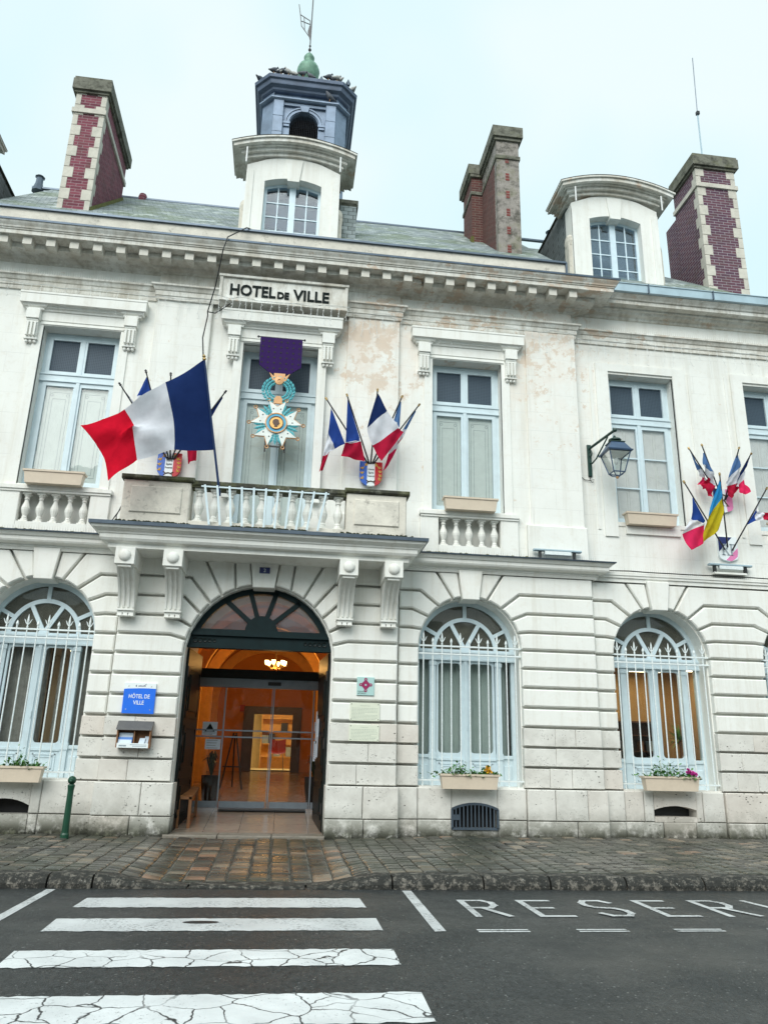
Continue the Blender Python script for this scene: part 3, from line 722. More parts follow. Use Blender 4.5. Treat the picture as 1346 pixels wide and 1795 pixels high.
for xa, xb, yy in ((4.60,5.83,.04),(-3.05,-1.84,.0),(.86,2.05,.0)): obj('pilaster_base', MB().bbox(xa,xb,yy,YB+.1,5.25,5.93,.02), M['paint2'], uwall)
# entablature
path_main = [(-6.82,YW),(-6.82,YB),(-2.98,YB),(-2.98,.06),(-1.80,.06),(.86,.06),(1.98,.06),(1.98,YB),(5.80,YB),(5.80,YW)]
path_flat = [(-6.82,YW),(-6.82,YB),(5.80,YB),(5.80,YW)]
arch_prof = [(0,10.22),(.035,10.22),(.035,10.30),(.055,10.31),(.055,10.41),(.075,10.42),(.11,10.49),(.14,10.50),(.14,10.54),(.0,10.57)]
obj('architrave', MB().sweep(path_main, arch_prof), M['corn'], hall)
obj('architrave', MB().sweep([(5.80,YW),(13,YW)], [(o,z+.01) for o,z in arch_prof]), M['corn'], hall)
for xa, xb in ((-2.98,-1.78),(.86,1.98)): obj('frieze_panel', MB().box(xa,xb,.06,YB+.1,10.5,10.9), M['corn'], hall)
bed = [(0,10.83),(.03,10.84),(.05,10.87),(.14,10.885),(.17,10.91),(.21,10.915),(.30,10.93),(.38,10.94),(.38,11.05),(0,11.05)]
obj('bed_moulding', MB().sweep(path_main, bed), M['corn'], hall)
crown = [(.02,11.04),(.68,11.04),(.68,11.125),(.70,11.13),(.70,11.15),(.72,11.16),(.73,11.19),(.77,11.24),(.785,11.27),(.785,11.285),(.0,11.33)]
obj('cornice', MB().sweep(path_flat, crown), M['corn'], hall)
obj('cornice_zinc', MB().sweep(path_flat, [(.60,11.288),(.80,11.275),(.805,11.315),(.55,11.33),(.0,11.36)]), M['zinc'], hall)
mod = obj('modillion', MB().box(-.085,.085,-.23,.02,-.165,-.02).box(-.10,.10,-.245,.02,-.02,-.004), M['corn'], hall, loc=(-6.36, YB-.38+.0, 11.04))
x = -6.36+.443
while x < 5.75:
    fwd = .09 if -2.95 < x < 1.95 else 0
    share('modillion', mod, hall, (x, YB-.38, 11.04)); x += .443
wing_corn = [(0,10.90),(.04,10.91),(.06,10.96),(.16,10.98),(.19,11.02),(.24,11.03),(.24,11.07),(.40,11.08),(.40,11.16),(.43,11.17),(.45,11.20),(.52,11.27),(0,11.30)]
obj('wing_cornice', MB().sweep([(5.80,YW),(13,YW)], wing_corn), M['corn'], hall)
gut = obj('gutter', MB().sweep([(5.84,YW),(13,YW)], [(.1,11.275),(.54,11.275),(.57,11.29),(.58,11.46),(.60,11.47),(.60,11.485),(.1,11.50)]), M['zinc_pale'], hall)
obj('architrave', MB().sweep([(-13.9,YW),(-6.82,YW)], [(o,z+.01) for o,z in arch_prof]), M['corn'], hall)
obj('wing_cornice', MB().sweep([(-13.9,YW),(-6.82,YW)], wing_corn), M['corn'], hall)
obj('gutter', MB().sweep([(-13.9,YW),(-6.86,YW)], [(.1,11.275),(.54,11.275),(.57,11.29),(.58,11.46),(.60,11.47),(.60,11.485),(.1,11.50)]), M['zinc_pale'], hall)
for xx in (7.4,8.9,10.3): obj('gutter_joint', MB().box(xx-.012,xx+.012,YW-.612,YW-.5,11.28,11.49), M['zinc'], gut)
# parapet
obj('parapet', MB().box(-6.62,5.60,-.10,.35,11.3,11.93), M['balc'], hall)
obj('parapet_coping', MB().box(-6.64,5.62,-.15,.40,11.93,11.975).box(5.60,5.64,-.14,.38,11.3,11.96), M['zinc'], hall)
# string course
st_prof = [(0,4.90),(.03,4.90),(.05,4.95),(.07,4.96),(.07,4.99),(.20,5.02),(.22,5.05),(.22,5.11),(.25,5.12),(.29,5.17),(.30,5.18),(.0,5.22)]
def string(path):
    obj('string_course', MB().sweep(path, st_prof), M['trim'], hall); obj('string_zinc', MB().sweep(path, [(.2,5.185),(.33,5.182),(.335,5.205),(0,5.235)]), M['zinc'], hall)
string([(-6.85,YW),(-6.85,YB),(-2.97,YB)]); string([(2.07,YB),(5.95,YB),(5.95,YW)])
for pw in ([(5.92,YW),(13,YW)],[(-13.9,YW),(-6.85,YW)]): obj('wing_band', MB().sweep(pw, [(0,4.92),(.02,4.92),(.02,4.99),(.05,5.0),(.05,5.04),(.07,5.05),(.07,5.10),(0,5.12)]), M['trim'], hall)
# moss line on the ledges
def moss_strip(name, x0, x1, y0, y1, z, n):
    mb = MB()
    for i in range(n):
        a = rnd.uniform(x0,x1); r = rnd.uniform(.015,.045); b = rnd.uniform(y0,y1)
        mb.ball((a,b,z),r,r*.8,r*.7,6,3)
    return obj(name, mb, M['green_moss'], hall, kind='stuff')
M['green_moss'] = simple('moss', (.12,.12,.03), .95, 0, .5, 20)
moss_strip('moss', 2.5,4.6,YB-.24,YB-.05,5.22,150); moss_strip('moss',-5.4,-3.7,YB-.24,YB-.05,5.22,110)

# ---- inscription panel above the middle window
pan = empty_part('name_panel', hall); PY = -.24
obj('panel_slab', MB().bbox(-1.74,.83,PY,.2,10.20,10.70,.015), M['corn'], pan)
obj('panel_moulding', MB().box(-1.77,.86,PY-.05,.1,10.70,10.75).box(-1.75,.84,PY-.03,.0,10.16,10.215).box(-1.75,-1.69,PY-.03,PY+.1,10.215,10.70).box(.78,.84,PY-.03,PY+.1,10.215,10.70), M['corn'], pan)
text_obj('lettering','HOTEL',.345,M['inkb'],(-1.09,PY-.012,10.31),pan,sx=.85,ext=.006,bold=.009)
text_obj('lettering','DE',.21,M['inkb'],(-.475,PY-.012,10.31),pan,sx=.92,ext=.006,bold=.009)
text_obj('lettering','VILLE',.335,M['inkb'],(.10,PY-.012,10.31),pan,sx=.93,ext=.006,bold=.009)

# ---- upper windows
def panel_lines(mb, x0,x1,z0,z1,y):
    t = .008
    for (a,b,c,d) in ((x0,x1,z0,z0+t),(x0,x1,z1-t,z1),(x0,x0+t,z0,z1),(x1-t,x1,z0,z1)): mb.box(a,b,y-.003,y,c,d)
def upper_window(x0,x1,z0,z1,y,style):
    w = empty_part('window', hall); yf = y+.26; zt = z1-.96; F = M['frame']
    mb = MB(); mb.box(x0,x0+.07,yf,yf+.09,z0,z1).box(x1-.07,x1,yf,yf+.09,z0,z1).box(x0+.07,x1-.07,yf,yf+.09,z1-.08,z1).box(x0+.07,x1-.07,yf,yf+.09,z0,z0+.07)
    obj('frame', mb, F, w)
    obj('transom', MB().box(x0+.003,x1-.003,yf-.035,yf+.085,zt-.10,zt+.06).box(x0+.003,x1-.003,yf-.055,yf,zt+.03,zt+.06).box(x0+.003,x1-.003,yf-.05,yf,zt-.11,zt-.085), F, w)
    xm = (x0+x1)/2
    for s in (0,1):
        a, b = (x0+.07, xm) if s == 0 else (xm, x1-.07)
        st = .075
        # transom light
        obj('sash', MB().box(a,a+st,yf-.02,yf+.05,zt+.06,z1-.08).box(b-st,b,yf-.02,yf+.05,zt+.06,z1-.08).box(a+st,b-st,yf-.02,yf+.05,z1-.155,z1-.08).box(a+st,b-st,yf-.02,yf+.05,zt+.06,zt+.12), F, w)
        obj('pane', MB().box(a+st,b-st,yf+.042,yf+.047,zt+.12,z1-.155), M['glass_up'], w)
        obj('mesh_screen', MB().box(a+st-.01,b-st+.01,yf+.022,yf+.028,zt+.11,z1-.145), M['mesh'], w)
        # casement leaf
        mb = MB().box(a,a+st,yf-.02,yf+.05,z0+.07,zt-.10).box(b-st,b,yf-.02,yf+.05,z0+.07,zt-.10).box(a+st,b-st,yf-.02,yf+.05,zt-.20,zt-.10).box(a+st,b-st,yf-.02,yf+.05,z0+.07,z0+.17)
        obj('casement', mb, F, w)
        pa, pb, pz0, pz1 = a+st, b-st, z0+.17, zt-.20
        zz = [pz0,pz1]
        if style == 'bars': zz = [pz0, pz0+(pz1-pz0)*.333, pz0+(pz1-pz0)*.667, pz1]
        for q0, q1 in zip(zz[:-1],zz[1:]): obj('pane', MB().box(pa,pb,yf+.012,yf+.018,q0+.001,q1-.001), M['glass_up'], w)
        for q in zz[1:-1]: obj('glazing_bar', MB().box(pa,pb,yf-.005,yf+.03,q-.014,q+.014), F, w)
        # inside shutter seen through the glass
        mb = MB().box(a+.002,b-.002,yf+.06,yf+.09,z0+.1,zt-.01)
        ym = yf+.06
        if style == 'bars':
            for i in range(2):
                c0 = pa+(pb-pa)*i/2; c1 = pa+(pb-pa)*(i+1)/2
                mb.box(c0+.05,c1-.05,ym-.012,ym,z0+.2,zt-.3).box(c0-.006,c0+.006,ym-.014,ym,z0,zt)
            obj('inner_shutter', mb, M['shutter2'], w)
        else:
            s_ = obj('inner_shutter', mb, M['shutter'], w)
            ml = MB(); panel_lines(ml, pa+.07,pb-.07,pz0+.12,pz1-.10,ym-.001); panel_lines(ml, pa+.13,pb-.13,pz0+.18,pz1-.24,ym-.001)
            for cx in (pa+.11,pb-.11): ml.arc(cx,pz1-.16,.022,.032,0,2*math.pi,ym-.004,ym-.001,10)
            obj('shutter_line', ml, M['shline'], w)
    obj('meeting_post', MB().box(xm-.035,xm+.035,yf-.045,yf+.05,z0+.07,zt-.11).box(xm-.03,xm+.03,yf-.03,yf+.05,zt+.06,z1-.08), F, w)
    obj('sill', MB().box(x0-.001,x1+.001,y-.02,yf+.1,z0-.08,z0+.003), M['paint2'], w)
    return w
upper_window(*W1,6.15,9.45,YB,'plain'); upper_window(*W2,5.30,9.40,YB,'plain'); upper_window(*W3,6.15,9.45,YB,'plain')
upper_window(*W4,6.17,9.55,YW,'bars'); upper_window(*W5,6.17,9.55,YW,'bars'); upper_window(*W6,6.17,9.55,YW,'bars'); upper_window(*W7,6.17,9.55,YW,'bars')
# moulded window hoods on fluted consoles
def console_small(x, y, zt, parent):
    mb = MB(); w = .125
    mb.box(x-w,x+w,y-.17,y+.02,zt-.22,zt).box(x-w+.02,x+w-.02,y-.14,y+.02,zt-.26,zt-.22)
    n = 8; prev = None
    for i in range(n):                            # tapering fluted shaft
        z1 = zt-.26-.36*i/n; z0 = zt-.26-.36*(i+1)/n; d = .13-.05*(i/n)**.6
        mb.box(x-w+.015,x+w-.015,y-d,y+.02,z0,z1)
    for k in (-1,0,1): mb.box(x+k*.07-.016,x+k*.07+.016,y-.155,y-.06,zt-.59,zt-.29)
    mb.box(x-w,x+w,y-.10,y+.02,zt-.65,zt-.62)
    for k in (-1,0,1): mb.lathe([(.012,0),(.034,-.02),(.03,-.055),(.012,-.07)][::-1],(x+k*.075,y-.05,zt-.65),8)
    return obj('console', mb, M['trim'], parent)
def hood(x0,x1,y,z1,wall_y):
    h = empty_part('window_hood', hall)
    mb = MB().box(x0-.02,x0+.26,y-.0,wall_y+.05,5.30 if False else 6.1,z1-.38).box(x1-.26,x1+.02,y,wall_y+.05,6.1,z1-.38)
    obj('surround', MB().box(x0-.17,x0,wall_y-.03,wall_y+.05,6.1,z1).box(x1,x1+.17,wall_y-.03,wall_y+.05,6.1,z1).box(x0-.17,x1+.17,wall_y-.03,wall_y+.05,z1+.001,z1+.10).box(x0-.05,x1+.05,wall_y-.05,wall_y,z1+.02,z1+.05), M['paint2'], h)
    zt = z1+.30
    for cx in (x0-.19,x1+.19): console_small(cx, wall_y, zt, h)
    obj('frieze_strip', MB().box(x0-.06,x1+.06,wall_y-.045,wall_y+.05,z1+.101,zt), M['paint2'], h)
    P = [(x0-.31,wall_y+.05),(x0-.31,wall_y-.06),(x0-.07,wall_y-.06),(x0-.07,wall_y-.02),(x1+.07,wall_y-.02),(x1+.07,wall_y-.06),(x1+.31,wall_y-.06),(x1+.31,wall_y+.05)]
    obj('hood_moulding', MB().sweep(P, [(0,zt-.0),(.05,zt),(.06,zt+.04),(.09,zt+.05),(.11,zt+.09),(.13,zt+.10),(0,zt+.10)]), M['trim'], h)
    obj('hood_slab', MB().box(x0-.46,x1+.46,wall_y-.21,wall_y+.05,zt+.101,zt+.32).box(x0-.47,x1+.47,wall_y-.22,wall_y+.05,zt+.30,zt+.345), M['trim'], h)
hood(*W1,0,9.45,YB); hood(*W3,0,9.45,YB); hood(*W2,0,9.40,YB-.10)
for (xa,xb) in (W4,W5,W6,W7):
    h = empty_part('window_surround', hall)
    obj('surround', MB().box(xa-.28,xa,YW-.035,YW+.05,5.86,9.60).box(xb,xb+.28,YW-.035,YW+.05,5.86,9.60).box(xa-.28,xb+.28,YW-.035,YW+.05,9.601,9.78).box(xa+.16,xb-.16,YW-.05,YW+.05,5.93,6.09), M['paint2'], h)
    for q in (xa-.42,xb+.36): obj('pilaster_strip', MB().box(q,q+.06,YW-.02,YW+.05,6.0,9.7), M['paint2'], h)

# ---- balusters
BAL = [(.062,0),(.062,.035),(.045,.05),(.05,.075),(.038,.10),(.055,.15),(.075,.22),(.078,.27),(.062,.33),(.040,.40),(.034,.44),(.048,.455),(.048,.475),(.036,.49),(.045,.51),(.058,.525),(.058,.56)]
def baluster_mesh(h, k=1.0):
    mb = MB().lathe([(r*k,.03+z*(h-.06)/.56) for r,z in BAL], (0,0,0), 12)
    mb.box(-.075*k,.075*k,-.075*k,.075*k,0,.03).box(-.075*k,.075*k,-.075*k,.075*k,h-.035,h); return mb
def win_balustrade(xc):
    b = empty_part('window_balustrade', hall); y0 = YB-.07; x0, x1 = xc-.86, xc+.86
    obj('pier_block', MB().bbox(x0-.12,x0+.24,y0,YB+.05,5.24,6.03,.012), M['paint2'], b); obj('pier_block', MB().bbox(x1-.24,x1+.12,y0,YB+.05,5.24,6.03,.012), M['paint2'], b)
    obj('base', MB().box(x0+.24,x1-.24,y0,YB+.3,5.24,5.42), M['paint2'], b); obj('niche_back', MB().box(x0,x1,YB+.24,YB+.30,5.42,6.08), M['paint2'], b)
    obj('rail', MB().box(x0-.14,x1+.14,y0-.05,YB-.002,6.03,6.10).box(x0+.13,x1-.13,YB-.01,YB+.3,6.032,6.075).box(x0-.12,x1+.12,y0-.025,YB-.004,5.985,6.03), M['paint2'], b)
    first = None
    for i in range(5):
        x = xc+(i-2)*.255
        if first is None: first = obj('baluster', baluster_mesh(.565), M['trim'], b, smooth=False, loc=(x,y0+.10,5.42))
        else: share('baluster', first, b, (x,y0+.10,5.42))
win_balustrade(3.44); win_balustrade(-4.36)

# ---- balcony
bal = empty_part('balcony', hall)
bp = [(-3.12,YC+.05),(-3.12,-.72),(2.12,-.72),(2.12,YC+.05)]
obj('slab', MB().box(-3.12,2.12,-.72,.06,4.83,5.10), M['trim'], bal)
obj('slab_moulding', MB().sweep(bp, [(-.02,4.90),(.10,4.93),(.13,4.97),(.13,5.04),(.15,5.045),(.16,5.07),(.25,5.12),(.27,5.16),(.27,5.175),(-.02,5.19)]), M['trim'], bal)
obj('slab_zinc', MB().sweep(bp, [(.18,5.18),(.30,5.165),(.305,5.225),(-.02,5.245)]), M['zinc'], bal)
obj('slab_top', MB().box(-3.3,2.3,-.9,.05,5.19,5.243), M['zinc'], bal)
for xa, xb in ((-2.95,-1.80),(.94,2.03)):
    p = obj('pedestal', MB().bbox(xa,xb,-.92,-.50,5.24,6.02,.02), M['balc'], bal)
    obj('pedestal_panel', MB().bbox(xa+.14,xb-.14,-.945,-.90,5.42,5.90,.015), M['balc'], p)
    obj('coping', MB().bbox(xa-.04,xb+.05,-.98,-.45,6.021,6.10,.02), M['mossy'], p)
obj('rail', MB().bbox(-1.80,.94,-.92,-.60,5.98,6.075,.02).box(-1.80,.94,-.89,-.63,5.955,5.98), M['mossy'], bal)
obj('rail_base', MB().box(-1.80,.94,-.90,-.62,5.235,5.33), M['balc'], bal)
bm = None
for i in range(10):
    x = -1.66+i*(2.46/9)
    if bm is None: bm = obj('baluster', baluster_mesh(.63,1.12), M['trim'], bal, loc=(x,-.76,5.33))
    else: share('baluster', bm, bal, (x,-.76,5.33))
fan = empty_part('metal_railing', hall)
tops = [365,387.5,408.6,430,452,473.8,490.5,510.5,530.6,552.3,572.4]; bots = [375,393.5,410.2,430.3,450.4,467,487,505.5,523.9,540.6,559]
for i in range(11):
    xt = -1.56+i*.2125-.0; xb = -1.43+i*.187
    obj('railing_bar', MB().bar((xt,-1.00,5.97),(xb,-.985,5.25),.036,.02), M['frame'], fan)
obj('railing_rail', MB().box(-1.62,.62,-1.0,-.985,5.93,5.955), M['frame'], fan)
for x, n in ((-2.35,60),(1.5,60),(-.4,90)):
    mb = MB()
    for i in range(n):
        a = x+rnd.uniform(-.65,.65); r = rnd.uniform(.015,.035); mb.ball((a,rnd.uniform(-.99,-.93),5.245),r,r,r*.8,5,3)
    obj('moss', mb, M['darkmoss'] if 'darkmoss' in M else M.setdefault('darkmoss', simple('dark_moss',(.035,.04,.018),.95,0,.5,20)), bal, kind='stuff')
# big scroll consoles under the balcony
def big_console(xc):
    c = empty_part('balcony_console', hall); w = .155
    obj('block', MB().bbox(xc-w-.01,xc+w+.01,-.80,.02,4.53,4.829,.006), M['trim'], c)
    mb = MB(); n = 10
    for i in range(n+1):
        a = 2*math.pi*i/n
    mb.lathe([(.105,0),(.10,.02),(.08,.045),(.05,.06),(.012,.066)], (0,0,0), 20)
    mb.v = [(xc+x,-.799-z,4.68+y) for x,y,z in mb.v]; mb.f = [f for f in mb.f]
    obj('roundel', mb, M['trim'], c, smooth=True)
    # curved side profile: deep at the top, shallow below
    prof = []; n = 16
    for i in range(n+1):
        t = i/n; z = 4.53-.74*t; d = .20+.52*(1-t)**2.2*(1.0 if t > .04 else .97); prof.append((-d,z))
    poly = prof+[(.02,3.79),(.02,4.53)]
    obj('shaft', MB().prism_x(poly, xc-w+.02, xc+w-.02), M['trim'], c)
    mb = MB()
    for k in (-1.5,-.5,.5,1.5):                    # ribs between the flutes
        pr = [(y-.028,z) for y,z in prof[1:15]]; pl = pr+[(y+.04,z) for y,z in reversed(prof[1:15])]
        mb.prism_x(pl, xc+k*.083-.016, xc+k*.083+.016)
    obj('flute_ribs', mb, M['trim'], c)
    obj('collar', MB().box(xc-.11,xc+.11,-.76,-.6,4.49,4.53), M['trim'], c); obj('collar', MB().box(xc-w+.005,xc+w-.005,-.235,.02,3.83,3.86), M['trim'], c)
    mb = MB()
    for k in (-1,0,1): mb.add([(xc+k*.095-.028,-.19,3.83),(xc+k*.095+.028,-.19,3.83),(xc+k*.095+.028,-.02,3.83),(xc+k*.095-.028,-.02,3.83),(xc+k*.095-.045,-.21,3.74),(xc+k*.095+.045,-.21,3.74),(xc+k*.095+.045,-.02,3.74),(xc+k*.095-.045,-.02,3.74)],[(3,2,1,0),(4,5,6,7),(0,1,5,4),(1,2,6,5),(2,3,7,6),(3,0,4,7)])
    obj('guttae', mb, M['trim'], c)
for xc in (-2.80,-2.0,1.04,1.84): big_console(xc)

# ---- ground floor arched windows and grilles
def rounded(x0,x1,z0,z1,r,n=4):
    P = []
    for cx,cz,a0 in ((x1-r,z0+r,-90),(x1-r,z1-r,0),(x0+r,z1-r,90),(x0+r,z0+r,180)):
        for i in range(n+1): a = R_(a0+90*i/n); P.append((cx+r*math.cos(a),cz+r*math.sin(a)))
    return P
def plate_hole(mb, x0,x1,z0,z1, hole, y0, y1):    # rectangular plate with a convex hole
    # order the hole's points with the outer rectangle by angle
    cx, cz = sum(p[0] for p in hole)/len(hole), sum(p[1] for p in hole)/len(hole); n = len(hole); outer = []
    for (px,pz) in hole:
        dx, dz = px-cx, pz-cz; t = min(((x1-cx) if dx>0 else (cx-x0))/max(1e-6,abs(dx)), ((z1-cz) if dz>0 else (cz-z0))/max(1e-6,abs(dz))); outer.append((cx+dx*t,cz+dz*t))
    vs = [(x,y0,z) for x,z in hole]+[(x,y0,z) for x,z in outer]+[(x,y1,z) for x,z in hole]
    fs = []
    for i in range(n):
        j = (i+1)%n; fs += [(i,n+i,n+j,j),(i,j,2*n+j,2*n+i)]
    # corners
    C = [(x0,z0),(x1,z0),(x1,z1),(x0,z1)]
    for c in C:
        k = min(range(n), key=lambda i:0)
    b = len(vs)
    for c in C:
        best = None
        for i in range(n):
            j = (i+1)%n; a, d = outer[i], outer[j]
            if abs(a[0]-d[0]) > 1e-5 and abs(a[1]-d[1]) > 1e-5:
                q = (a[0] if abs(a[0]-c[0])<1e-4 else d[0], a[1] if abs(a[1]-c[1])<1e-4 else d[1])
                if abs(q[0]-c[0])<1e-4 and abs(q[1]-c[1])<1e-4: best = (i,j)
        if best:
            vs.append((c[0],y0,c[1])); fs.append((n+best[0],len(vs)-1,n+best[1]))
    return mb.add(vs, fs)
def arch_window(a, y, inside):
    w = empty_part('arched_window', hall); F = M['frame']; yf = y+.47; x0, x1 = a.xc-a.R, a.xc+a.R; zs = a.zs; R = a.R
    # outer ring and transom
    obj('frame', MB().arc(a.xc,zs,R-.085,R+.01,0,math.pi,yf,yf+.10,28).box(x0-.005,x0+.07,yf,yf+.10,1.02,zs).box(x1-.07,x1+.005,yf,yf+.10,1.02,zs), F, w)
    obj('transom', MB().box(x0,x1,yf-.04,yf+.10,zs-.17,zs+.02).box(x0,x1,yf-.07,yf,zs-.05,zs-.02).box(x0,x1,yf-.06,yf,zs-.19,zs-.16), F, w)
    r1 = .60
    fan_ = MB().arc(a.xc,zs,r1-.03,r1+.045,0,math.pi,yf+.005,yf+.08,24)
    for ang in (62,118): fan_.bar((a.xc,yf+.04,zs+.02),(a.xc+r1*math.cos(R_(ang)),yf+.04,zs+r1*math.sin(R_(ang))),.075,.066)
    for ang in (28,90,152): fan_.bar((a.xc+r1*math.cos(R_(ang)),yf+.04,zs+r1*math.sin(R_(ang))),(a.xc+(R-.05)*math.cos(R_(ang)),yf+.04,zs+(R-.05)*math.sin(R_(ang))),.07,.062)
    fan_.arc(a.xc,zs,.0,.10,0,math.pi,yf+.003,yf+.084,8)
    obj('fanlight_bars', fan_, F, w)
    for (q0,q1,ra,rb) in ((0,62,.02,r1),(62,118,.02,r1),(118,180,.02,r1),(0,28,r1,R-.06),(28,90,r1,R-.06),(90,152,r1,R-.06),(152,180,r1,R-.06)):
        obj('pane', MB().arc(a.xc,zs,ra,rb,R_(q0)+.001,R_(q1)-.001,yf+.045,yf+.05,8), M['glass_fan2'], w)
    # side lights, posts, casements with rounded panes, lower panels
    zb, zl, zt = 1.02, 1.50, zs-.17
    sw = .20; px = .34
    for s in (-1,1):
        e0 = a.xc+s*(R-.07); e1 = a.xc+s*(R-.07-sw); lo, hi = min(e0,e1), max(e0,e1)
        obj('pane', MB().box(lo,hi,yf+.045,yf+.05,zl+.06,zt), M['glass'], w)
        p0 = a.xc+s*(R-.07-sw); p1 = p0-s*.115; l2, h2 = min(p0,p1), max(p0,p1)
        obj('post', MB().box(l2,h2,yf-.03,yf+.10,zb,zt).box(l2-.012,h2+.012,yf-.045,yf+.08,zt-.12,zt-.05).box(l2-.012,h2+.012,yf-.045,yf+.08,zl-.02,zl+.09), F, w)
        obj('side_panel', MB().box(lo,hi,yf+.01,yf+.09,zb,zl+.06).bbox(lo+.03,hi-.03,yf-.015,yf+.02,zb+.10,zl-.12,.012).box(lo,hi,yf-.02,yf+.05,zl,zl+.055), F, w)
        c0 = p1; c1 = a.xc+s*.055; l3, h3 = min(c0,c1), max(c0,c1)
        hole = rounded(l3+(.055 if s < 0 else .04),h3-(.04 if s < 0 else .055),zl+.09,zt-.07,.06)
        obj('casement', plate_hole(MB(), l3,h3,zl,zt,hole,yf+.0,yf+.05), F, w)
        obj('pane', MB().box(l3+.03,h3-.03,yf+.045,yf+.05,zl+.06,zt-.05), M['glass'], w)
        pm = MB().box(l3,h3,yf+.005,yf+.09,zb,zl).box(l3,h3,yf-.02,yf+.02,zl-.04,zl)
        for dx, dz, t in ((.07,.09,.02),(.115,.135,.014)):
            for (q0,q1,r0_,r1_) in ((l3+dx,h3-dx,zb+dz,zb+dz+t),(l3+dx,h3-dx,zl-dz-t,zl-dz),(l3+dx,l3+dx+t,zb+dz,zl-dz),(h3-dx-t,h3-dx,zb+dz,zl-dz)): pm.box(q0,q1,yf-.01,yf+.005,r0_,r1_)
        obj('lower_panel', pm, F, w)
    obj('meeting_post', MB().box(a.xc-.055,a.xc+.055,yf-.02,yf+.09,zb,zt).box(a.xc-.03,a.xc+.03,yf-.045,yf-.02,zb,zt).box(a.xc+.005,a.xc+.022,yf-.06,yf-.045,2.0,2.12), F, w)
    obj('sill', MB().bbox(x0+.001,x1-.001,y+.03,yf+.1,.94,1.021,.01), M['stone'], w)
    # the room behind
    room(a, y, inside)
def drape_mesh(x0,x1,y,z0,z1,amp,folds):
    n = max(8,int(folds*8)); return MB().grid(lambda u,v:(x0+(x1-x0)*u, y+amp*math.sin(u*folds*2*math.pi)+amp*.4*math.sin(u*folds*4.6*math.pi+1), z0+(z1-z0)*v), n, 2)
def room(a, y, kind):
    r = empty_part('room_behind_window', hall); y0 = y+.63; x0, x1 = a.xc-1.45, a.xc+1.45; yb = y0+(3.2 if kind != 'office' else 1.9); x1 = x1 if kind != 'office' else 8.84
    wallm = {'curtain':M['roomwhite'],'office':M['ochre_office'],'net':M['roomwhite']}[kind]
    mb = MB(); z0, z1 = .75, 3.44
    mb.add([(x0,y0,z0),(x1,y0,z0),(x1,yb,z0),(x0,yb,z0),(x0,y0,z1),(x1,y0,z1),(x1,yb,z1),(x0,yb,z1)],[(4,5,6,7)[::-1],(1,2,6,5),(2,3,7,6),(3,0,4,7)])
    obj('room_wall', mb, wallm, r)
    obj('room_floor', MB().add([(x0,y0,z0),(x1,y0,z0),(x1,yb,z0),(x0,yb,z0)],[(0,1,2,3)]), M['dfloor'], r)
    obj('fanlight_dark_sheet', MB().arc(a.xc,a.zs-.02,0,a.R+.02,0,math.pi,y0+.02,y0+.05,16), M['fanback'], r)  # added sheet, painted dark for the unlit space behind the fanlight
    if kind == 'curtain':
        for (p,q) in ((-.86,-.03),(.03,.86)): obj('curtain', drape_mesh(a.xc+p,a.xc+q,y0+.10,1.2,3.34,.028,5), M['curtain'], r, smooth=True)
    elif kind == 'net':
        for (p,q) in ((-.92,-.70),(-.58,-.18),(-.03,.12),(.30,.36),(.52,.95)): obj('curtain', drape_mesh(a.xc+p,a.xc+q,y0+.10,1.2,3.34,.02,4*(q-p)), M['curtain2'], r, smooth=True)
        for (p,q) in ((-.70,-.60),(.12,.17),(.44,.52)): obj('drape', drape_mesh(a.xc+p,a.xc+q,y0+.14,1.2,3.34,.02,3*(q-p)+1), M['drape'], r, smooth=True)
    elif kind == 'office':
        obj('curtain', drape_mesh(a.xc+.02,a.xc+.13,y0+.12,1.2,3.34,.02,1), M['drape'], r, smooth=True)
        obj('curtain', drape_mesh(a.xc+.72,a.xc+.80,y0+.12,1.2,3.34,.02,1), M['drape'], r, smooth=True)
def ceil_light(loc, w, d, label, pw):
    t = thing('ceiling_light', label, 'ceiling light', loc); 
    obj('housing', MB().box(-w/2-.02,w/2+.02,-d/2-.02,d/2+.02,.0,.06), M['white'], t); obj('diffuser', MB().box(-w/2,w/2,-d/2,d/2,-.015,.0), M['tube'], t)
    l = bpy.data.lights.new('ceiling_light_glow','AREA'); l.shape = 'RECTANGLE'; l.size = w; l.size_y = d; l.energy = pw; l.color = (1,.78,.48)
    lo = bpy.data.objects.new('glow', l); COL.objects.link(lo); lo.parent = t; lo.location = (0,0,-.03)
M['fanback'] = simple('fanlight_void_dark', (.16,.155,.125), .8, 0, .4, 3)  # dark colour standing in for the unlit void above the room ceiling
M['ochre_office'] = simple('office_plaster', (.42,.27,.13), .85, 0, .1, 2)
arch_window(aL, YB, 'net'); arch_window(aR, YB, 'curtain'); arch_window(aRR, YW, 'office'); arch_window(a4, YW, 'net'); arch_window(aW, YW, 'curtain'); arch_window(aV, YW, 'net')
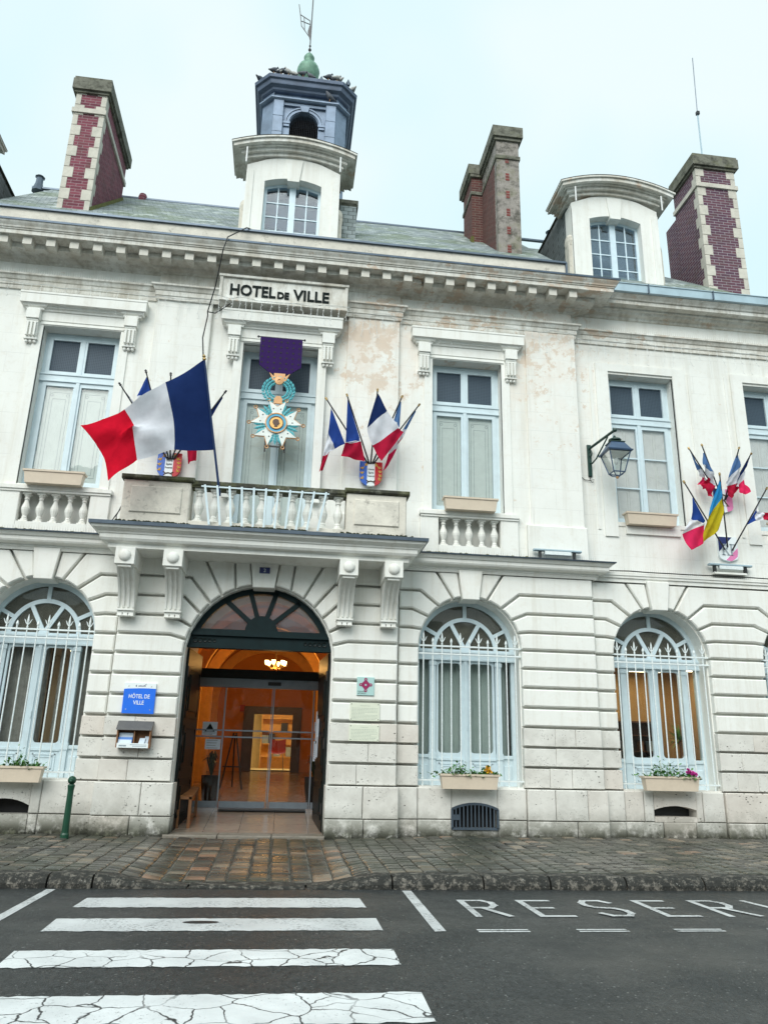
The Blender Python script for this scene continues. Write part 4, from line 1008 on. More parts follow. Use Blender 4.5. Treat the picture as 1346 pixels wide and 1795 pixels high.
def grille(a, y):
    g = empty_part('window_grille', hall); yg = y+.10; n = 11; zt1, zt2, zb = a.zs+.03, a.zs-.115, 1.12
    x0, x1 = a.xc-a.R, a.xc+a.R
    for z, nm in ((zt1,'rail'),(zt2,'rail'),(zb,'rail')): obj(nm, MB().box(x0-.06,x1+.06,yg-.017,yg+.017,z-.014,z+.014), M['grille'], g)
    for i in range(n):
        x = x0+.085+(2*a.R-.17)*i/(n-1); tall = i % 2 == 0
        mb = MB().tube([(x,yg,1.0),(x,yg,zt1+.03)], .0125, 6)
        mb.lathe([(.012,0),(.02,.012),(.012,.024)], (x,yg,zb+.02), 6)
        zt = zt1+.02
        if tall:
            mb.lathe([(.014,0),(.020,.02),(.011,.04),(.013,.08),(.021,.13),(.012,.20),(.002,.245)], (x,yg,zt), 6)
            for s in (-1,1): mb.tube([(x,yg,zt+.05),(x+s*.03,yg,zt+.085),(x+s*.05,yg,zt+.13),(x+s*.066,yg,zt+.155)], [.008,.010,.008,.002], 5)
        else: mb.lathe([(.013,0),(.018,.015),(.012,.03),(.026,.065),(.022,.09),(.008,.12),(.001,.135)], (x,yg,zt), 6)
        obj('bar', mb, M['grille'], g)
for a, y in ((aL,YB),(aR,YB),(aRR,YW),(a4,YW),(aW,YW),(aV,YW)): grille(a, y)

# ---- the entrance
ent = empty_part('entrance_door', hall); yd = .30; D = M['door']; zs = 3.13; R = 1.31
obj('fanlight_frame', MB().arc(AX,zs+.32,1.13,1.30,0.0,math.pi,yd,yd+.12,2) if False else MB().arc(AX,zs,R-.11,R+.01,R_(10),R_(170),yd,yd+.12,28), D, ent)
tr = MB().box(AX-1.29,AX+1.29,yd-.03,yd+.14,3.34,3.52).box(AX-1.26,AX+1.26,yd-.09,yd+.14,3.52,3.575).box(AX-1.24,AX+1.24,yd-.06,yd+.14,3.575,3.64).box(AX-1.30,AX+1.30,yd-.05,yd+.14,3.30,3.34)
obj('transom_beam', tr, D, ent)
for s in (-1,1):                                   # carved scroll ornament at the beam's ends
    mb = MB()
    for k in range(5):
        cx = AX+s*(1.16-.085*k); r = .04-.004*k; mb.tube([(cx+r*math.cos(t*.7),yd-.035,3.43+r*math.sin(t*.7)*(1 if k%2 else -1)) for t in range(9)], .011, 5)
    obj('carving', mb, M['leaf'], ent)
obj('hub', MB().arc(AX,3.62,.0,.30,0,math.pi,yd-.005,yd+.11,14), D, ent)
sp = MB(); angs = [40,72,108,140]
ringr = lambda a: None
def to_ring(ang):                                  # from the hub outwards to the arch ring
    c, s = math.cos(R_(ang)), math.sin(R_(ang)); b = .49*s; k = -b+math.sqrt(b*b-.49**2+(R-.05)**2); return (AX+k*c, zs+.49+k*s)
for an in angs: e = to_ring(an); sp.bar((AX+.2*math.cos(R_(an)),yd+.05,3.62+.2*math.sin(R_(an))),(e[0],yd+.05,e[1]),.085,.10)
obj('glazing_bars', sp, D, ent)
bounds = [0]+angs+[180]
for b0, b1 in zip(bounds[:-1],bounds[1:]):
    P = [(AX,3.63)]
    for i in range(7):
        an = b0+(b1-b0)*i/6; c, s = math.cos(R_(an)), math.sin(R_(an)); b = .50*s; k = -b+math.sqrt(b*b-.50**2+(R-.06)**2); P.append((AX+k*c, zs+.50+k*s))
    obj('pane', MB().prism(P, yd+.05, yd+.056), M['glass_fan'], ent)
# open door leaves folded back into the passage
def leaf(hx, hy, ex, ey, nm):
    L_ = empty_part(nm, ent) if False else None
    d = Vector((ex-hx,ey-hy,0)); w = d.length; u = d.normalized(); nrm = Vector((-u.y,u.x,0)); side = 1 if nrm.x*(AX-hx) > 0 else -1; nrm *= side
    def P(a,t,z): q = Vector((hx,hy,0))+u*a+nrm*t; return (q.x,q.y,z)
    def slab(mb,a0,a1,t0,t1,z0,z1):
        z0f = lambda a:z0
        mb.add([P(a0,t0,z0),P(a1,t0,z0),P(a1,t1,z0),P(a0,t1,z0),P(a0,t0,z1),P(a1,t0,z1),P(a1,t1,z1),P(a0,t1,z1)],[(0,3,2,1),(4,5,6,7),(0,1,5,4),(1,2,6,5),(2,3,7,6),(3,0,4,7)])
    mb = MB(); slab(mb,0,w,-.03,.03,.22,3.30)
    for z0,z1 in ((.40,1.05),(1.18,1.95),(2.08,2.98)):
        slab(mb,.10,w-.10,.03,.045,z0,z0+.05); slab(mb,.10,w-.10,.03,.045,z1-.05,z1); slab(mb,.10,.15,.03,.045,z0,z1); slab(mb,w-.15,w-.10,.03,.045,z0,z1)
        slab(mb,.24,w-.24,.03,.055,z0+.13,z1-.13)
    o = obj('door_leaf', mb, M['leaf'], ent)
    hg = MB()
    for z in (.5,1.6,2.8): slab(hg,-.03,.06,.03,.05,z,z+.18)
    obj('hinge', hg, M['black'], o)
    return P
PL = leaf(-1.74,.46,-1.63,1.74,'l'); PR = leaf(.84,.46,.74,1.74,'r')
# passage, sliding glass door and lobby
lob = empty_part('lobby', hall)
for q in (-1.86,.94): obj('passage_wall', MB().box(q,q+.02,.5,2.75,.1,4.7), M['roomwhite'], lob)
ys = 2.8
obj('lobby_wall', MB().box(-3.2,-3.16,2.75,8.5,.2,4.9).box(2.3,2.34,2.75,8.5,.2,4.9).box(-3.2,-1.86,2.72,2.76,.2,4.9).box(.96,2.34,2.72,2.76,.2,4.9), M['room'], lob)
bw = MB(); dx0, dx1, dzt = -.85, .46, 2.60         # back wall with a doorway
bw.box(-3.2,dx0,8.4,8.6,.2,4.9).box(dx1,2.34,8.4,8.6,.2,4.9).box(dx0,dx1,8.4,8.6,dzt,4.9); obj('lobby_wall', bw, M['room'], lob)
obj('doorway_surround', MB().box(dx0-.16,dx0+.12,8.30,8.6,.9,dzt+.12).box(dx1-.12,dx1+.12,8.30,8.6,.9,dzt+.12).box(dx0+.12,dx1-.12,8.30,8.6,dzt-.08,dzt+.12), M['wooddark'] if 'wooddark' in M else M.setdefault('wooddark', simple('dark_wood',(.05,.022,.012),.45,0,.3,5)), lob)
for yy, rr, zz in ((4.4,1.42,2.95),(6.3,1.32,3.0),(8.3,1.30,2.9)):   # plaster arches carrying the vault
    obj('vault_arch', MB().arc(AX+.02,zz,rr,rr+.26,0,math.pi,yy,yy+.22,24).box(AX+.02-rr-.26,AX+.02-rr,yy,yy+.22,.3,zz).box(AX+.02+rr,AX+.02+rr+.26,yy,yy+.22,.3,zz), M['arch_in'], lob)
obj('vault', MB().grid(lambda u,v:(AX+.02-1.9*math.cos(math.pi*u), 2.7+5.9*v, 2.95+1.9*math.sin(math.pi*u)), 20, 4), M['room'], lob)
obj('passage_vault', MB().grid(lambda u,v:(AX-1.42*math.cos(math.pi*u), .5+2.3*v, 3.15+1.5*math.sin(math.pi*u)), 20, 2), M['roomwhite'], lob)
# back room seen through the inner doorway
obj('back_room', MB().add([(-1.6,8.6,1.0),(1.5,8.6,1.0),(1.5,13,1.0),(-1.6,13,1.0),(-1.6,8.6,3.6),(1.5,8.6,3.6),(1.5,13,3.6),(-1.6,13,3.6)],[(0,1,2,3),(7,6,5,4),(1,2,6,5),(2,3,7,6),(3,0,4,7)]), M['roomcream'] if 'roomcream' in M else M.setdefault('roomcream', simple('cream_plaster',(.74,.64,.36),.8,0,.06)), lob)
sd = empty_part('sliding_door', hall); A_ = M['alu']
obj('header', MB().box(-1.84,.94,ys-.06,ys+.10,2.80,2.98), A_, sd)
obj('sensor', MB().box(-.30,-.03,ys-.09,ys-.06,2.86,2.93), M['black'], sd)
obj('dark_beam', MB().box(-1.84,.94,ys-.10,ys+.08,2.98,3.17), M['leaf'], sd)
zf = floor_z(ys)
for xx in (-1.82,-1.16,-.16,.68,.92): obj('stile', MB().box(xx-.015,xx+.015,ys-.03,ys+.03,zf,2.80), A_, sd)
obj('stile', MB().box(-.205,-.19,ys-.03,ys+.03,zf,2.80), A_, sd)
for xa, xb in ((-1.79,-1.18),(-1.13,-.22),(-.13,.655),(.705,.90)):
    obj('glass_leaf', MB().box(xa,xb,ys-.004,ys+.004,zf+.12,2.80), M['glass_door'], sd); obj('bottom_rail', MB().box(xa,xb,ys-.03,ys+.03,zf,zf+.12), A_, sd)
    for z in (1.80,1.93): obj('push_rail', MB().box(xa,xb,ys-.04,ys-.012,z-.014,z+.014), A_, sd)

# ================================================================== ROOFS
def rz(y): return 11.97+.93*y
rf = empty_part('roof', hall)
mb = MB()
RL, RR_, CL, CR = -7.4, 6.95, -10.6, 9.9
mb.add([(-6.9,-.02,rz(-.02)),(5.62,-.02,rz(-.02)),(5.62,4,rz(4)),(-6.9,4,rz(4)),(-6.9,8,rz(-.02)),(5.62,8,rz(-.02))],[(0,1,2,3),(3,2,5,4)])
obj('slate_slope', mb, M['slate'], rf)
def wz(y): return 11.46+.93*(y+.2)
obj('wing_slope', MB().add([(5.62,-.2,wz(-.2)),(10.2,-.2,wz(-.2)),(RR_,4.36,wz(4.36)),(5.62,4.36,wz(4.36)),(10.2,8.9,wz(-.2)),(5.62,8.9,wz(-.2))],[(0,1,2,3),(1,4,2),(3,2,4,5)]), M['slate'], rf)
obj('wing_slope', MB().add([(-10.8,-.2,wz(-.2)),(-6.9,-.2,wz(-.2)),(-6.9,4.36,wz(4.36)),(RL,4.36,wz(4.36)),(-10.8,8.9,wz(-.2)),(-6.9,8.9,wz(-.2))],[(0,1,2,3),(0,3,4),(3,2,5,4)]), M['slate'], rf)
obj('flat_roof', MB().add([(10.0,-.2,11.45),(16,-.2,11.45),(16,8,11.7),(10.0,8,11.7)],[(0,1,2,3)]), M['zinc'], rf)
obj('flat_roof', MB().add([(-16,-.2,11.45),(-10.6,-.2,11.45),(-10.6,8,11.7),(-16,8,11.7)],[(0,1,2,3)]), M['zinc'], rf)
obj('ridge_cap', MB().tube([(RL,4,rz(4)),(RR_,4,rz(4))], .05, 6), M['zinc'], rf)
for x in (RL+.15, RR_-.1): obj('ridge_finial', MB().lathe([(.16,-.12),(.10,.12),(.09,.30),(.13,.34),(.03,.42)],(x,4,rz(4)),8), M['zinc'], rf)
obj('ridge_pot', MB().lathe([(.10,-.1),(.12,.05),(.09,.14),(.02,.17)],(-4.55,4.0,rz(4)),10), M['brick_red'], rf)

def dormer(xc, half, yf, zb, depth, slates=True, jut=False):
    d = empty_part('dormer', hall); x0, x1 = xc-half, xc+half; wz1 = 13.66; ww = .63; sag = .13
    ztop = 14.27; rise = .30
    def arcz(x, zc, rs): t = (x-xc)/half; return zc+rs*(1-t*t)
    # front wall around the opening
    n = 12; mb = MB()
    mb.box(x0,xc-ww,yf,yf+.4,zb,wz1).box(xc+ww,x1,yf,yf+.4,zb,wz1)
    def head(x): t = (x-xc)/ww; return wz1+sag*(1-t*t)
    xs = [x0,xc-ww]+[xc-ww+2*ww*i/n for i in range(1,n)]+[xc+ww,x1]
    for a, b in zip(xs[:-1],xs[1:]):
        za = head(a) if abs(a-xc) <= ww+1e-6 else wz1; zb_ = head(b) if abs(b-xc) <= ww+1e-6 else wz1
        mb.prism([(a,za),(b,zb_),(b,arcz(b,ztop-.22,rise)),(a,arcz(a,ztop-.22,rise))], yf, yf+.4)
    obj('wall', mb, M['paint2'], d)
    for q in (x0,x1-.16): obj('raised_band', MB().box(q,q+.16,yf-.025,yf+.02,zb,13.9), M['paint2'], d)
    obj('keystone', MB().prism([(xc-.13,13.70),(xc+.13,13.70),(xc+.19,14.28),(xc-.19,14.28)], yf-.035, yf+.42), M['paint2'], d)
    # curved cornice: stepped layers
    cm = MB(); m = 20
    for (o, z0, z1) in ((.06,-.22,-.14),(.14,-.14,-.06),(.20,-.06,-.03),(.30,-.03,.06),(.34,.06,.10)):
        X0, X1 = x0-o, x1+o
        for i in range(m):
            a = X0+(X1-X0)*i/m; b = X0+(X1-X0)*(i+1)/m
            f_ = lambda x: ztop+rise*(1-((x-xc)/(half+.34))**2)
            cm.prism([(a,f_(a)+z0),(b,f_(b)+z0),(b,f_(b)+z1),(a,f_(a)+z1)], yf-o, yf+.75)
    obj('cornice', cm, M['corn'], d)
    f_ = lambda x: ztop+rise*(1-((x-xc)/(half+.34))**2)
    obj('dormer_roof', MB().grid(lambda u,v:((x0-.35)+(x1-x0+.70)*u, yf-.35+1.12*v, f_((x0-.35)+(x1-x0+.70)*u)+.112), 16, 2).grid(lambda u,v:((x0+.02)+(x1-x0-.04)*u, yf+.70+(depth-.7)*v, f_((x0+.02)+(x1-x0-.04)*u)+.06), 16, 2), M['cap'], d)
    for q in (x0+.02,x1-.08): obj('cheek', MB().box(q,q+.06,yf+.38,yf+depth,zb,14.33), M['slate_dark'], d)
    # two leaves of small panes
    F = M['white_frame']; yw = yf+.20
    obj('window_frame', MB().box(xc-ww,xc-ww+.06,yw,yw+.07,zb+.1,wz1+.05).box(xc+ww-.06,xc+ww,yw,yw+.07,zb+.1,wz1+.05).box(xc-ww,xc+ww,yw+.004,yw+.07,zb+.1,zb+.18).box(xc-.07,xc+.07,yw-.02,yw+.07,zb+.1,wz1+.1), F, d)
    hm = MB(); 
    for i in range(n):
        a = xc-ww+2*ww*i/n; b = xc-ww+2*ww*(i+1)/n; hm.prism([(a,head(a)-.07),(b,head(b)-.07),(b,head(b)+.01),(a,head(a)+.01)], yw+.002, yw+.068)
    obj('frame_head', hm, F, d)
    rows = [zb+.18+(wz1-.02-zb-.18)*i/5 for i in range(6)]
    for s in (0,1):
        a, b = (xc-ww+.06, xc-.07) if s == 0 else (xc+.07, xc+ww-.06); mid = (a+b)/2
        obj('muntin', MB().box(mid-.014,mid+.014,yw+.01,yw+.045,zb+.18,head(mid)-.07), F, d)
        for z in rows[1:-1]: obj('muntin', MB().box(a,b,yw+.012,yw+.043,z-.014,z+.014), F, d)
        for (p,q) in ((a,mid-.014),(mid+.014,b)):
            for k, (z0,z1) in enumerate(zip(rows[:-1],rows[1:])):
                z1 = z1-.014 if k < 4 else head((p+q)/2)-.07
                obj('pane', MB().box(p,q,yw+.025,yw+.03,z0+(.014 if k else 0),z1), M['glass_dorm'], d)
    obj('attic_backing', MB().box(xc-ww,xc+ww,yw+.30,yw+.32,zb,wz1+.15), M['attic'], d)  # plain dark blue sheet behind the dormer panes
    for sx in (x0+.0,x1-.02): obj('gutter_stub', MB().tube([(sx,yf-.31,ztop-.02),(sx,yf-.31,ztop-.42)], .018, 6), M['white'], d)
M['white_frame'] = simple('dormer_frame_paint', (.62,.75,.82), .45, 0, .05)
M['attic'] = simple('attic_dark', (.075,.11,.155), .8)
dormer(AX, 1.04, .36, 11.6, 3.6)
dormer(7.10, 1.06, .42, 11.5, 3.6)
dormer(-8.32, 1.06, .42, 11.5, 3.6)
obj('slate_pedestal', MB().box(.64,1.02,.85,1.6,11.9,13.62), M['slate_ped'] if 'slate_ped' in M else M.setdefault('slate_ped', m_slate('pedestal_slate',.1,1.15)), hall)
obj('pedestal_cap', MB().bbox(.60,1.06,.80,1.65,13.62,13.80,.05), M['cap'], hall)
for s in (-1,1):                                  # weathered scrolls at the dormer sides
    for xc, hf in ((AX,1.04),(7.10,1.06)):
        x = xc+s*(hf+.02); obj('dormer_scroll', MB().ball((x,.62,13.05),.10,.16,.22,10,6).box(x-.07,x+.07,.5,.72,12.1,13.0), M['quoin'], hall)

# ---- chimneys
def quoined(name, x0,x1,y0,y1,z0,z1,brick,sides=True,qmat=None,step=.29):
    c = empty_part(name, hall); q = qmat or M['quoin']
    obj('shaft', MB().box(x0+.012,x1-.012,y0+.012,y1,z0,z1-.0), brick, c)
    z = z0; k = 0
    while z < z1-.02:
        zt = min(z+step, z1); w = .22 if k % 2 == 0 else .12; w2 = .13 if k % 2 == 0 else .22
        for s in (0,1):
            xa = x0 if s == 0 else x1-w
            obj('quoin', MB().bbox(xa,xa+w,y0,y0+w2,z+.004,zt-.004,.006), q, c)
        z = zt; k += 1
    return c
def cap(c, x0,x1,y0,y1,z,h=.30,o=.09):
    obj('band', MB().box(x0-.035,x1+.035,y0-.035,y1+.02,z-.62,z-.50), M['quoin'], c)
    obj('cap', MB().box(x0-.04,x1+.04,y0-.04,y1+.03,z-.06,z).box(x0-o,x1+o,y0-o,y1+.06,z,z+h*.8).box(x0-o+.02,x1+o-.02,y0-o+.02,y1+.04,z+h*.8,z+h), M['cap'], c)
c = quoined('chimney', -5.56,-4.87,.9,3.25,11.9,16.05,M['brick_red']); cap(c,-5.56,-4.87,.9,3.25,16.05,.36)
obj('flashing', MB().add([(-4.868,.9,rz(.9)-.02),(-4.83,.9,rz(.9)-.02),(-4.83,3.3,rz(3.3)-.02),(-4.868,3.3,rz(3.3)-.02),(-4.868,.9,rz(.9)+.10),(-4.868,3.3,rz(3.3)+.10)],[(0,1,2,3),(4,1,2,5)]), M['green_moss'], c)
c = quoined('chimney', 9.48,10.52,.72,1.85,11.5,15.85,M['brick_pur']); cap(c,9.48,10.52,.72,1.85,15.85,.34)
obj('rear_shaft', MB().box(9.62,10.45,1.85,2.6,11.5,15.3), M['brick_pur'], c)
M['brick_ins'] = m_brick('inset_brick', (.24,.07,.06), (.17,.05,.045), (.30,.25,.22))
# worn stone chimney with a wider rear part
c = empty_part('chimney', hall)
obj('shaft', MB().box(4.46,5.03,1.1,2.46,12.2,16.35), M['chim_old'] if 'chim_old' in M else M.setdefault('chim_old', m_mossy('worn_chimney_render',(.36,.33,.30),.46,.62,.75)), c)
obj('side_brick', MB().box(4.448,4.47,1.3,2.44,12.4,15.75), M['brick_old'], c)
for i in range(6): obj('brick_inset', MB().box(4.68,4.77,1.094,1.11,13.0+i*.52,13.22+i*.52), M['brick_ins'], c)
obj('rear_shaft', MB().box(4.17,5.03,2.47,3.4,13.0,16.35), M['brick_old'], c)
obj('band', MB().box(4.43,5.06,1.07,2.45,15.72,15.82).box(4.14,5.06,2.44,3.43,15.72,15.82), M['cap'], c)
obj('cap', MB().box(4.36,5.13,1.0,2.40,16.35,16.66).box(4.07,5.13,2.40,3.5,16.352,16.66).box(4.41,5.08,1.05,2.45,16.27,16.35).box(4.12,5.08,2.41,3.45,16.272,16.348), M['cap'], c)
obj('flashing', MB().box(4.10,4.17,2.3,3.4,14.0,14.3), M['green_moss'], c)

# ---- bell turret: square with cut corners
tur = empty_part('bell_turret', hall); TX, TY, TH, TC = -.36, 4.2, 1.16, .30
def octo(h, c): return [(TX-h+c,TY-h),(TX+h-c,TY-h),(TX+h,TY-h+c),(TX+h,TY+h-c),(TX+h-c,TY+h),(TX-h+c,TY+h),(TX-h,TY+h-c),(TX-h,TY-h+c)]
def ring(prof, mat, name, c=TC):                  # closed mouldings round the turret
    mb = MB(); m = len(prof); vs = []
    for o, z in prof: vs += [(x,y,z) for x,y in octo(TH+o, c+o*.42)]
    fs = [(i*8+k,i*8+(k+1)%8,(i+1)*8+(k+1)%8,(i+1)*8+k) for i in range(m-1) for k in range(8)]+[tuple(range(7,-1,-1)),tuple((m-1)*8+k for k in range(8))]
    return obj(name, mb.add(vs,fs), mat, tur)
M['leadshade'] = simple('shaded_lead_cornice', (.10,.135,.20), .5, .2, .25, 2.5)  # darker copy of the lead cladding: the cornice's shade put into its colour
LB = M['leadblue']; yf = TY-TH
# core with an arched opening in front: four faces, front one pierced
ow, oz = .39, 17.96
def front_wall():
    mb = MB(); fx = TH-TC; z0, z1 = 14.5, 19.0
    for (x0_,x1_) in ((TX-fx,TX-ow),(TX+ow,TX+fx)): mb.box(x0_,x1_,yf+.06,yf+.30,z0,z1)
    n = 10
    for i in range(n):
        a0 = math.pi-math.pi*i/n; a1 = math.pi-math.pi*(i+1)/n
        xa, za, xb, zb = TX+ow*math.cos(a0), oz+ow*math.sin(a0), TX+ow*math.cos(a1), oz+ow*math.sin(a1)
        mb.prism([(xa,za),(xb,zb),(xb,z1),(xa,z1)], yf+.06, yf+.30)
    mb.box(TX-ow,TX+ow,yf+.06,yf+.30,z0,16.75)
    return obj('front_face', mb, LB, tur)
front_wall()
sh = MB(); O = octo(TH,TC)
for k in (1,2,3,4,5,6,7):
    (xa,ya),(xb,yb) = O[k], O[(k+1)%8]; sh.add([(xa,ya,14.5),(xb,yb,14.5),(xb,yb,19.0),(xa,ya,19.0)],[(0,1,2,3)])
obj('side_faces', sh, LB, tur)
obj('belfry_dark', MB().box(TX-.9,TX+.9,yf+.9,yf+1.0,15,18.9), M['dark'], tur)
gr = MB()
for i in range(17): xx = TX-ow+2*ow*i/16; gr.tube([(xx,yf+.17,16.75),(xx,yf+.17,oz+math.sqrt(max(0,ow*ow-(xx-TX)**2)))], .006, 4)
for i in range(24): zz = 16.8+i*.06; hw = ow if zz < oz else math.sqrt(max(0,ow*ow-(zz-oz)**2)); gr.tube([(TX-hw,yf+.17,zz),(TX+hw,yf+.17,zz)], .005, 4)
obj('bird_netting', gr, M['pole_d'], tur, kind='stuff')
obj('bird_spikes', MB().add([p for i in range(16) for p in ((TX-.38+i*.05-.006,yf+.08,16.75),(TX-.38+i*.05+.006,yf+.08,16.75),(TX-.38+i*.05,yf+.06,17.02))],[(3*i,3*i+1,3*i+2) for i in range(16)]), M['spike'], tur, kind='stuff')
for s in (-1,1):
    xa = TX+s*.715; obj('pilaster', MB().bbox(xa-.14,xa+.14,yf-.05,yf+.1,14.6,18.66,.012), LB, tur)
    for zz in (17.55,18.08): obj('pilaster_seam', MB().box(xa-.143,xa+.143,yf-.058,yf+.1,zz,zz+.015), LB, tur)
    obj('impost', MB().box(TX+s*.48-.10,TX+s*.48+.10,yf-.0,yf+.2,17.90,17.96).box(TX+s*.48-.08,TX+s*.48+.08,yf+.02,yf+.2,17.82,17.90), LB, tur)
    k = MB(); cx = TX+s*1.10
obj('archivolt', MB().arc(TX,oz,ow+.02,ow+.09,0,math.pi,yf+.02,yf+.1,16).arc(TX,oz,ow+.10,ow+.14,0,math.pi,yf+.0,yf+.1,16), LB, tur)
obj('keystone', MB().prism([(TX-.09,oz+ow-.03),(TX+.09,oz+ow-.03),(TX+.13,oz+ow+.16),(TX-.13,oz+ow+.16)], yf-.03, yf+.1), LB, tur)
ring([(.06,18.62),(.10,18.65),(.10,18.69),(.02,18.72)], LB, 'architrave')
obj('frieze_band', MB().box(TX-.62,TX+.62,yf+.0,yf+.1,18.51,18.60), LB, tur)
ring([(.02,18.92),(.06,18.95),(.08,19.00),(.17,19.05),(.18,19.08),(.20,19.17),(.25,19.19),(.27,19.28),(.25,19.30)], M['leadshade'], 'cornice')
# low concave roof, finial, vane
rp = [(.25,19.30),(.02,19.36),(-.42,19.55),(-.78,19.86),(-.98,20.25)]
ring(rp, M['zinc'], 'turret_roof')
obj('finial', MB().lathe([(.20,19.95),(.16,20.55),(.22,20.62),(.31,20.80),(.34,21.0),(.29,21.16),(.17,21.22),(.21,21.27),(.10,21.31),(.15,21.43),(.16,21.53),(.10,21.64),(.03,21.68)],(TX,TY,0),16), M['patina'], tur, smooth=True)
vane = empty_part('weather_vane', hall)
obj('rod', MB().tube([(TX,TY,21.6),(TX,TY,24.3)], .018, 6), M['pole_d'], vane)
obj('knob', MB().ball((TX,TY,21.85),.05,.05,.05,8,6).ball((TX,TY,22.0),.035,.035,.035,8,6), M['pole_d'], vane)
vn = MB(); pts = [(0,22.35),(-.34,22.95),(-.30,23.15),(-.16,22.98),(-.10,23.25),(0,23.05)]
vn.prism([(TX,22.15),(TX+.02,22.75),(TX-.06,22.80),(TX-.10,22.55)], TY-.01, TY+.01)
for a, b in (((0,22.3),(-.30,22.75)),((-.30,22.75),(-.36,23.2)),((-.36,23.2),(-.05,23.0)),((-.05,23.0),(0,22.3)),((-.33,22.95),(-.03,22.85)),((-.2,22.6),(-.24,23.1)),((-.36,23.2),(-.42,23.6))):
    vn.tube([(TX+a[0],TY,a[1]),(TX+b[0],TY,b[1])], .014, 5)
obj('vane_flag', vn, M['pole_d'], vane)
for k in range(3): obj('roof_spike', MB().lathe([(.05,0),(.07,.08),(.0,.24)],(TX-.35+.75*k if k else TX-.28,TY-TH-.1+.0,19.34),6), M['zinc'], tur)

# ================================================================== FLAGS
def catmull(P, t):
    n = len(P)-1; s = min(max(t*n,0),n-1e-6); i = int(s); f = s-i
    p0, p1, p2, p3 = P[max(i-1,0)], P[i], P[i+1], P[min(i+2,n)]
    return .5*((2*p1)+(p2-p0)*f+(2*p0-5*p1+4*p2-p3)*f*f+(3*p1-p0-3*p2+p3)*f*f*f)
def make_flag(label, base, tip, cols, mats, group=None, rip=.03, freq=2.6, staff='pole_d', rad=.016, gilt=True, straight=True, ph=0.0):
    t = thing('flag', label, 'flag', base, group); B = Vector(base)
    P = [[Vector(p) for p in c] for c in cols]; ns = len(mats); per = 7; nu = per*ns; nv = 10
    def fn(u, v):
        colpts = [catmull(c, v) for c in P]
        if straight:
            s = min(u*(len(colpts)-1), len(colpts)-1-1e-6); i = int(s); f = s-i; q = colpts[i].lerp(colpts[i+1], f)*.55+catmull(colpts,u)*.45
        else: q = catmull(colpts, u)
        a = rip*min(1,u*2.5); a *= 1+.5*math.sin(v*9+u*13+ph)
        q = q+Vector((0, a*math.sin((u*freq+v*1.3+ph)*2*math.pi)+.4*a*math.sin((u*1.7-v*2.9+ph)*2*math.pi), .25*a*math.sin(u*7+v*4+ph)))
        cz_ = abs(math.sin((u*1.1+v*.75+ph)*2*math.pi*1.35)); q = q+Vector((0,-.5*rip*min(1,u*3)*(1-cz_)**3,0)); return q-B
    d = Vector(tip)-B
    mb = MB().tube([(0,0,0),d*.97], [rad,rad*.8], 8); obj('staff', mb, M[staff], t)
    u_ = d.normalized()
    fm = MB().tube([d*.955,d*.965,d*.975,d*.985,d*1.0], [rad*.9,rad*1.7,rad*1.0,rad*1.6,rad*.15], 7); obj('finial', fm, M['brass'] if gilt else M['pole_d'], t)
    obj('cloth', MB().grid(fn, nu, nv, lambda i,j:i//per), [M[m] for m in mats], t, smooth=True)
    return t
make_flag('large French tricolour streaming from a blue pole on the balcony rail', (-1.296,-.93,5.80),(-1.712,-1.75,8.11),
  [[(-1.684,-1.7,8.05),(-1.567,-1.45,7.365),(-1.424,-1.2,6.558)],[(-2.296,-1.72,7.506),(-2.124,-1.6,6.915),(-2.068,-1.4,6.392)],[(-2.906,-1.8,6.967),(-2.731,-1.65,6.701),(-2.732,-1.7,6.559),(-2.635,-1.6,6.121)],[(-3.518,-1.85,6.521),(-3.267,-1.8,6.259),(-3.096,-1.75,6.001),(-3.004,-1.7,5.676)]],
  ['navy','fwhite','red'], rip=.06, freq=1.6, staff='pole', rad=.022)
GR = 'tricolours fanned out of the shield on the right of the balcony'
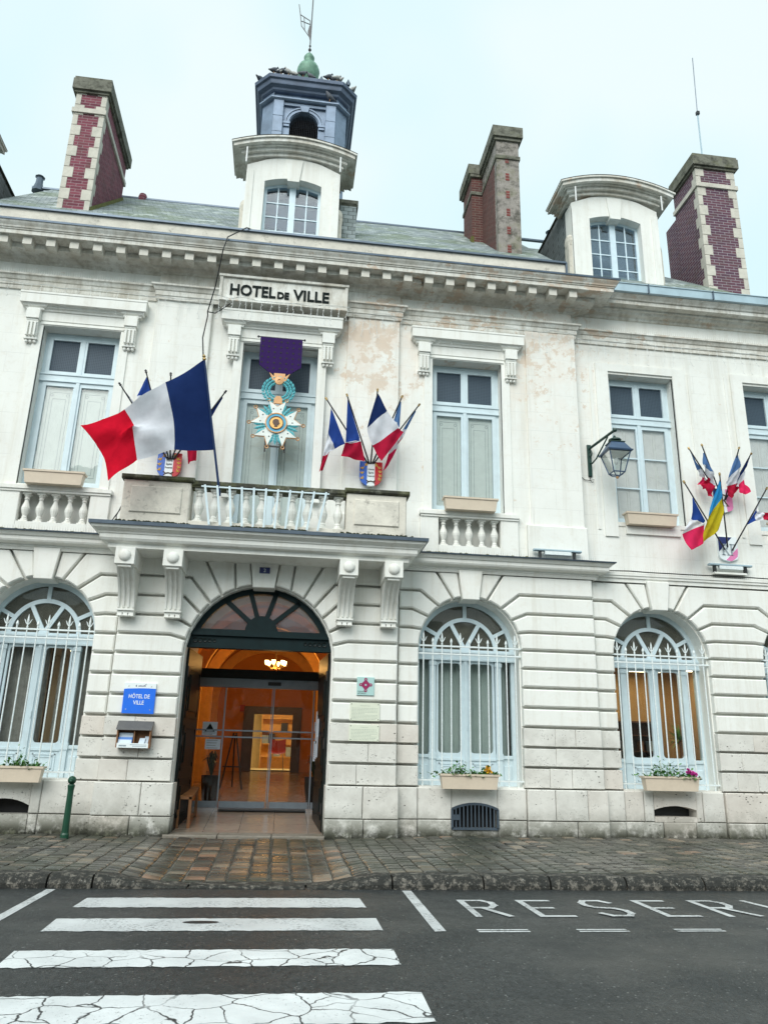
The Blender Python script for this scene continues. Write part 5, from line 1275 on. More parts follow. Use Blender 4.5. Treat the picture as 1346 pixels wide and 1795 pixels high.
for lab, b, t, c, m in (
 ('tricolour with a limp folded red tail, its staff leaning towards the middle window',(1.388,-.06,6.937),(.47,-.62,8.018),[[(.597,-.52,7.853),(.906,-.3,7.221)],[(.567,-.45,7.36),(.715,-.35,7.081)],[(.487,-.4,6.88),(.604,-.4,6.966)],[(.438,-.38,6.584),(.509,-.38,6.614)]],['blue','fwhite','crim']),
 ('flag showing a tall blue triangle above crimson, white fold hidden',(1.413,-.06,6.939),(.865,-.72,8.084),[[(.897,-.66,8.009),(1.178,-.35,7.354)],[(.903,-.5,7.165),(1.181,-.35,7.284)],[(.895,-.5,7.144),(1.214,-.35,7.26)],[(.833,-.42,6.915),(1.302,-.25,6.894)]],['blue','fwhite','crim']),
 ('broad open tricolour with slanting dark blue, white and red bands above shield',(1.441,-.06,6.941),(1.449,-.85,8.179),[[(1.444,-.78,8.088),(1.468,-.78,8.099)],[(1.291,-.65,7.429),(1.664,-.65,7.821)],[(1.409,-.55,7.106),(1.906,-.55,7.522)],[(1.601,-.5,6.838),(2.006,-.5,7.445)]],['navy','fwhite','crim']),
 ('tricolour mostly hidden behind the broad open one, red fringe hanging below',(1.471,-.06,6.943),(1.961,-.66,8.173),[[(1.916,-.58,8.09),(1.942,-.58,8.056)],[(1.832,-.4,7.751),(1.944,-.4,7.607)],[(1.753,-.3,7.066),(1.924,-.3,7.211)],[(1.664,-.22,6.739),(1.752,-.22,6.833)]],['palblue','fwhite','pink']),
 ('narrow rolled pale blue flag leaning furthest towards the right hand window',(1.496,-.06,6.945),(2.314,-.6,8.051),[[(2.228,-.52,7.937),(2.245,-.52,7.911)],[(2.004,-.34,7.557),(2.103,-.34,7.619)],[(1.949,-.28,7.355),(2.048,-.28,7.47)],[(1.889,-.25,7.255),(1.938,-.25,7.295)]],['palblue','fwhite','pink'])):
    make_flag(lab, b, t, c, m, GR, rip=.028, freq=2.2, ph=b[0]*3)
GL = 'tricolours half hidden behind the large balcony flag'
for lab, b, t, c, m in (
 ('furled flag on a dark staff leaning towards the left hand window',(-2.403,-.06,6.742),(-3.352,-.6,8.001),[[(-3.316,-.55,7.957),(-3.294,-.55,7.936)],[(-3.182,-.45,7.768),(-3.143,-.45,7.772)],[(-2.919,-.38,7.462),(-2.859,-.38,7.467)],[(-2.746,-.3,7.243),(-2.664,-.3,7.227)]],['navy','fwhite','crim']),
 ('flag with a bright blue triangle showing above the large flag',(-2.383,-.06,6.743),(-2.88,-.72,8.25),[[(-2.858,-.66,8.112),(-2.839,-.66,8.126)],[(-3.004,-.55,7.758),(-2.758,-.55,7.87)],[(-2.893,-.45,7.344),(-2.587,-.45,7.458)],[(-2.746,-.4,7.022),(-2.459,-.4,7.134)]],['blue','fwhite','crim']),
 ('upright dark staff poking out over the top edge of the large flag',(-2.359,-.06,6.745),(-2.393,-.85,8.17),[[(-2.401,-.78,7.80),(-2.377,-.78,7.80)],[(-2.46,-.7,7.55),(-2.285,-.7,7.55)],[(-2.447,-.62,7.304),(-2.233,-.62,7.344)],[(-2.403,-.55,6.987),(-2.187,-.55,7.004)]],['navy','fwhite','crim']),
 ('tricolour with a crimson end showing under the blue of the large flag',(-2.333,-.06,6.747),(-1.90,-.66,7.95),[[(-1.90,-.58,7.85),(-1.88,-.58,7.85)],[(-2.008,-.45,7.406),(-1.866,-.45,7.511)],[(-2.05,-.35,7.06),(-1.87,-.35,7.148)],[(-1.992,-.28,6.60),(-1.847,-.28,6.70)]],['navy','navy','crim']),
 ('rolled navy flag on a slanting staff beside the middle window',(-2.302,-.06,6.749),(-1.38,-.6,8.012),[[(-1.466,-.54,7.896),(-1.444,-.54,7.875)],[(-1.674,-.42,7.593),(-1.619,-.42,7.552)],[(-1.898,-.32,7.28),(-1.813,-.32,7.241)],[(-2.086,-.25,7.047),(-1.979,-.25,6.989)]],['navy','navy','crim'])):
    make_flag(lab, b, t, c, m, GL, rip=.025, freq=2.2, ph=b[0]*3, gilt=False)
GU = 'faded tricolours in the upper holder on the right wing'
for lab, b, t, c, m in (
 ('faded tricolour leaning left with crumpled pink end, upper wing holder',(8.859,.22,6.80),(7.933,-.3,7.692),[[(8.023,-.22,7.61),(8.045,-.22,7.595)],[(8.235,-.05,7.303),(8.306,-.05,7.321)],[(8.375,.05,7.187),(8.501,.05,7.083)],[(8.293,.05,7.02),(8.436,.05,6.934)]],['palblue','fwhite','pink']),
 ('faded tricolour with a gilt finial and twisted red end, upper wing holder',(8.876,.22,6.80),(8.174,-.4,7.743),[[(8.247,-.3,7.579),(8.272,-.3,7.589)],[(8.28,-.2,7.371),(8.483,-.2,7.185)],[(8.453,-.05,7.157),(8.568,-.05,6.973)],[(8.336,0,7.006),(8.522,0,6.731)]],['palblue','fwhite','crim']),
 ('faded tricolour with a wide blue and white fold, upper wing holder',(8.942,.22,6.80),(9.006,-.4,7.742),[[(8.985,-.3,7.602),(9.017,-.3,7.597)],[(8.825,-.15,7.131),(9.14,-.15,7.396)],[(8.834,-.05,6.975),(9.104,-.05,7.074)],[(8.947,0,6.728),(9.161,0,7.031)]],['palblue','fwhite','crim']),
 ('faded tricolour leaning right with a pink corner flying out, upper wing holder',(8.958,.22,6.80),(9.32,-.32,7.668),[[(9.291,-.26,7.592),(9.305,-.26,7.577)],[(9.024,-.1,7.067),(9.283,-.1,7.392)],[(9.092,-.05,6.977),(9.247,-.05,7.181)],[(9.137,-.1,6.803),(9.332,-.1,6.88)]],['navy','fwhite','pink'])):
    make_flag(lab, b, t, c, m, GU, rip=.035, freq=2.8, ph=b[0]*3)
GV = 'flags in the lower RF holder on the right wing'
for lab, b, t, c, m in (
 ('tricolour with a broad bright pink end hanging left of the RF shield',(8.80,.2,5.70),(7.612,-.55,6.856),[[(7.852,-.42,6.564),(8.257,-.1,6.197)],[(7.823,-.35,6.134),(8.205,-.15,6.118)],[(7.561,-.4,5.781),(8.209,-.15,6.087)],[(7.751,-.35,5.472),(8.107,-.2,5.688)]],['blue','fwhite','pink']),
 ('blue and yellow flag hanging in the lower RF holder',(8.867,.2,5.75),(8.28,-.75,7.001),[[(8.333,-.65,6.895),(8.354,-.65,6.873)],[(8.200,-.58,6.52),(8.39,-.58,6.72)],[(8.069,-.5,6.104),(8.427,-.5,6.553)],[(8.0,-.45,5.85),(8.47,-.45,6.35)],[(7.99,-.38,5.64),(8.36,-.38,5.93)]],['ua_b','ua_y']),
 ('tricolour blown back towards the end window from the RF holder',(8.954,.2,5.68),(9.443,-.5,6.862),[[(9.299,-.4,6.543),(9.127,-.15,6.144)],[(9.281,-.25,6.411),(9.237,-.25,6.191)],[(9.42,-.3,6.381),(9.399,-.3,6.225)],[(9.55,-.35,6.31),(9.53,-.35,6.199)]],['blue','fwhite','crim'])):
    make_flag(lab, b, t, c, m, GV, rip=.03, freq=2.2, ph=b[0]*3)

# ---- shields
def shield_poly(w, h, n=8):
    P = [(w/2,h/2),(-w/2,h/2),(-w/2,-h*.12)]
    for i in range(1,n): a = math.pi+math.pi*i/n; P.append((w/2*math.cos(a), -h*.12+ h*.38*math.sin(a)))
    return P+[(w/2,-h*.12)]
def clip_x(P, lo, hi):
    def cut(P, f, inter):
        out = []
        for i in range(len(P)):
            a, b = P[i-1], P[i]
            if f(b):
                if not f(a): out.append(inter(a,b))
                out.append(b)
            elif f(a): out.append(inter(a,b))
        return out
    ix = lambda v: (lambda a,b:(v, a[1]+(b[1]-a[1])*(v-a[0])/(b[0]-a[0])))
    P = cut(P, lambda p:p[0] >= lo-1e-9, ix(lo)); return cut(P, lambda p:p[0] <= hi+1e-9, ix(hi))
def leafs(mb, cx, cz, y, s, ang):
    for k in (-1,0,1):
        a = ang+k*.6; d = Vector((math.cos(a),0,math.sin(a))); n = Vector((-d.z,0,d.x)); o = Vector((cx,y,cz))
        mb.add([o,o+d*s*.5+n*s*.16,o+d*s,o+d*s*.5-n*s*.16,o+Vector((0,-.006,0))+d*s*.5],[(0,1,4),(1,2,4),(2,3,4),(3,0,4)])
def motto_shield(loc, label):
    t = thing('shield', label, 'shield', loc, 'motto shields either side of the balcony window'); w, h = .44, .50; P = shield_poly(w,h); y0 = -.03
    for lo, hi, m in ((-w/2,-w*.17,'shblue'),(-w*.17,w*.17,'signwhite'),(w*.17,w/2,'shred')):
        obj('field', MB().prism(clip_x(P,lo,hi)[::-1], y0, .03), M[m], t)
    lm = MB()
    for cx,cz,a in ((-.16,.10,1.9),(-.17,.0,1.7),(-.15,-.10,2.2),(-.07,.19,2.6),(.07,.19,.5),(.15,.12,1.2),(.17,.04,1.4),(.17,-.04,1.2),(.15,-.11,.9)): leafs(lm, cx, cz-.02, y0-.004, .075, a)
    obj('laurel', lm, M['shgold'], t, kind='stuff')
    bm_ = MB(); bm_.tube([(-.09,y0-.006,-.13),(-.05,y0-.008,-.165),(0,y0-.008,-.15),(.05,y0-.008,-.165),(.09,y0-.006,-.13)], .010, 5); bm_.tube([(-.05,y0-.006,-.165),(-.08,y0-.006,-.20)], .008, 5); bm_.tube([(.05,y0-.006,-.165),(.08,y0-.006,-.20)], .008, 5)
    obj('ribbon', bm_, M['goldd'], t)
    for i, wd in enumerate(('Liberté','Égalité','Fraternité')): text_obj('motto', wd, .052, M['inkb'], (0,y0-.003,.075-.07*i), t, sx=.80 if i < 2 else .66, ext=.0015)
motto_shield((-2.37,-.03,6.63),'small tricolour shield with gilt laurel, partly under the large flag')
motto_shield((1.45,-.03,6.73),'small tricolour shield with gilt laurel below the five fanned flags')
def serif_R(mb, x, z, h, y, t=.022):
    w = h*.55; b = lambda a,c,d,e: mb.box(x+a,x+c,y-.004,y,z+d,z+e)
    b(.02,.02+t*1.3,0,h); b(0,.06+t,0,.012); b(0,.03,h-.012,h)
    mb.arc(x+.03+w*.35,z+h*.74,h*.17,h*.26,-math.pi/2,math.pi/2,y-.004,y,8); b(.03,.03+w*.36,h-.02,h); b(.03,.03+w*.36,h*.48,h*.48+.016)
    mb.bar((x+.03+w*.4,y-.002,z+h*.48),(x+w+.02,y-.002,z+.008),t*1.2,.004); b(w-.02,w+.05,0,.012)
def serif_F(mb, x, z, h, y, t=.022):
    w = h*.5; b = lambda a,c,d,e: mb.box(x+a,x+c,y-.004,y,z+d,z+e)
    b(.02,.02+t*1.3,0,h); b(0,.06+t,0,.012); b(0,w,h-.016,h); b(w-.014,w,h-.06,h); b(.03,w*.72,h*.5,h*.5+.014); b(w*.72-.01,w*.72,h*.44,h*.58)
def rf_shield(loc, label, diag):
    t = thing('shield', label, 'shield', loc); w, h = .42, .52; P = [(-w/2,h/2),(-w/2,-h/2+.12),(-w/2+.03,-h/2+.06),(-w/2+.09,-h/2+.03),(0,-h/2),(w/2-.09,-h/2+.03),(w/2-.03,-h/2+.06),(w/2,-h/2+.12),(w/2,h/2)]
    obj('plate', MB().prism(P, -.03, .03), M['signwhite'], t)
    if diag:
        obj('field', MB().prism([(-w/2+.004,h/2-.004),(-w/2+.004,-.06),(.10,h/2-.004)], -.034, -.029), M['shnavy'], t)
        obj('field', MB().prism([(-.07,-.235),(.04,-.255),(.12,-.21),(.185,-.15),(w/2-.006,-.06),(w/2-.006,.03)], -.034, -.029), M['shpink'], t)
        mb = MB(); serif_R(mb,-.15,-.13,.24,-.036); serif_F(mb,.03,-.13,.24,-.036); obj('letters_rf', mb, M['shgrey'], t)
    else:
        P2 = P[::-1]; obj('field', MB().prism(clip_x(P2,-w/2+.002,-w*.2)[::-1], -.034, -.029), M['shnavy'], t); obj('field', MB().prism(clip_x(P2,w*.17,w/2-.002)[::-1], -.034, -.029), M['shpink'], t)
        mb = MB(); serif_R(mb,-.07,-.12,.26,-.036); obj('letter_r', mb, M['goldd'], t)
rf_shield((8.91,.27,6.77),'upper wing shield with navy, white and pink upright bands and dark letter R',False)
rf_shield((8.90,.27,5.72),'white RF shield with navy and pink corners on the right wing',True)

# ================================================================== MEDAL
md = thing('medal_decoration', 'giant violet ribboned medal with white star hanging before the middle window', 'medal', (AX+.02,-.16,8.0)); yy = 0
def MP(x,z): return (x-(AX+.02), z-8.0)
rib = [MP(-.86,9.46),MP(-.845,8.83),MP(-.62,8.66),MP(-.24,8.66),MP(-.02,8.83),MP(-.02,9.46)]
o = obj('ribbon', MB().prism(rib, -.02, .0), M['violet'], md)
hm = MB()
for r_ in range(6):
    for c_ in range(7):
        x = -.80+.121*c_; z = 9.36-.118*r_
        if r_ == 5 and c_ in (0,6): continue
        hm.lathe([(.020,0),(.020,.004)],(0,0,0),8); k = len(hm.v)-16
        for q in range(k,k+16): vx,vy,vz = hm.v[q]; px,pz = MP(x,z); hm.v[q] = (px+vx,-.0205-vz*.9,pz+vy)
obj('punched_holes', hm, M['dark'], o, kind='stuff')
obj('hanging_rod', MB().tube([(MP(-.90,0)[0],-.01,1.45),(MP(.02,0)[0],-.01,1.45)],.012,6).ball((MP(-.90,0)[0],-.01,1.45),.025,.025,.025,6,4).ball((MP(.02,0)[0],-.01,1.45),.025,.025,.025,6,4), M['black'], md)
obj('bracket', MB().box(-.35,-.32,-.01,.30,1.40,1.44).box(.32,.35,-.01,.30,1.40,1.44), M['black'], md)
pz = 8.50-8.0
obj('clasp', MB().prism([(-.20,.66),(-.13,.50),(-.05,.44),(.05,.44),(.13,.50),(.20,.66),(.11,.58),(-.11,.58)][::-1][::-1], -.05,-.02).prism([(-.11,.44),(.11,.44),(.11,.66),(-.11,.66)], -.03,-.018), M['copper'], md)
rg = MB().lathe([(.085,0),(.085,.03),(.03,.035),(.028,.02)],(0,0,0),16); rg.v = [(x,-.05-z,pz-.02+y) for x,y,z in rg.v]; obj('ring', rg, M['copper'], md)
wl = MB()
for s in (-1,1):
    for k in range(11):
        a = R_(-75+150*k/10); cx, cz = s*.0+s*.235*math.cos(a), .28+.215*math.sin(a)
        for d_ in (-.05,.0,.05):
            bx, bz = cx+s*d_*math.cos(a), cz+d_*math.sin(a); dr = a+math.pi/2; dx, dz = s*math.cos(dr-.25*d_/.05), math.sin(dr-.25*d_/.05); o_ = Vector((bx,-.035-rnd.uniform(0,.012),bz)); d = Vector((dx,0,dz)); n_ = Vector((-dz,0,dx)); L = .11
            wl.add([o_,o_+d*L*.5+n_*.03,o_+d*L,o_+d*L*.5-n_*.03,o_+d*L*.5+Vector((0,-.02,0)),o_+Vector((0,.02,0))+d*L*.5],[(0,1,4),(1,2,4),(2,3,4),(3,0,4),(1,0,5),(2,1,5),(3,2,5),(0,3,5)])
obj('laurel_wreath', wl, M['enamelg'], md)
obj('link', MB().box(-.075,.085,-.05,-.02,.0,.10).prism([(-.075,.10),(.085,.10),(.04,.16),(-.03,.16)],-.05,-.02), M['copper'], md)
cz0 = 7.58-8.0
for k in range(5):
    a = math.pi/2+2*math.pi*k/5; d = Vector((math.cos(a),0,math.sin(a))); n_ = Vector((-d.z,0,d.x)); c0 = Vector((0,-.04,cz0))
    def star(sc_k, y): return [(c0+d*(.17)+n_*(-.085*sc_k)), (c0+d*(.46*sc_k)+n_*(-.16*sc_k)), (c0+d*(.345*sc_k)), (c0+d*(.46*sc_k)+n_*(.16*sc_k)), (c0+d*(.17)+n_*(.085*sc_k))]
    P = [(v.x,v.z) for v in star(1.0,0)]; P2 = [(v.x,v.z) for v in star(1.045,0)]
    obj('star_arm_rim', MB().prism(P2, -.045,-.02), M['copper'], md); arm = obj('star_arm', MB().prism(P, -.055,-.03), M['enamelw'], md)
    for s in (-1,1):
        e = c0+d*.49+n_*.172*s; tb = MB().tube([(e.x+.030*math.cos(q*math.pi/5),-.045,e.z+.030*math.sin(q*math.pi/5)) for q in range(10)],.011,5,closed=True); obj('star_ball', tb, M['copper'], md)
        e2 = c0+d*.30+n_*.07*s; hb = MB().lathe([(.014,0),(.014,.003)],(0,0,0),8); hb.v = [(e2.x+x,-.0555-z,e2.z+y) for x,y,z in hb.v]; obj('hole', hb, M['pole_d'], arm)
    a2 = a+math.pi/5; d2 = Vector((math.cos(a2),0,math.sin(a2)))   # leaf spray between two arms
    lv = MB()
    for j in range(9):
        b = a2+(j%3-1)*.42; o_ = c0+Vector((math.cos(a2+(j%3-1)*.16),0,math.sin(a2+(j%3-1)*.16)))*(.18+.05*(j//3)); dd = Vector((math.cos(b),0,math.sin(b))); nn = Vector((-dd.z,0,dd.x)); L = .17
        lv.add([o_,o_+dd*L*.5+nn*.034,o_+dd*L,o_+dd*L*.5-nn*.034,o_+dd*L*.5+Vector((0,-.02,0)),o_+dd*L*.5+Vector((0,.025,0))],[(0,1,4),(1,2,4),(2,3,4),(3,0,4),(1,0,5),(2,1,5),(3,2,5),(0,3,5)])
    obj('leaf_spray', lv, M['enamelg'], md)
def disc(r0,r1,y0,y1,m,nm):
    o = MB().arc(0,cz0,r0,r1,0,2*math.pi,y0,y1,28); obj(nm, o, M[m], md)
disc(.0,.125,-.075,-.03,'gold','centre_disc'); disc(.125,.14,-.085,-.03,'goldd','inner_rim'); disc(.14,.19,-.07,-.03,'enamelb','blue_band'); disc(.19,.21,-.08,-.03,'copper','outer_rim')
hp = [(-.035,-.085),(.03,-.08),(.025,-.05),(.055,-.045),(.055,-.02),(.07,-.015),(.055,.015),(.05,.05),(.02,.075),(-.03,.075),(-.065,.045),(-.07,.0),(-.05,-.035),(-.03,-.05)]
obj('profile_head', MB().prism([(x,cz0+z) for x,z in hp], -.085,-.07), M['goldd'], md)
obj('stay_frame', MB().box(-.20,-.17,-.015,.01,-1.0,-.38).box(.17,.20,-.015,.01,-1.0,-.38).box(-.20,.20,-.012,.008,-.90,-.87), M['black'], md)

# ================================================================== WALL LANTERN
lt = thing('wall_lantern', 'dark green bracket lantern with blue roof beside the wing window', 'lantern', (6.05,YW,7.4))
obj('back_plate', MB().bbox(-.04,.04,-.05,0,-.28,.42,.008), M['lamp'], lt)
ex = (.24,-.80,.45)
obj('arm', MB().tube([(0,-.04,.33),ex],.028,8).ball(ex,.045,.045,.045,8,6), M['lamp'], lt)
obj('scroll', MB().tube([(0,-.05,.02),(.02,-.10,-.02),(.07,-.22,.05),(.17,-.60,.38)],.016,6).tube([(.01+.0*math.cos(q),-.10-.05*math.cos(q*.7),.20+.06*math.sin(q*.7)) for q in range(10)],.012,5), M['lamp'], lt)
lx, ly = .26,-.72
def lring(h, z): return [(lx-h,ly-h,z),(lx+h,ly-h,z),(lx+h,ly+h,z),(lx-h,ly+h,z)]
def frustum(mb, h0,z0,h1,z1,caps=True):
    return mb.add(lring(h0,z0)+lring(h1,z1),[(i,(i+1)%4,(i+1)%4+4,i+4) for i in range(4)]+([(3,2,1,0),(4,5,6,7)] if caps else []))
obj('roof', frustum(frustum(MB(),.25,-.03,.26,-.005),.24,-.005,.13,.19), M['lampblue'], lt)
obj('chimney_cap', frustum(MB().lathe([(.05,.19),(.06,.23),(.13,.25),(.12,.28),(.04,.31),(.02,.36)],(lx,ly,0),12),.15,.185,.15,.20), M['lamp'], lt)
g_ = lring(.215,-.03); g2 = lring(.115,-.44)
for i in range(4):
    obj('corner_bar', MB().tube([g_[i],g2[i]],.013,5), M['lampblue'], lt); obj('bottom_bar', MB().tube([g2[i],g2[(i+1)%4]],.014,5), M['lampblue'], lt)
    obj('pane', MB().add([g_[i],g_[(i+1)%4],g2[(i+1)%4],g2[i]],[(0,1,2,3)]), M['glass'], lt)
    obj('foot_scroll', MB().tube([g2[i],tuple(Vector(g2[i])*.6+Vector((lx,ly,-.52))*.4+Vector((0,0,-.02))),(lx,ly,-.52)],.010,5), M['lampblue'], lt)
obj('foot_knob', MB().ball((lx,ly,-.53),.03,.03,.03,8,5), M['copper'], lt)
obj('reflector', frustum(MB(),.20,-.04,.20,-.032), M['white'], lt)
obj('bulb', MB().ball((lx,ly,-.18),.05,.05,.08,8,6), M['white'], lt)
cb = obj('lantern_cable', MB().tube([(6.06,YW-.02,7.13),(6.02,YW-.05,7.04),(6.08,YW-.05,6.98),(6.12,YW-.04,7.05),(6.02,YW-.03,7.03),(5.93,YW-.02,7.04),(5.86,YW-.02,7.10)],.007,5), M['cable']); tag(cb,'thin black cable looped under the wall lantern','cable')

# ================================================================== SIGNS
s = thing('sign', 'blue and white HÔTEL DE VILLE sign left of the doorway', 'sign', (-2.425,-.02,2.355))
wp = [(-.265,.15),(-.2,.158),(0,.168),(.15,.170),(.265,.165)]
obj('blue_panel', MB().prism([(-.265,-.255),(.265,-.255)]+wp[::-1], -.02, .02), M['signblue'], s)
obj('white_band', MB().prism(wp+[(.265,.255),(-.265,.255)], -.02, .02), M['signwhite'], s)
text_obj('lettering','HÔTEL DE',.095,M['signwhite'],(0,-.021,.0),s,sx=.80,ext=.002,bold=.001); text_obj('lettering','VILLE',.095,M['signwhite'],(0,-.021,-.105),s,sx=.80,ext=.002,bold=.001)
lg = MB(); 
for k in range(7): lg.box(-.03+.018*k,-.02+.018*k,-.023,-.02,.195,.212+.004*(k%3))
lg.box(-.075,-.06,-.023,-.02,.192,.222).tube([(.06,-.022,.215),(.085,-.022,.225),(.10,-.022,.245)],.004,4)
obj('emblem', lg, M['ink'], s, kind='stuff')
for x, z in ((-.19,.2),(.19,.2),(-.2,-.19),(.2,-.19)): obj('screw', MB().ball((x,-.02,z),.011,.006,.011,8,4), M['spike'], s)
s = thing('plaque', 'pale aqua square plaque with plum four lobed emblem', 'plaque', (1.475,-.01,2.69))
obj('plate', MB().bbox(-.155,.155,-.018,.02,-.16,.16,.004), M['aqua'], s)
em = MB().prism([(0,-.075),(.095,.025),(0,.12),(-.095,.025)], -.022,-.018)
em2 = MB()
for x,z in ((0,-.075),(.09,.025),(0,.12),(-.09,.025)): em.arc(x,z,.0,.028,0,2*math.pi,-.023,-.018,12)
for x,z in ((0,-.072),(.086,.025),(0,.116),(-.086,.025)): em2.arc(x,z,.0,.009,0,2*math.pi,-.026,-.0235,8)
em2.arc(0,.022,0,.017,0,2*math.pi,-.026,-.0225,10)
obj('emblem', em, M['mag'], s); obj('emblem_dots', em2, M['aqua'], s, kind='stuff')
text_obj('lettering','MONUMENT\nHISTORIQUE',.032,M['inkb'],(-.14,-.0185,-.105),s,sx=.8,ext=.001,align='LEFT')
for zc, h, ttl, n, lab in ((2.245,.31,'HÔTEL DE VILLE',9,'cream text plaque directly below the aqua plaque'),(1.885,.28,'TOWN HALL',8,'lower cream text plaque on bare stone by the doorway')):
    p = thing('plaque', lab, 'plaque', (1.475,-.01,zc)); obj('plate', MB().bbox(-.265,.265,-.016,.02,-h/2,h/2,.003), M['cream'], p)
    tx = MB()
    for i in range(n):
        z = h*.20-i*(h*.68/n); end = rnd.uniform(.5,1) if i in (n-1,n//2) else rnd.uniform(.93,1); xx = -.235
        while xx < -.235+.47*end:
            w = rnd.uniform(.012,.04); tx.box(xx,min(xx+w,.235),-.0172,-.0155,z-.005,z+.004); xx += w+.008
    obj('text_lines', tx, M['plqink'], p, kind='stuff'); text_obj('title', ttl, .026, M['plqink'], (0,-.0165,h*.31), p, sx=.9, ext=.001)
    for x in (-.24,.24):
        for z in (-h/2+.025,h/2-.025): obj('screw', MB().ball((x,-.016,z),.009,.006,.009,8,4), M['black'], p)
n2 = thing('number_plate', 'small dark blue enamel house number 2 on the door keystone', 'number plate', (AX,-.075,4.70)); obj('plate', MB().bbox(-.095,.095,-.012,.01,-.055,.055,.003), M['shnavy'], n2); text_obj('numeral','2',.09,M['signwhite'],(0,-.0125,-.032),n2,ext=.001)
# leaflet box
b = thing('leaflet_box', 'wooden leaflet box with grey sloping lid under the blue sign', 'leaflet box', (-2.42,-.02,1.54))
obj('back', MB().box(-.265,.265,-.01,.02,0,.40), M['wood'], b); obj('side', MB().prism_x([(-.16,0),(.0,0),(.0,.41),(-.06,.41),(-.16,.30)],-.275,-.255), M['wood'], b); obj('side', MB().prism_x([(-.16,0),(.0,0),(.0,.41),(-.06,.41),(-.16,.30)],.255,.275), M['wood'], b)
obj('floor', MB().box(-.255,.255,-.16,-.01,.0,.018), M['wood'], b); obj('divider', MB().box(.0,.018,-.145,-.01,.018,.34), M['wood'], b)
obj('front_strip', MB().box(-.255,.255,-.165,-.15,.0,.075), M['signwhite'], b); obj('strip_print', MB().box(-.22,-.10,-.1665,-.165,.02,.045).box(-.04,.23,-.1665,-.165,.045,.055).box(-.0,.23,-.1665,-.165,.022,.032), M['shgrey'], b, kind='stuff')
obj('lid', MB().prism_x([(-.19,.285),(-.185,.305),(-.06,.43),(.02,.44),(.02,.42),(-.06,.41)],-.29,.29), M['roofgrey'], b)
for k,(x0,x1,h,m,y) in enumerate(((-.245,-.02,.24,'paper',-.10),(-.25,-.02,.17,'paperblue',-.125),(-.248,-.03,.13,'paper',-.142))):
    l = obj('leaflet', MB().add([(x0,y,.02),(x1,y,.02),(x1,y+.03,h),(x0,y+.03,h),(x0,y+.012,.02),(x1,y+.012,.02),(x1,y+.042,h),(x0,y+.042,h)],[(0,1,2,3),(7,6,5,4),(3,2,6,7),(0,3,7,4),(1,5,6,2)]), M[m], loc=(-2.42,-.02,1.54)); tag(l, ('tall pale leaflets','blue banded leaflets','front white leaflets')[k]+' in the left half of the leaflet box','leaflet','leaflets in the wall box')
for k,(x0,x1,h,y) in enumerate(((.07,.19,.16,-.12),(.15,.245,.19,-.09))):
    l = obj('leaflet', MB().add([(x0,y,.02),(x1-.02,y,.02),(x1+.0,y+.03,h),(x0+.03,y+.03,h),(x0,y+.012,.02),(x1-.02,y+.012,.02),(x1+.0,y+.042,h),(x0+.03,y+.042,h)],[(0,1,2,3),(7,6,5,4),(3,2,6,7),(0,3,7,4),(1,5,6,2)]), M['paper'], loc=(-2.42,-.02,1.54)); tag(l, ('slanting pale leaflets','upright grey leaflets')[k]+' in the right half of the leaflet box','leaflet','leaflets in the wall box')

# ================================================================== STREET FURNITURE
bo = thing('bollard', 'dark green cast iron bollard with ball top beside the left plinth', 'bollard', (-3.25,-.42,pave_z(-3.25,-.42)))
obj('post', MB().lathe([(.066,-.02),(.066,.05),(.054,.08),(.047,.70),(.055,.76),(.058,.78),(.045,.80)],(0,0,0),16), M['boll'], bo, smooth=False); obj('ball_top', MB().ball((0,0,.86),.066,.066,.066,14,10).arc(0,.86,.0,.03,0,2*math.pi,-.071,-.06,12), M['boll'], bo, smooth=True)

# planters and plants
def planter(xc, y, z, w, label, hw=.19):
    t = thing('planter_box', label, 'planter', (xc,y,z)); h = .25; a, b_ = w/2-.04, w/2
    def ring4(hx,hy,zz): return [(-hx,-hy,zz),(hx,-hy,zz),(hx,hy,zz),(-hx,hy,zz)]
    R4 = [ring4(a,hw*.38,0),ring4(b_-.01,hw*.48,h-.035),ring4(b_+.012,hw*.5+.012,h-.035),ring4(b_+.015,hw*.5+.015,h),ring4(b_-.02,hw*.5-.02,h),ring4(b_-.03,hw*.5-.03,h-.05)]
    vs = [p for r in R4 for p in r]; fs = [(k*4+i,k*4+(i+1)%4,(k+1)*4+(i+1)%4,(k+1)*4+i) for k in range(5) for i in range(4)]+[(3,2,1,0)]
    obj('box', MB().add(vs,fs), M['planter'], t); obj('soil', MB().add(ring4(b_-.03,hw*.5-.03,h-.045),[(0,1,2,3)]), M['soil'], t); return t
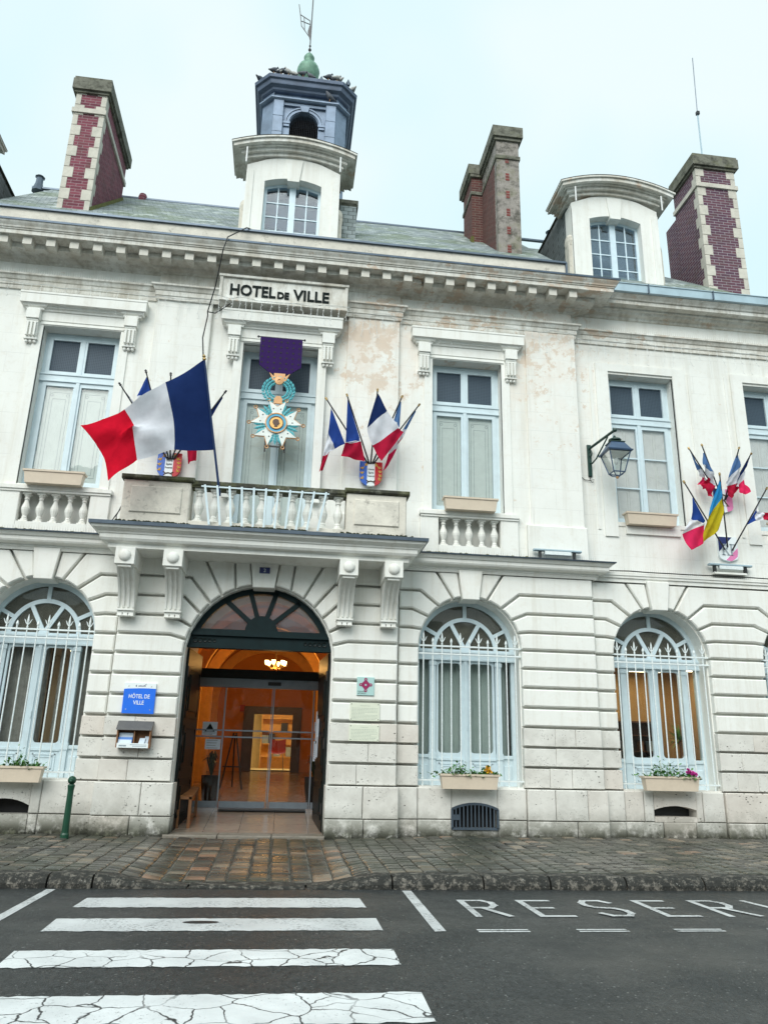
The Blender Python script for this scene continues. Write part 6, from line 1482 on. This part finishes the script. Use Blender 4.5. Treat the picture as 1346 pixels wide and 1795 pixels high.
def foliage(name, loc, n, rx, rz_, label, mat='green', flower=None, fpos=(), lf=.075, cat='plant', strap=0):
    t = thing(name, label, cat, loc); mb = MB()
    for i in range(n):
        x = rnd.gauss(0,rx*.5); z = abs(rnd.gauss(0,rz_*.55))*(1-min(.8,abs(x)/(rx*1.6))); y = rnd.gauss(0,.05); a = rnd.uniform(0,6.28); tl = rnd.uniform(-.5,.9); L = lf*rnd.uniform(.6,1.3)
        d = Vector((math.cos(a)*math.cos(tl),math.sin(a)*math.cos(tl),math.sin(tl))); n_ = d.cross(Vector((0,0,1))).normalized(); o = Vector((x,y,z))
        mb.add([o,o+d*L*.5+n_*L*.33,o+d*L,o+d*L*.5-n_*L*.33],[(0,1,2,3)])
    for i in range(strap):
        x = rnd.uniform(-rx,rx)*.3; b = rnd.uniform(-.25,.25); H = rz_*rnd.uniform(.9,1.5); mb.tube([(x,0,0),(x+b*H*.4,0,H*.6),(x+b*H,0,H)],[.006,.005,.001],4)
    obj('foliage', mb, M[mat], t, kind='stuff')
    if flower:
        for (x,z) in fpos:
            fm = MB()
            for k in range(26):
                u = rnd.uniform(-1,1); ph = rnd.uniform(0,6.28); d = Vector((math.sqrt(1-u*u)*math.cos(ph),math.sqrt(1-u*u)*math.sin(ph),u)); o = Vector((x,-.04,z))+d*.012; n_ = d.orthogonal().normalized(); m_ = d.cross(n_)
                fm.add([o,o+d*.03+n_*.018,o+d*.045,o+d*.03-n_*.018],[(0,1,2,3)]); fm.add([o,o+d*.03+m_*.018,o+d*.042,o+d*.03-m_*.018],[(0,1,2,3)])
            obj('flower_head', fm, M[flower], t)
    return t
planter(3.34,YB-.22,.99,1.04,'beige window box with yellow flowers below the curtained arch window')
planter(7.14,YW-.22,1.02,1.06,'beige window box with pink flowers below the lit office window')
planter(-4.33,YB-.22,.965,1.06,'beige window box on the sill behind the green bollard')
for (xc,y,z,w) in ((3.34,YB-.22,.99,1),(7.14,YW-.22,1.02,1),(-4.33,YB-.22,.965,1)):
    k = MB().box(xc-.35,xc-.32,y+.05,y+.34,z+.02,z+.05).box(xc+.32,xc+.35,y+.05,y+.34,z+.02,z+.05); obj('planter_bracket', k, M['grille'], hall)
foliage('bedding_plant',(3.14,YB-.22,1.20),260,.42,.17,'low green bedding plant in the yellow flowered window box',strap=6)
foliage('bedding_plant',(3.62,YB-.22,1.20),170,.26,.12,'yellow pansy clump at the end of the window box',flower='yellow',fpos=((.03,.10),(.08,.08),(.05,.14)))
foliage('bedding_plant',(7.06,YW-.22,1.24),340,.46,.20,'bushy green bedding plant in the pink flowered window box',strap=8)
foliage('bedding_plant',(7.50,YW-.22,1.24),120,.2,.10,'pink primula clump at the end of the window box',flower='magenta',fpos=((-.02,.13),(.06,.09),(.11,.07),(.02,.10)))
foliage('bedding_plant',(-4.2,YB-.22,1.18),200,.26,.18,'small green bedding plant in the window box behind the bollard',strap=3)
foliage('bedding_plant',(-3.95,YB-.22,1.18),80,.14,.11,'thin green seedling near the end of the box behind the bollard',strap=3)
planter(-4.38,YB-.20,6.10,1.06,'empty beige planter on the left balustrade beside the large flag',.2)
planter(3.42,YB-.20,6.10,1.06,'empty beige planter on the right balustrade below the shuttered window',.2)
planter(7.24,YW-.12,6.10,1.08,'empty beige planter on the wing window sill below the wall lantern',.2)
planter(10.4,YW-.12,6.10,1.08,'empty beige planter on the wing end window sill',.2)
# floodlight bars
def flood(x0,x1,y,z,label):
    t = thing('floodlight_bar', label, 'floodlight', ((x0+x1)/2,y,z), 'floodlight bars on the ledge'); w = (x1-x0)/2
    obj('lamp_bar', MB().bbox(-w,w,-.05,.05,.05,.09,.01), M['zinc_pale'], t); obj('driver_box', MB().box(-w*.55,w*.55,-.045,.03,-.02,.05), M['grille'], t)
    for s_ in (-1,1): obj('foot', MB().box(s_*w*.72-.02,s_*w*.72+.02,-.02,.06,-.09,.05), M['black'], t)
flood(4.66,5.62,-.06,5.32,'pale floodlight bar on the ledge at the corner pilaster')
flood(8.40,9.32,.18,5.29,'pale floodlight bar under the RF shield')
obj('ledge_bracket', MB().box(8.5,9.2,.16,.31,5.17,5.21), M['trim'], hall)
# cables
c = obj('power_cable', MB().tube([(-1.20,-.10,11.99),(-1.32,-.2,11.96),(-1.63,-.72,11.30),(-1.70,-.66,11.05),(-1.83,-.26,10.45),(-1.96,-.05,9.98),(-1.95,-.04,9.9),(-1.88,-.9,8.9),(-1.72,-1.74,8.09)],.013,5), M['cable']); tag(c,'black cable running down over the cornice to the large flag','cable')
c = obj('power_cable', MB().tube([(-1.96,-.05,9.98),(-1.80,-.12,9.92),(-1.66,-.20,9.98),(-1.5,-.3,10.06)],.012,5), M['cable']); tag(c,'short black cable looping to the name panel','cable')
c = obj('power_cable', MB().tube([(5.93+.4*i,YW-.085,5.13+rnd.uniform(-.012,.012)) for i in range(14)],.012,5), M['cable']); tag(c,'black cable lying along the wing band','cable')
c = obj('power_cable', MB().tube([(-2.98,-.5,6.0),(-3.03,-.45,5.7),(-3.10,-.5,5.45),(-3.05,-.6,5.26)],.010,5).tube([(-3.0,-.45,5.7),(-3.16,-.45,5.4),(-3.2,-.5,5.26)],.010,5), M['cable']); tag(c,'thin cables hanging beside the left balcony pedestal','cable')
# icicle light strings
def icicles(x0,x1,y,z,label,dens=.17,amp=.04):
    mb = MB(); n = int((x1-x0)/.25); P = [(x0+(x1-x0)*i/n, y+rnd.uniform(-.01,.01), z+rnd.uniform(-amp,amp)) for i in range(n+1)]; mb.tube(P,.006,4)
    P2 = [(px,py-.01,pz+rnd.uniform(-.05,.05)) for px,py,pz in P]; mb.tube(P2,.004,4)
    x = x0+.05
    while x < x1-.03:
        L = rnd.choice((.16,.28,.42,.5)); q = [(x,y-.012,z)]; k = 4
        for j in range(1,k+1): q.append((x+rnd.uniform(-.03,.03),y-.012+rnd.uniform(-.008,.008),z-L*j/k))
        q.append((q[-1][0]+rnd.choice((-.04,.04)),y-.012,q[-1][2]-.03)); mb.tube(q,.0042,4)
        for j in range(1,k+1): mb.tube([q[j],(q[j][0]+rnd.choice((-.025,.025)),y-.012,q[j][2]-.02)],.0045,3)
        x += dens*rnd.uniform(.8,1.5)
    o = obj('icicle_lights', mb, M['wire']); tag(o,label,'string lights','icicle light strings under the cornice')
icicles(-6.6,-1.85,YB-.16,10.26,'icicle light string above the left hand hooded window'); icicles(-1.78,.88,-.40,10.14,'icicle light string under the HOTEL DE VILLE panel',.14); icicles(.95,5.78,YB-.16,10.26,'icicle light string above the peeling wall'); icicles(5.85,11.5,YW-.16,10.26,'icicle light string along the right wing')
# bird spikes
def spikes(x0,x1,y,z,h=.11,step=.045):
    mb = MB(); x = x0
    while x < x1: mb.add([(x-.003,y,z),(x+.003,y,z),(x+rnd.uniform(-.012,.012),y-.02,z+h)],[(0,1,2)]); x += step
    obj('bird_spikes', mb, M['spike'], hall, kind='stuff')
spikes(-6.7,-3.0,YB-.10,10.545); spikes(2.0,5.78,YB-.10,10.545); spikes(-2.95,-1.8,-.04,10.545); spikes(.9,1.95,-.04,10.545); spikes(5.85,12,YW-.10,10.555)
spikes(-6.7,5.55,-.55,11.335,.09); spikes(2.5,5.9,YB-.28,5.205,.10); spikes(-6.5,-3.3,YB-.28,5.205,.10); spikes(6,12,YW-.04,5.115,.10); spikes(-5.5,-3.2,YB-.18,10.09,.08); spikes(2.3,4.6,YB-.18,10.09,.08)
# antenna
an = thing('antenna_mast', 'thin whip antenna above the right hand chimney', 'antenna', (10.28,1.6,16.0)); obj('mast', MB().tube([(0,0,-.5),(.10,.1,2.6)],.022,6), M['zinc_pale'], an); obj('whip', MB().tube([(.10,.1,2.6),(.16,.1,4.6)],.012,5), M['zinc'], an); obj('clamp', MB().box(.06,.14,.05,.13,2.56,2.66), M['black'], an)

# ================================================================== PIGEONS
def pigeon(loc, ang, label, mat, sc_=1.0, up=.3):
    st = [(-.19,.012,.06,.02),(-.12,.03,.075,.03),(-.05,.055,.10,.06),(.02,.07,.12,.075),(.08,.062,.15,.065),(.11,.04,.19,.042),(.125,.032,.225,.034),(.14,.030,.245,.032),(.165,.018,.24,.018),(.195,.004,.232,.004)]
    mb = MB(); seg = 8; vs = []
    for x, w, z, h in st:
        for k in range(seg): t = 2*math.pi*k/seg; vs.append((x*math.cos(ang)-w*math.sin(t)*math.sin(ang), x*math.sin(ang)+w*math.sin(t)*math.cos(ang), z+h*math.cos(t)*.9))
    vs = [(a*sc_*.85,b_*sc_*1.1,c_*sc_*1.3) for a,b_,c_ in vs]
    fs = [(i*seg+k,i*seg+(k+1)%seg,(i+1)*seg+(k+1)%seg,(i+1)*seg+k) for i in range(len(st)-1) for k in range(seg)]+[tuple(range(seg-1,-1,-1)),tuple((len(st)-1)*seg+k for k in range(seg))]
    p = thing('pigeon', label, 'pigeon', loc, 'pigeons on the bell turret'); obj('body', MB().add(vs,fs), M[mat], p, smooth=True)
    lg_ = MB()
    for s_ in (-1,1): lg_.tube([(-s_*.025*math.sin(ang),s_*.025*math.cos(ang),-.005),(-s_*.025*math.sin(ang),s_*.025*math.cos(ang),.07)],.007,4)
    obj('legs', lg_, M['copper'], p)
ze = 19.31; ye = TY-TH-.21
PG = 'pigeon perched in a row on the blue turret cornice'
for i,(dx,a,m) in enumerate(((-.92,.4,'bird'),(-.80,2.4,'birdw'),(-.71,.2,'bird'),(-.60,1.2,'bird'),(-.50,3.0,'birdw'),(-.36,2.6,'birdw'),(-.12,.5,'bird'),(.10,2.9,'bird'),(.58,.3,'bird'),(.70,2.7,'bird'),(.82,.5,'birdw'),(.92,2.2,'birdw'))):
    pigeon((TX+dx,ye+.05*(i%2),ze+.0), a, PG, m, .92)
pigeon((TX-1.30,TY-.98,ze), 1.0, 'pigeon on the chamfered left corner of the turret cornice', 'bird', 1.15); pigeon((TX+1.30,TY-1.0,ze), 2.0, 'pigeon on the chamfered right corner of the turret cornice', 'birdw', 1.15)
pigeon((TX+.66,yf-.08,18.715), 3.3, 'lone pigeon on the ledge over the turret pilaster', 'bird', 1.15)

# ================================================================== LOBBY THINGS
ch = thing('chandelier', 'lit brass chandelier glowing in the orange lobby vault', 'chandelier', (-.19,4.6,3.45)); obj('stem', MB().tube([(0,0,0),(0,0,1.2)],.015,6).lathe([(.02,-.06),(.05,0),(.03,.06),(.045,.12),(.02,.2)],(0,0,0),10), M['brass'], ch)
for k in range(6):
    a = 2*math.pi*k/6+.3; cx, cy = .22*math.cos(a), .22*math.sin(a); obj('arm', MB().tube([(0,0,.02),(cx*.5,cy*.5,-.05),(cx,cy,.03)],.010,5), M['brass'], ch); obj('shade', MB().lathe([(.028,.03),(.042,.08),(.05,.13)],(cx,cy,0),10), M['bulb'], ch)
l = bpy.data.lights.new('chandelier_glow','POINT'); l.energy = 42; l.color = (1,.52,.15); l.shadow_soft_size = .25; lo = bpy.data.objects.new('glow',l); COL.objects.link(lo); lo.parent = ch; lo.location = (0,0,-.22)
ceil_light((0,10.6,3.55),1.4,.6,'ceiling light in the back room beyond the lobby',20)
fz = floor_z
cr = thing('chair', 'red shell chair with metal legs in the back room', 'chair', (-.03,10.2,1.0)); obj('shell', MB().grid(lambda u,v:(-.24+.48*u, (-.22+.42*min(1,v*2)) if v < .5 else .20+.08*(v-.5), (.45 if v < .5 else .45+.80*(v-.5))+.05*(2*u-1)**2), 8, 8), M['redplastic'], cr, smooth=True)
for x in (-.2,.2):
    for y in (-.18,.18): obj('leg', MB().tube([(x,y,0),(x*.8,y*.8,.45)],.012,5), M['alu'], cr)
cs = thing('display_cabinet', 'pale shelf cabinet against the back room wall', 'cabinet', (.2,12.6,1.0))
obj('carcass', MB().box(-.8,.8,.1,.16,0,1.9).box(-.8,-.77,-.2,.1,0,1.9).box(.77,.8,-.2,.1,0,1.9).box(-.77,.77,-.2,.1,1.87,1.9), M['arch_in'], cs)
for k in range(4): obj('shelf', MB().box(-.77,.77,-.19,.1,.35+.4*k,.37+.4*k), M['arch_in'], cs)
for k in range(7): q = obj('framed_picture', MB().bbox(-.11,.11,-.02,.0,0,.26+.05*(k%3),.01), M['pole_d'] if k%2 else M['shgrey'], loc=(-.45+.2*k,12.52,1.37+.4*(k%2)+.4*(k%3==0))); tag(q,'small framed picture standing in the back room cabinet','picture','pictures in the back room cabinet')
ea = thing('easel', 'dark folding easel standing in the lobby', 'easel', (-1.04,5.2,fz(5.2))); 
for a,b_ in (((-.25,-.1,0),(-.03,.0,1.25)),((.25,-.1,0),(.03,.0,1.25)),((0,.35,0),(0,.02,1.2))): obj('leg', MB().tube([a,b_],.02,6), M['pole_d'], ea)
obj('tray', MB().box(-.22,.22,-.12,-.04,.48,.51), M['pole_d'], ea)
for x, y, n, lab in ((-1.36,3.25,46,'tall dark potted plant behind the left glass panel'),(.78,3.3,30,'dark potted plant behind the right glass panel')):
    t = thing('potted_plant', lab, 'plant', (x,y,fz(y))); obj('pot', MB().lathe([(.14,0),(.19,.35),(.20,.55),(.17,.55),(.16,.5)],(0,0,0),14), M['black'], t); mb = MB()
    for i in range(n):
        a = rnd.uniform(0,6.28); H = rnd.uniform(.25,.55); r = rnd.uniform(.08,.26); d = Vector((math.cos(a),math.sin(a),0)); p = Vector((-d.y,d.x,0))*.012
        P0, P1, P2 = Vector((0,0,.5)), d*r*.5+Vector((0,0,.5+H)), d*r+Vector((0,0,.5+H*.8)); mb.add([P0-p,P0+p,P1+p*1.5,P1-p*1.5,P2],[(0,1,2,3),(3,2,4)])
    obj('foliage', mb, M['darkleaf'], t, kind='stuff')
be = thing('bench', 'brown wooden bench along the left passage wall', 'bench', (-1.50,1.15,0)); mb = MB(); L0, L1 = .15, 1.35
obj('seat', MB().add([(-.22,L0-.6,.72-.02),(.05,L0-.6,.70),(.05,L1-.6,.82),(-.22,L1-.6,.82),(-.22,L0-.6,.75),(.05,L0-.6,.74),(.05,L1-.6,.86),(-.22,L1-.6,.86)],[(0,3,2,1),(4,5,6,7),(0,1,5,4),(1,2,6,5),(2,3,7,6),(3,0,4,7)]), M['wood'], be)
for y in (-.42,.66):
    for x in (-.18,.02): obj('leg', MB().box(x-.025,x+.025,y-.03,y+.03,fz(1.15+y)-.01,.76+.1*(y>0)), M['wood'], be)
obj('rail', MB().box(-.0,.03,-.40,.64,.36,.41), M['wood'], be)
def poster(x0,x1,z0,z1,y,label,mat,lines=5,dark=None,mk=None):
    q = thing('notice', label, 'notice', ((x0+x1)/2,y,(z0+z1)/2), 'notices taped to the glass door'); w, h = (x1-x0)/2, (z1-z0)/2
    obj('sheet', MB().box(-w,w,-.004,0,-h,h), M[mat], q); tx = MB()
    if mk == 'tri': obj('symbol', MB().prism([(-w*.7,-h*.45),(w*.7,-h*.45),(0,h*.8)],-.006,-.004), M['inkb'], q); obj('symbol_bar', MB().box(-w*.35,w*.35,-.008,-.006,-h*.22,-h*.12).box(-w*.42,w*.42,-.008,-.006,-h*.38,-h*.28), M['paper'], q, kind='stuff'); lines = 2
    for i in range(lines):
        z = (h*.75-1.5*h*i/max(1,lines-1)) if mk is None else (-h*.62-h*.2*i); tx.box(-w*.8,w*.8*rnd.uniform(.5,1),-.0055,-.004,z-.008,z+.006)
    obj('print', tx, M['shgrey'], q, kind='stuff')
poster(-1.58,-1.28,1.82,2.09,ys-.016,'white notice with a black triangle symbol on the left glass panel','paper',mk='tri')
poster(-1.50,-1.19,1.55,1.75,ys-.016,'white notice with a row of print below the triangle notice','paper',4)
poster(.715,.885,1.96,2.14,ys-.016,'pale blue notice high on the right glass panel','paper',4); poster(.715,.89,1.36,1.76,ys-.016,'long pale blue list on the right glass panel','paper',8)
q = obj('notice', MB().box(-.0,.20,-.004,.004,-.30,.30).box(-.18,-.03,-.004,.004,-.1,.28), M['paper'], loc=(0,0,0)); bpy.data.objects.remove(q)
for k,(a,z0,z1,w) in enumerate(((.75,1.45,2.15,.16),(.98,1.75,2.3,.18),(.95,1.42,1.7,.2))):
    Pm = [PR(a,.058,z0),PR(a+w,.058,z0),PR(a+w,.058,z1),PR(a,.058,z1),PR(a,.050,z0),PR(a+w,.050,z0),PR(a+w,.050,z1),PR(a,.050,z1)]
    q = obj('notice', MB().add(Pm,[(0,1,2,3),(7,6,5,4),(0,4,5,1),(1,5,6,2),(2,6,7,3),(3,7,4,0)]), M['paper']); tag(q, ('long white','upper white','lower white')[k]+' paper notice pinned to the open right door leaf','notice','papers pinned to the door leaf')
nb = thing('notice_board','wooden notice board on the left passage wall','notice board',(-1.83,2.1,2.0)); obj('board', MB().box(0,.03,-.3,.3,-.45,.45), M['wood'], nb)
for k in range(4): obj('pinned_sheet', MB().box(.03,.034,-.26+.28*(k%2),-.02+.28*(k%2),-.38+.42*(k//2),-.02+.40*(k//2)), M['paper'], nb)
xs_ = thing('wall_sign','small red sign on the orange wall beside the inner doorway','sign',(-1.06,8.38,2.66)); obj('plate', MB().box(-.07,.07,-.02,.02,-.09,.09), M['redplastic'], xs_)
q = obj('door_mat', MB().bbox(-1.1,.60,ys-.5,ys-.06,fz(2.45)+.006,fz(2.45)+.03,.004), M['black'])
q.data.transform(Matrix.Translation((0,0,0))); tag(q,'black door mat in front of the sliding door','mat')
# office behind the arched window of the right wing
ceil_light((7.45,YW+1.1,3.39),.8,.14,'bright tube ceiling light in the wing office, near the window',4.5); ceil_light((7.75,YW+1.8,3.39),.8,.14,'bright tube ceiling light in the wing office, further back',4.5); ceil_light((8.55,YW+1.4,3.39),.3,.16,'small ceiling light at the side of the wing office',2)
ceil_light((-4.0,YB+2.2,3.37),.5,.3,'ceiling light in the room behind the left arched window',5)
sh = thing('bookcase','dark bookcase with files in the wing office','bookcase',(7.72,YW+2.36,.75)); obj('carcass', MB().box(-.5,.5,.1,.14,0,1.6).box(-.5,-.47,-.2,.1,0,1.6).box(.47,.5,-.2,.1,0,1.6).box(-.47,.47,-.2,.1,1.57,1.6), M['drape'], sh)
for k in range(4): obj('shelf', MB().box(-.47,.47,-.2,.1,.3+.33*k,.32+.33*k), M['drape'], sh)
for k in range(12):
    q = obj('file_box', MB().bbox(-.04,.04,-.1,.08,0,rnd.uniform(.16,.26),.006), M[('paper','dark','wood','shgrey')[k%4]], loc=(7.34+.21*(k%4)+rnd.uniform(0,.05),YW+2.31,.75+.32+.33*(k//4))); tag(q,'file standing on a shelf of the office bookcase','file','files on the office bookcase')
t = thing('potted_plant','spiky leaved plant inside the wing office window','plant',(8.28,YW+1.45,.75)); obj('pot', MB().lathe([(.13,0),(.17,.55),(.15,.55),(.14,.5)],(0,0,0),12), M['wood'], t); mb = MB()
for i in range(60):
    a = rnd.uniform(0,6.28); e = rnd.uniform(-.3,1.4); L = rnd.uniform(.3,.5); d = Vector((math.cos(a)*math.cos(e),math.sin(a)*math.cos(e),math.sin(e))); p = d.cross(Vector((0,0,1))).normalized()*.012; o_ = Vector((0,0,1.2)); mb.add([o_-p,o_+p,o_+d*L*.6+p,o_+d*L*.6-p,o_+d*L+Vector((0,0,-.06))],[(0,1,2,3),(3,2,4)])
obj('foliage', mb, M['green'], t, kind='stuff'); obj('stem', MB().tube([(0,0,.5),(0,0,1.2)],.03,6), M['wood'], t)

# ================================================================== ACROSS THE STREET (behind the camera; it shows in the panes)
M['hwall'] = simple('render_wall', (.42,.39,.33), .85, 0, .12, 1.5); M['hroof'] = m_slate('house_slate', .2, .6); M['bark'] = simple('bark', (.09,.075,.06), .9, 0, .3, 6)
def house(x0, x1, h, label, n):
    t = thing('house', label, 'house', ((x0+x1)/2,-31,0), 'houses across the street'); w = (x1-x0)/2-.02
    obj('wall', MB().box(-w,w,-8,0,-.05,h), M['hwall'], t)
    obj('roof', MB().prism_x([(-8.3,h),(.3,h),(-4,h+3.2)],-w,w), M['hroof'], t)
    for k in range(n):
        cx = -w+2*w*(k+.5)/n
        for z in (1.0,4.0):
            if z == 1.0 and k == n//2: obj('door', MB().box(cx-.5,cx+.5,-.02,.04,0,2.3), M['wood'], t); continue
            f_ = obj('window', MB().box(cx-.5,cx+.5,-.02,.03,z,z+1.6), M['white'], t); obj('pane', MB().box(cx-.42,cx-.03,.03,.04,z+.08,z+1.52).box(cx+.03,cx+.42,.03,.04,z+.08,z+1.52), M['dark'], f_)
for k,(xa,xb,h) in enumerate(((-30,-20,6.2),(-20,-9,7.0),(-9,3,6.0),(3,13,6.8),(13,24,6.3),(24,36,7.0))): house(xa,xb,h,('plain two storey house behind the photographer, first of the row','taller house with four window bays across the street','low wide house facing the town hall doorway','taller house facing the peeling wall','low house facing the right wing','last taller house of the row across the street')[k],(3,4,5,4,4,5)[k])
def tree(x, y, h, seed, label):
    t = thing('bare_tree', label, 'tree', (x,y,0), 'bare trees across the street'); r2 = random.Random(seed); tr = MB(); tw = MB()
    tr.tube([(0,0,-.05),(.05,0,h*.2),(0,.05,h*.38)],[.2,.16,.13],8)
    def grow(p, d, L, r, lev):
        mid = p+d*L*.5+Vector((r2.uniform(-.1,.1),r2.uniform(-.1,.1),.05))*L; q = p+d*L
        (tr if lev < 2 else tw).tube([p,mid,q],[r,r*.8,r*.6],5 if lev < 3 else 3)
        if lev >= 5: return
        for k in range(3 if lev < 3 else 2):
            a = Vector((r2.gauss(0,1),r2.gauss(0,1),r2.gauss(.25,.6))).normalized(); grow(q if k else mid.lerp(q,.6), (d+a*.75).normalized(), L*r2.uniform(.6,.8), r*.58, lev+1)
    for k in range(5): grow(Vector((0,.05,h*.36)), Vector((math.cos(k*1.26),math.sin(k*1.26),.9)).normalized(), h*.2, .09, 0)
    obj('trunk', tr, M['bark'], t); obj('crown', tw, M['bark'], t)
for k,(x,y,h) in enumerate(((-9,-23,9),(-2.5,-24,8),(4.5,-23,9.5),(12,-24,9))): tree(x,y,h,k+3,('bare tree across the street facing the left arch','smaller bare tree facing the doorway','tall bare tree facing the curtained arch','bare tree facing the lit office')[k])
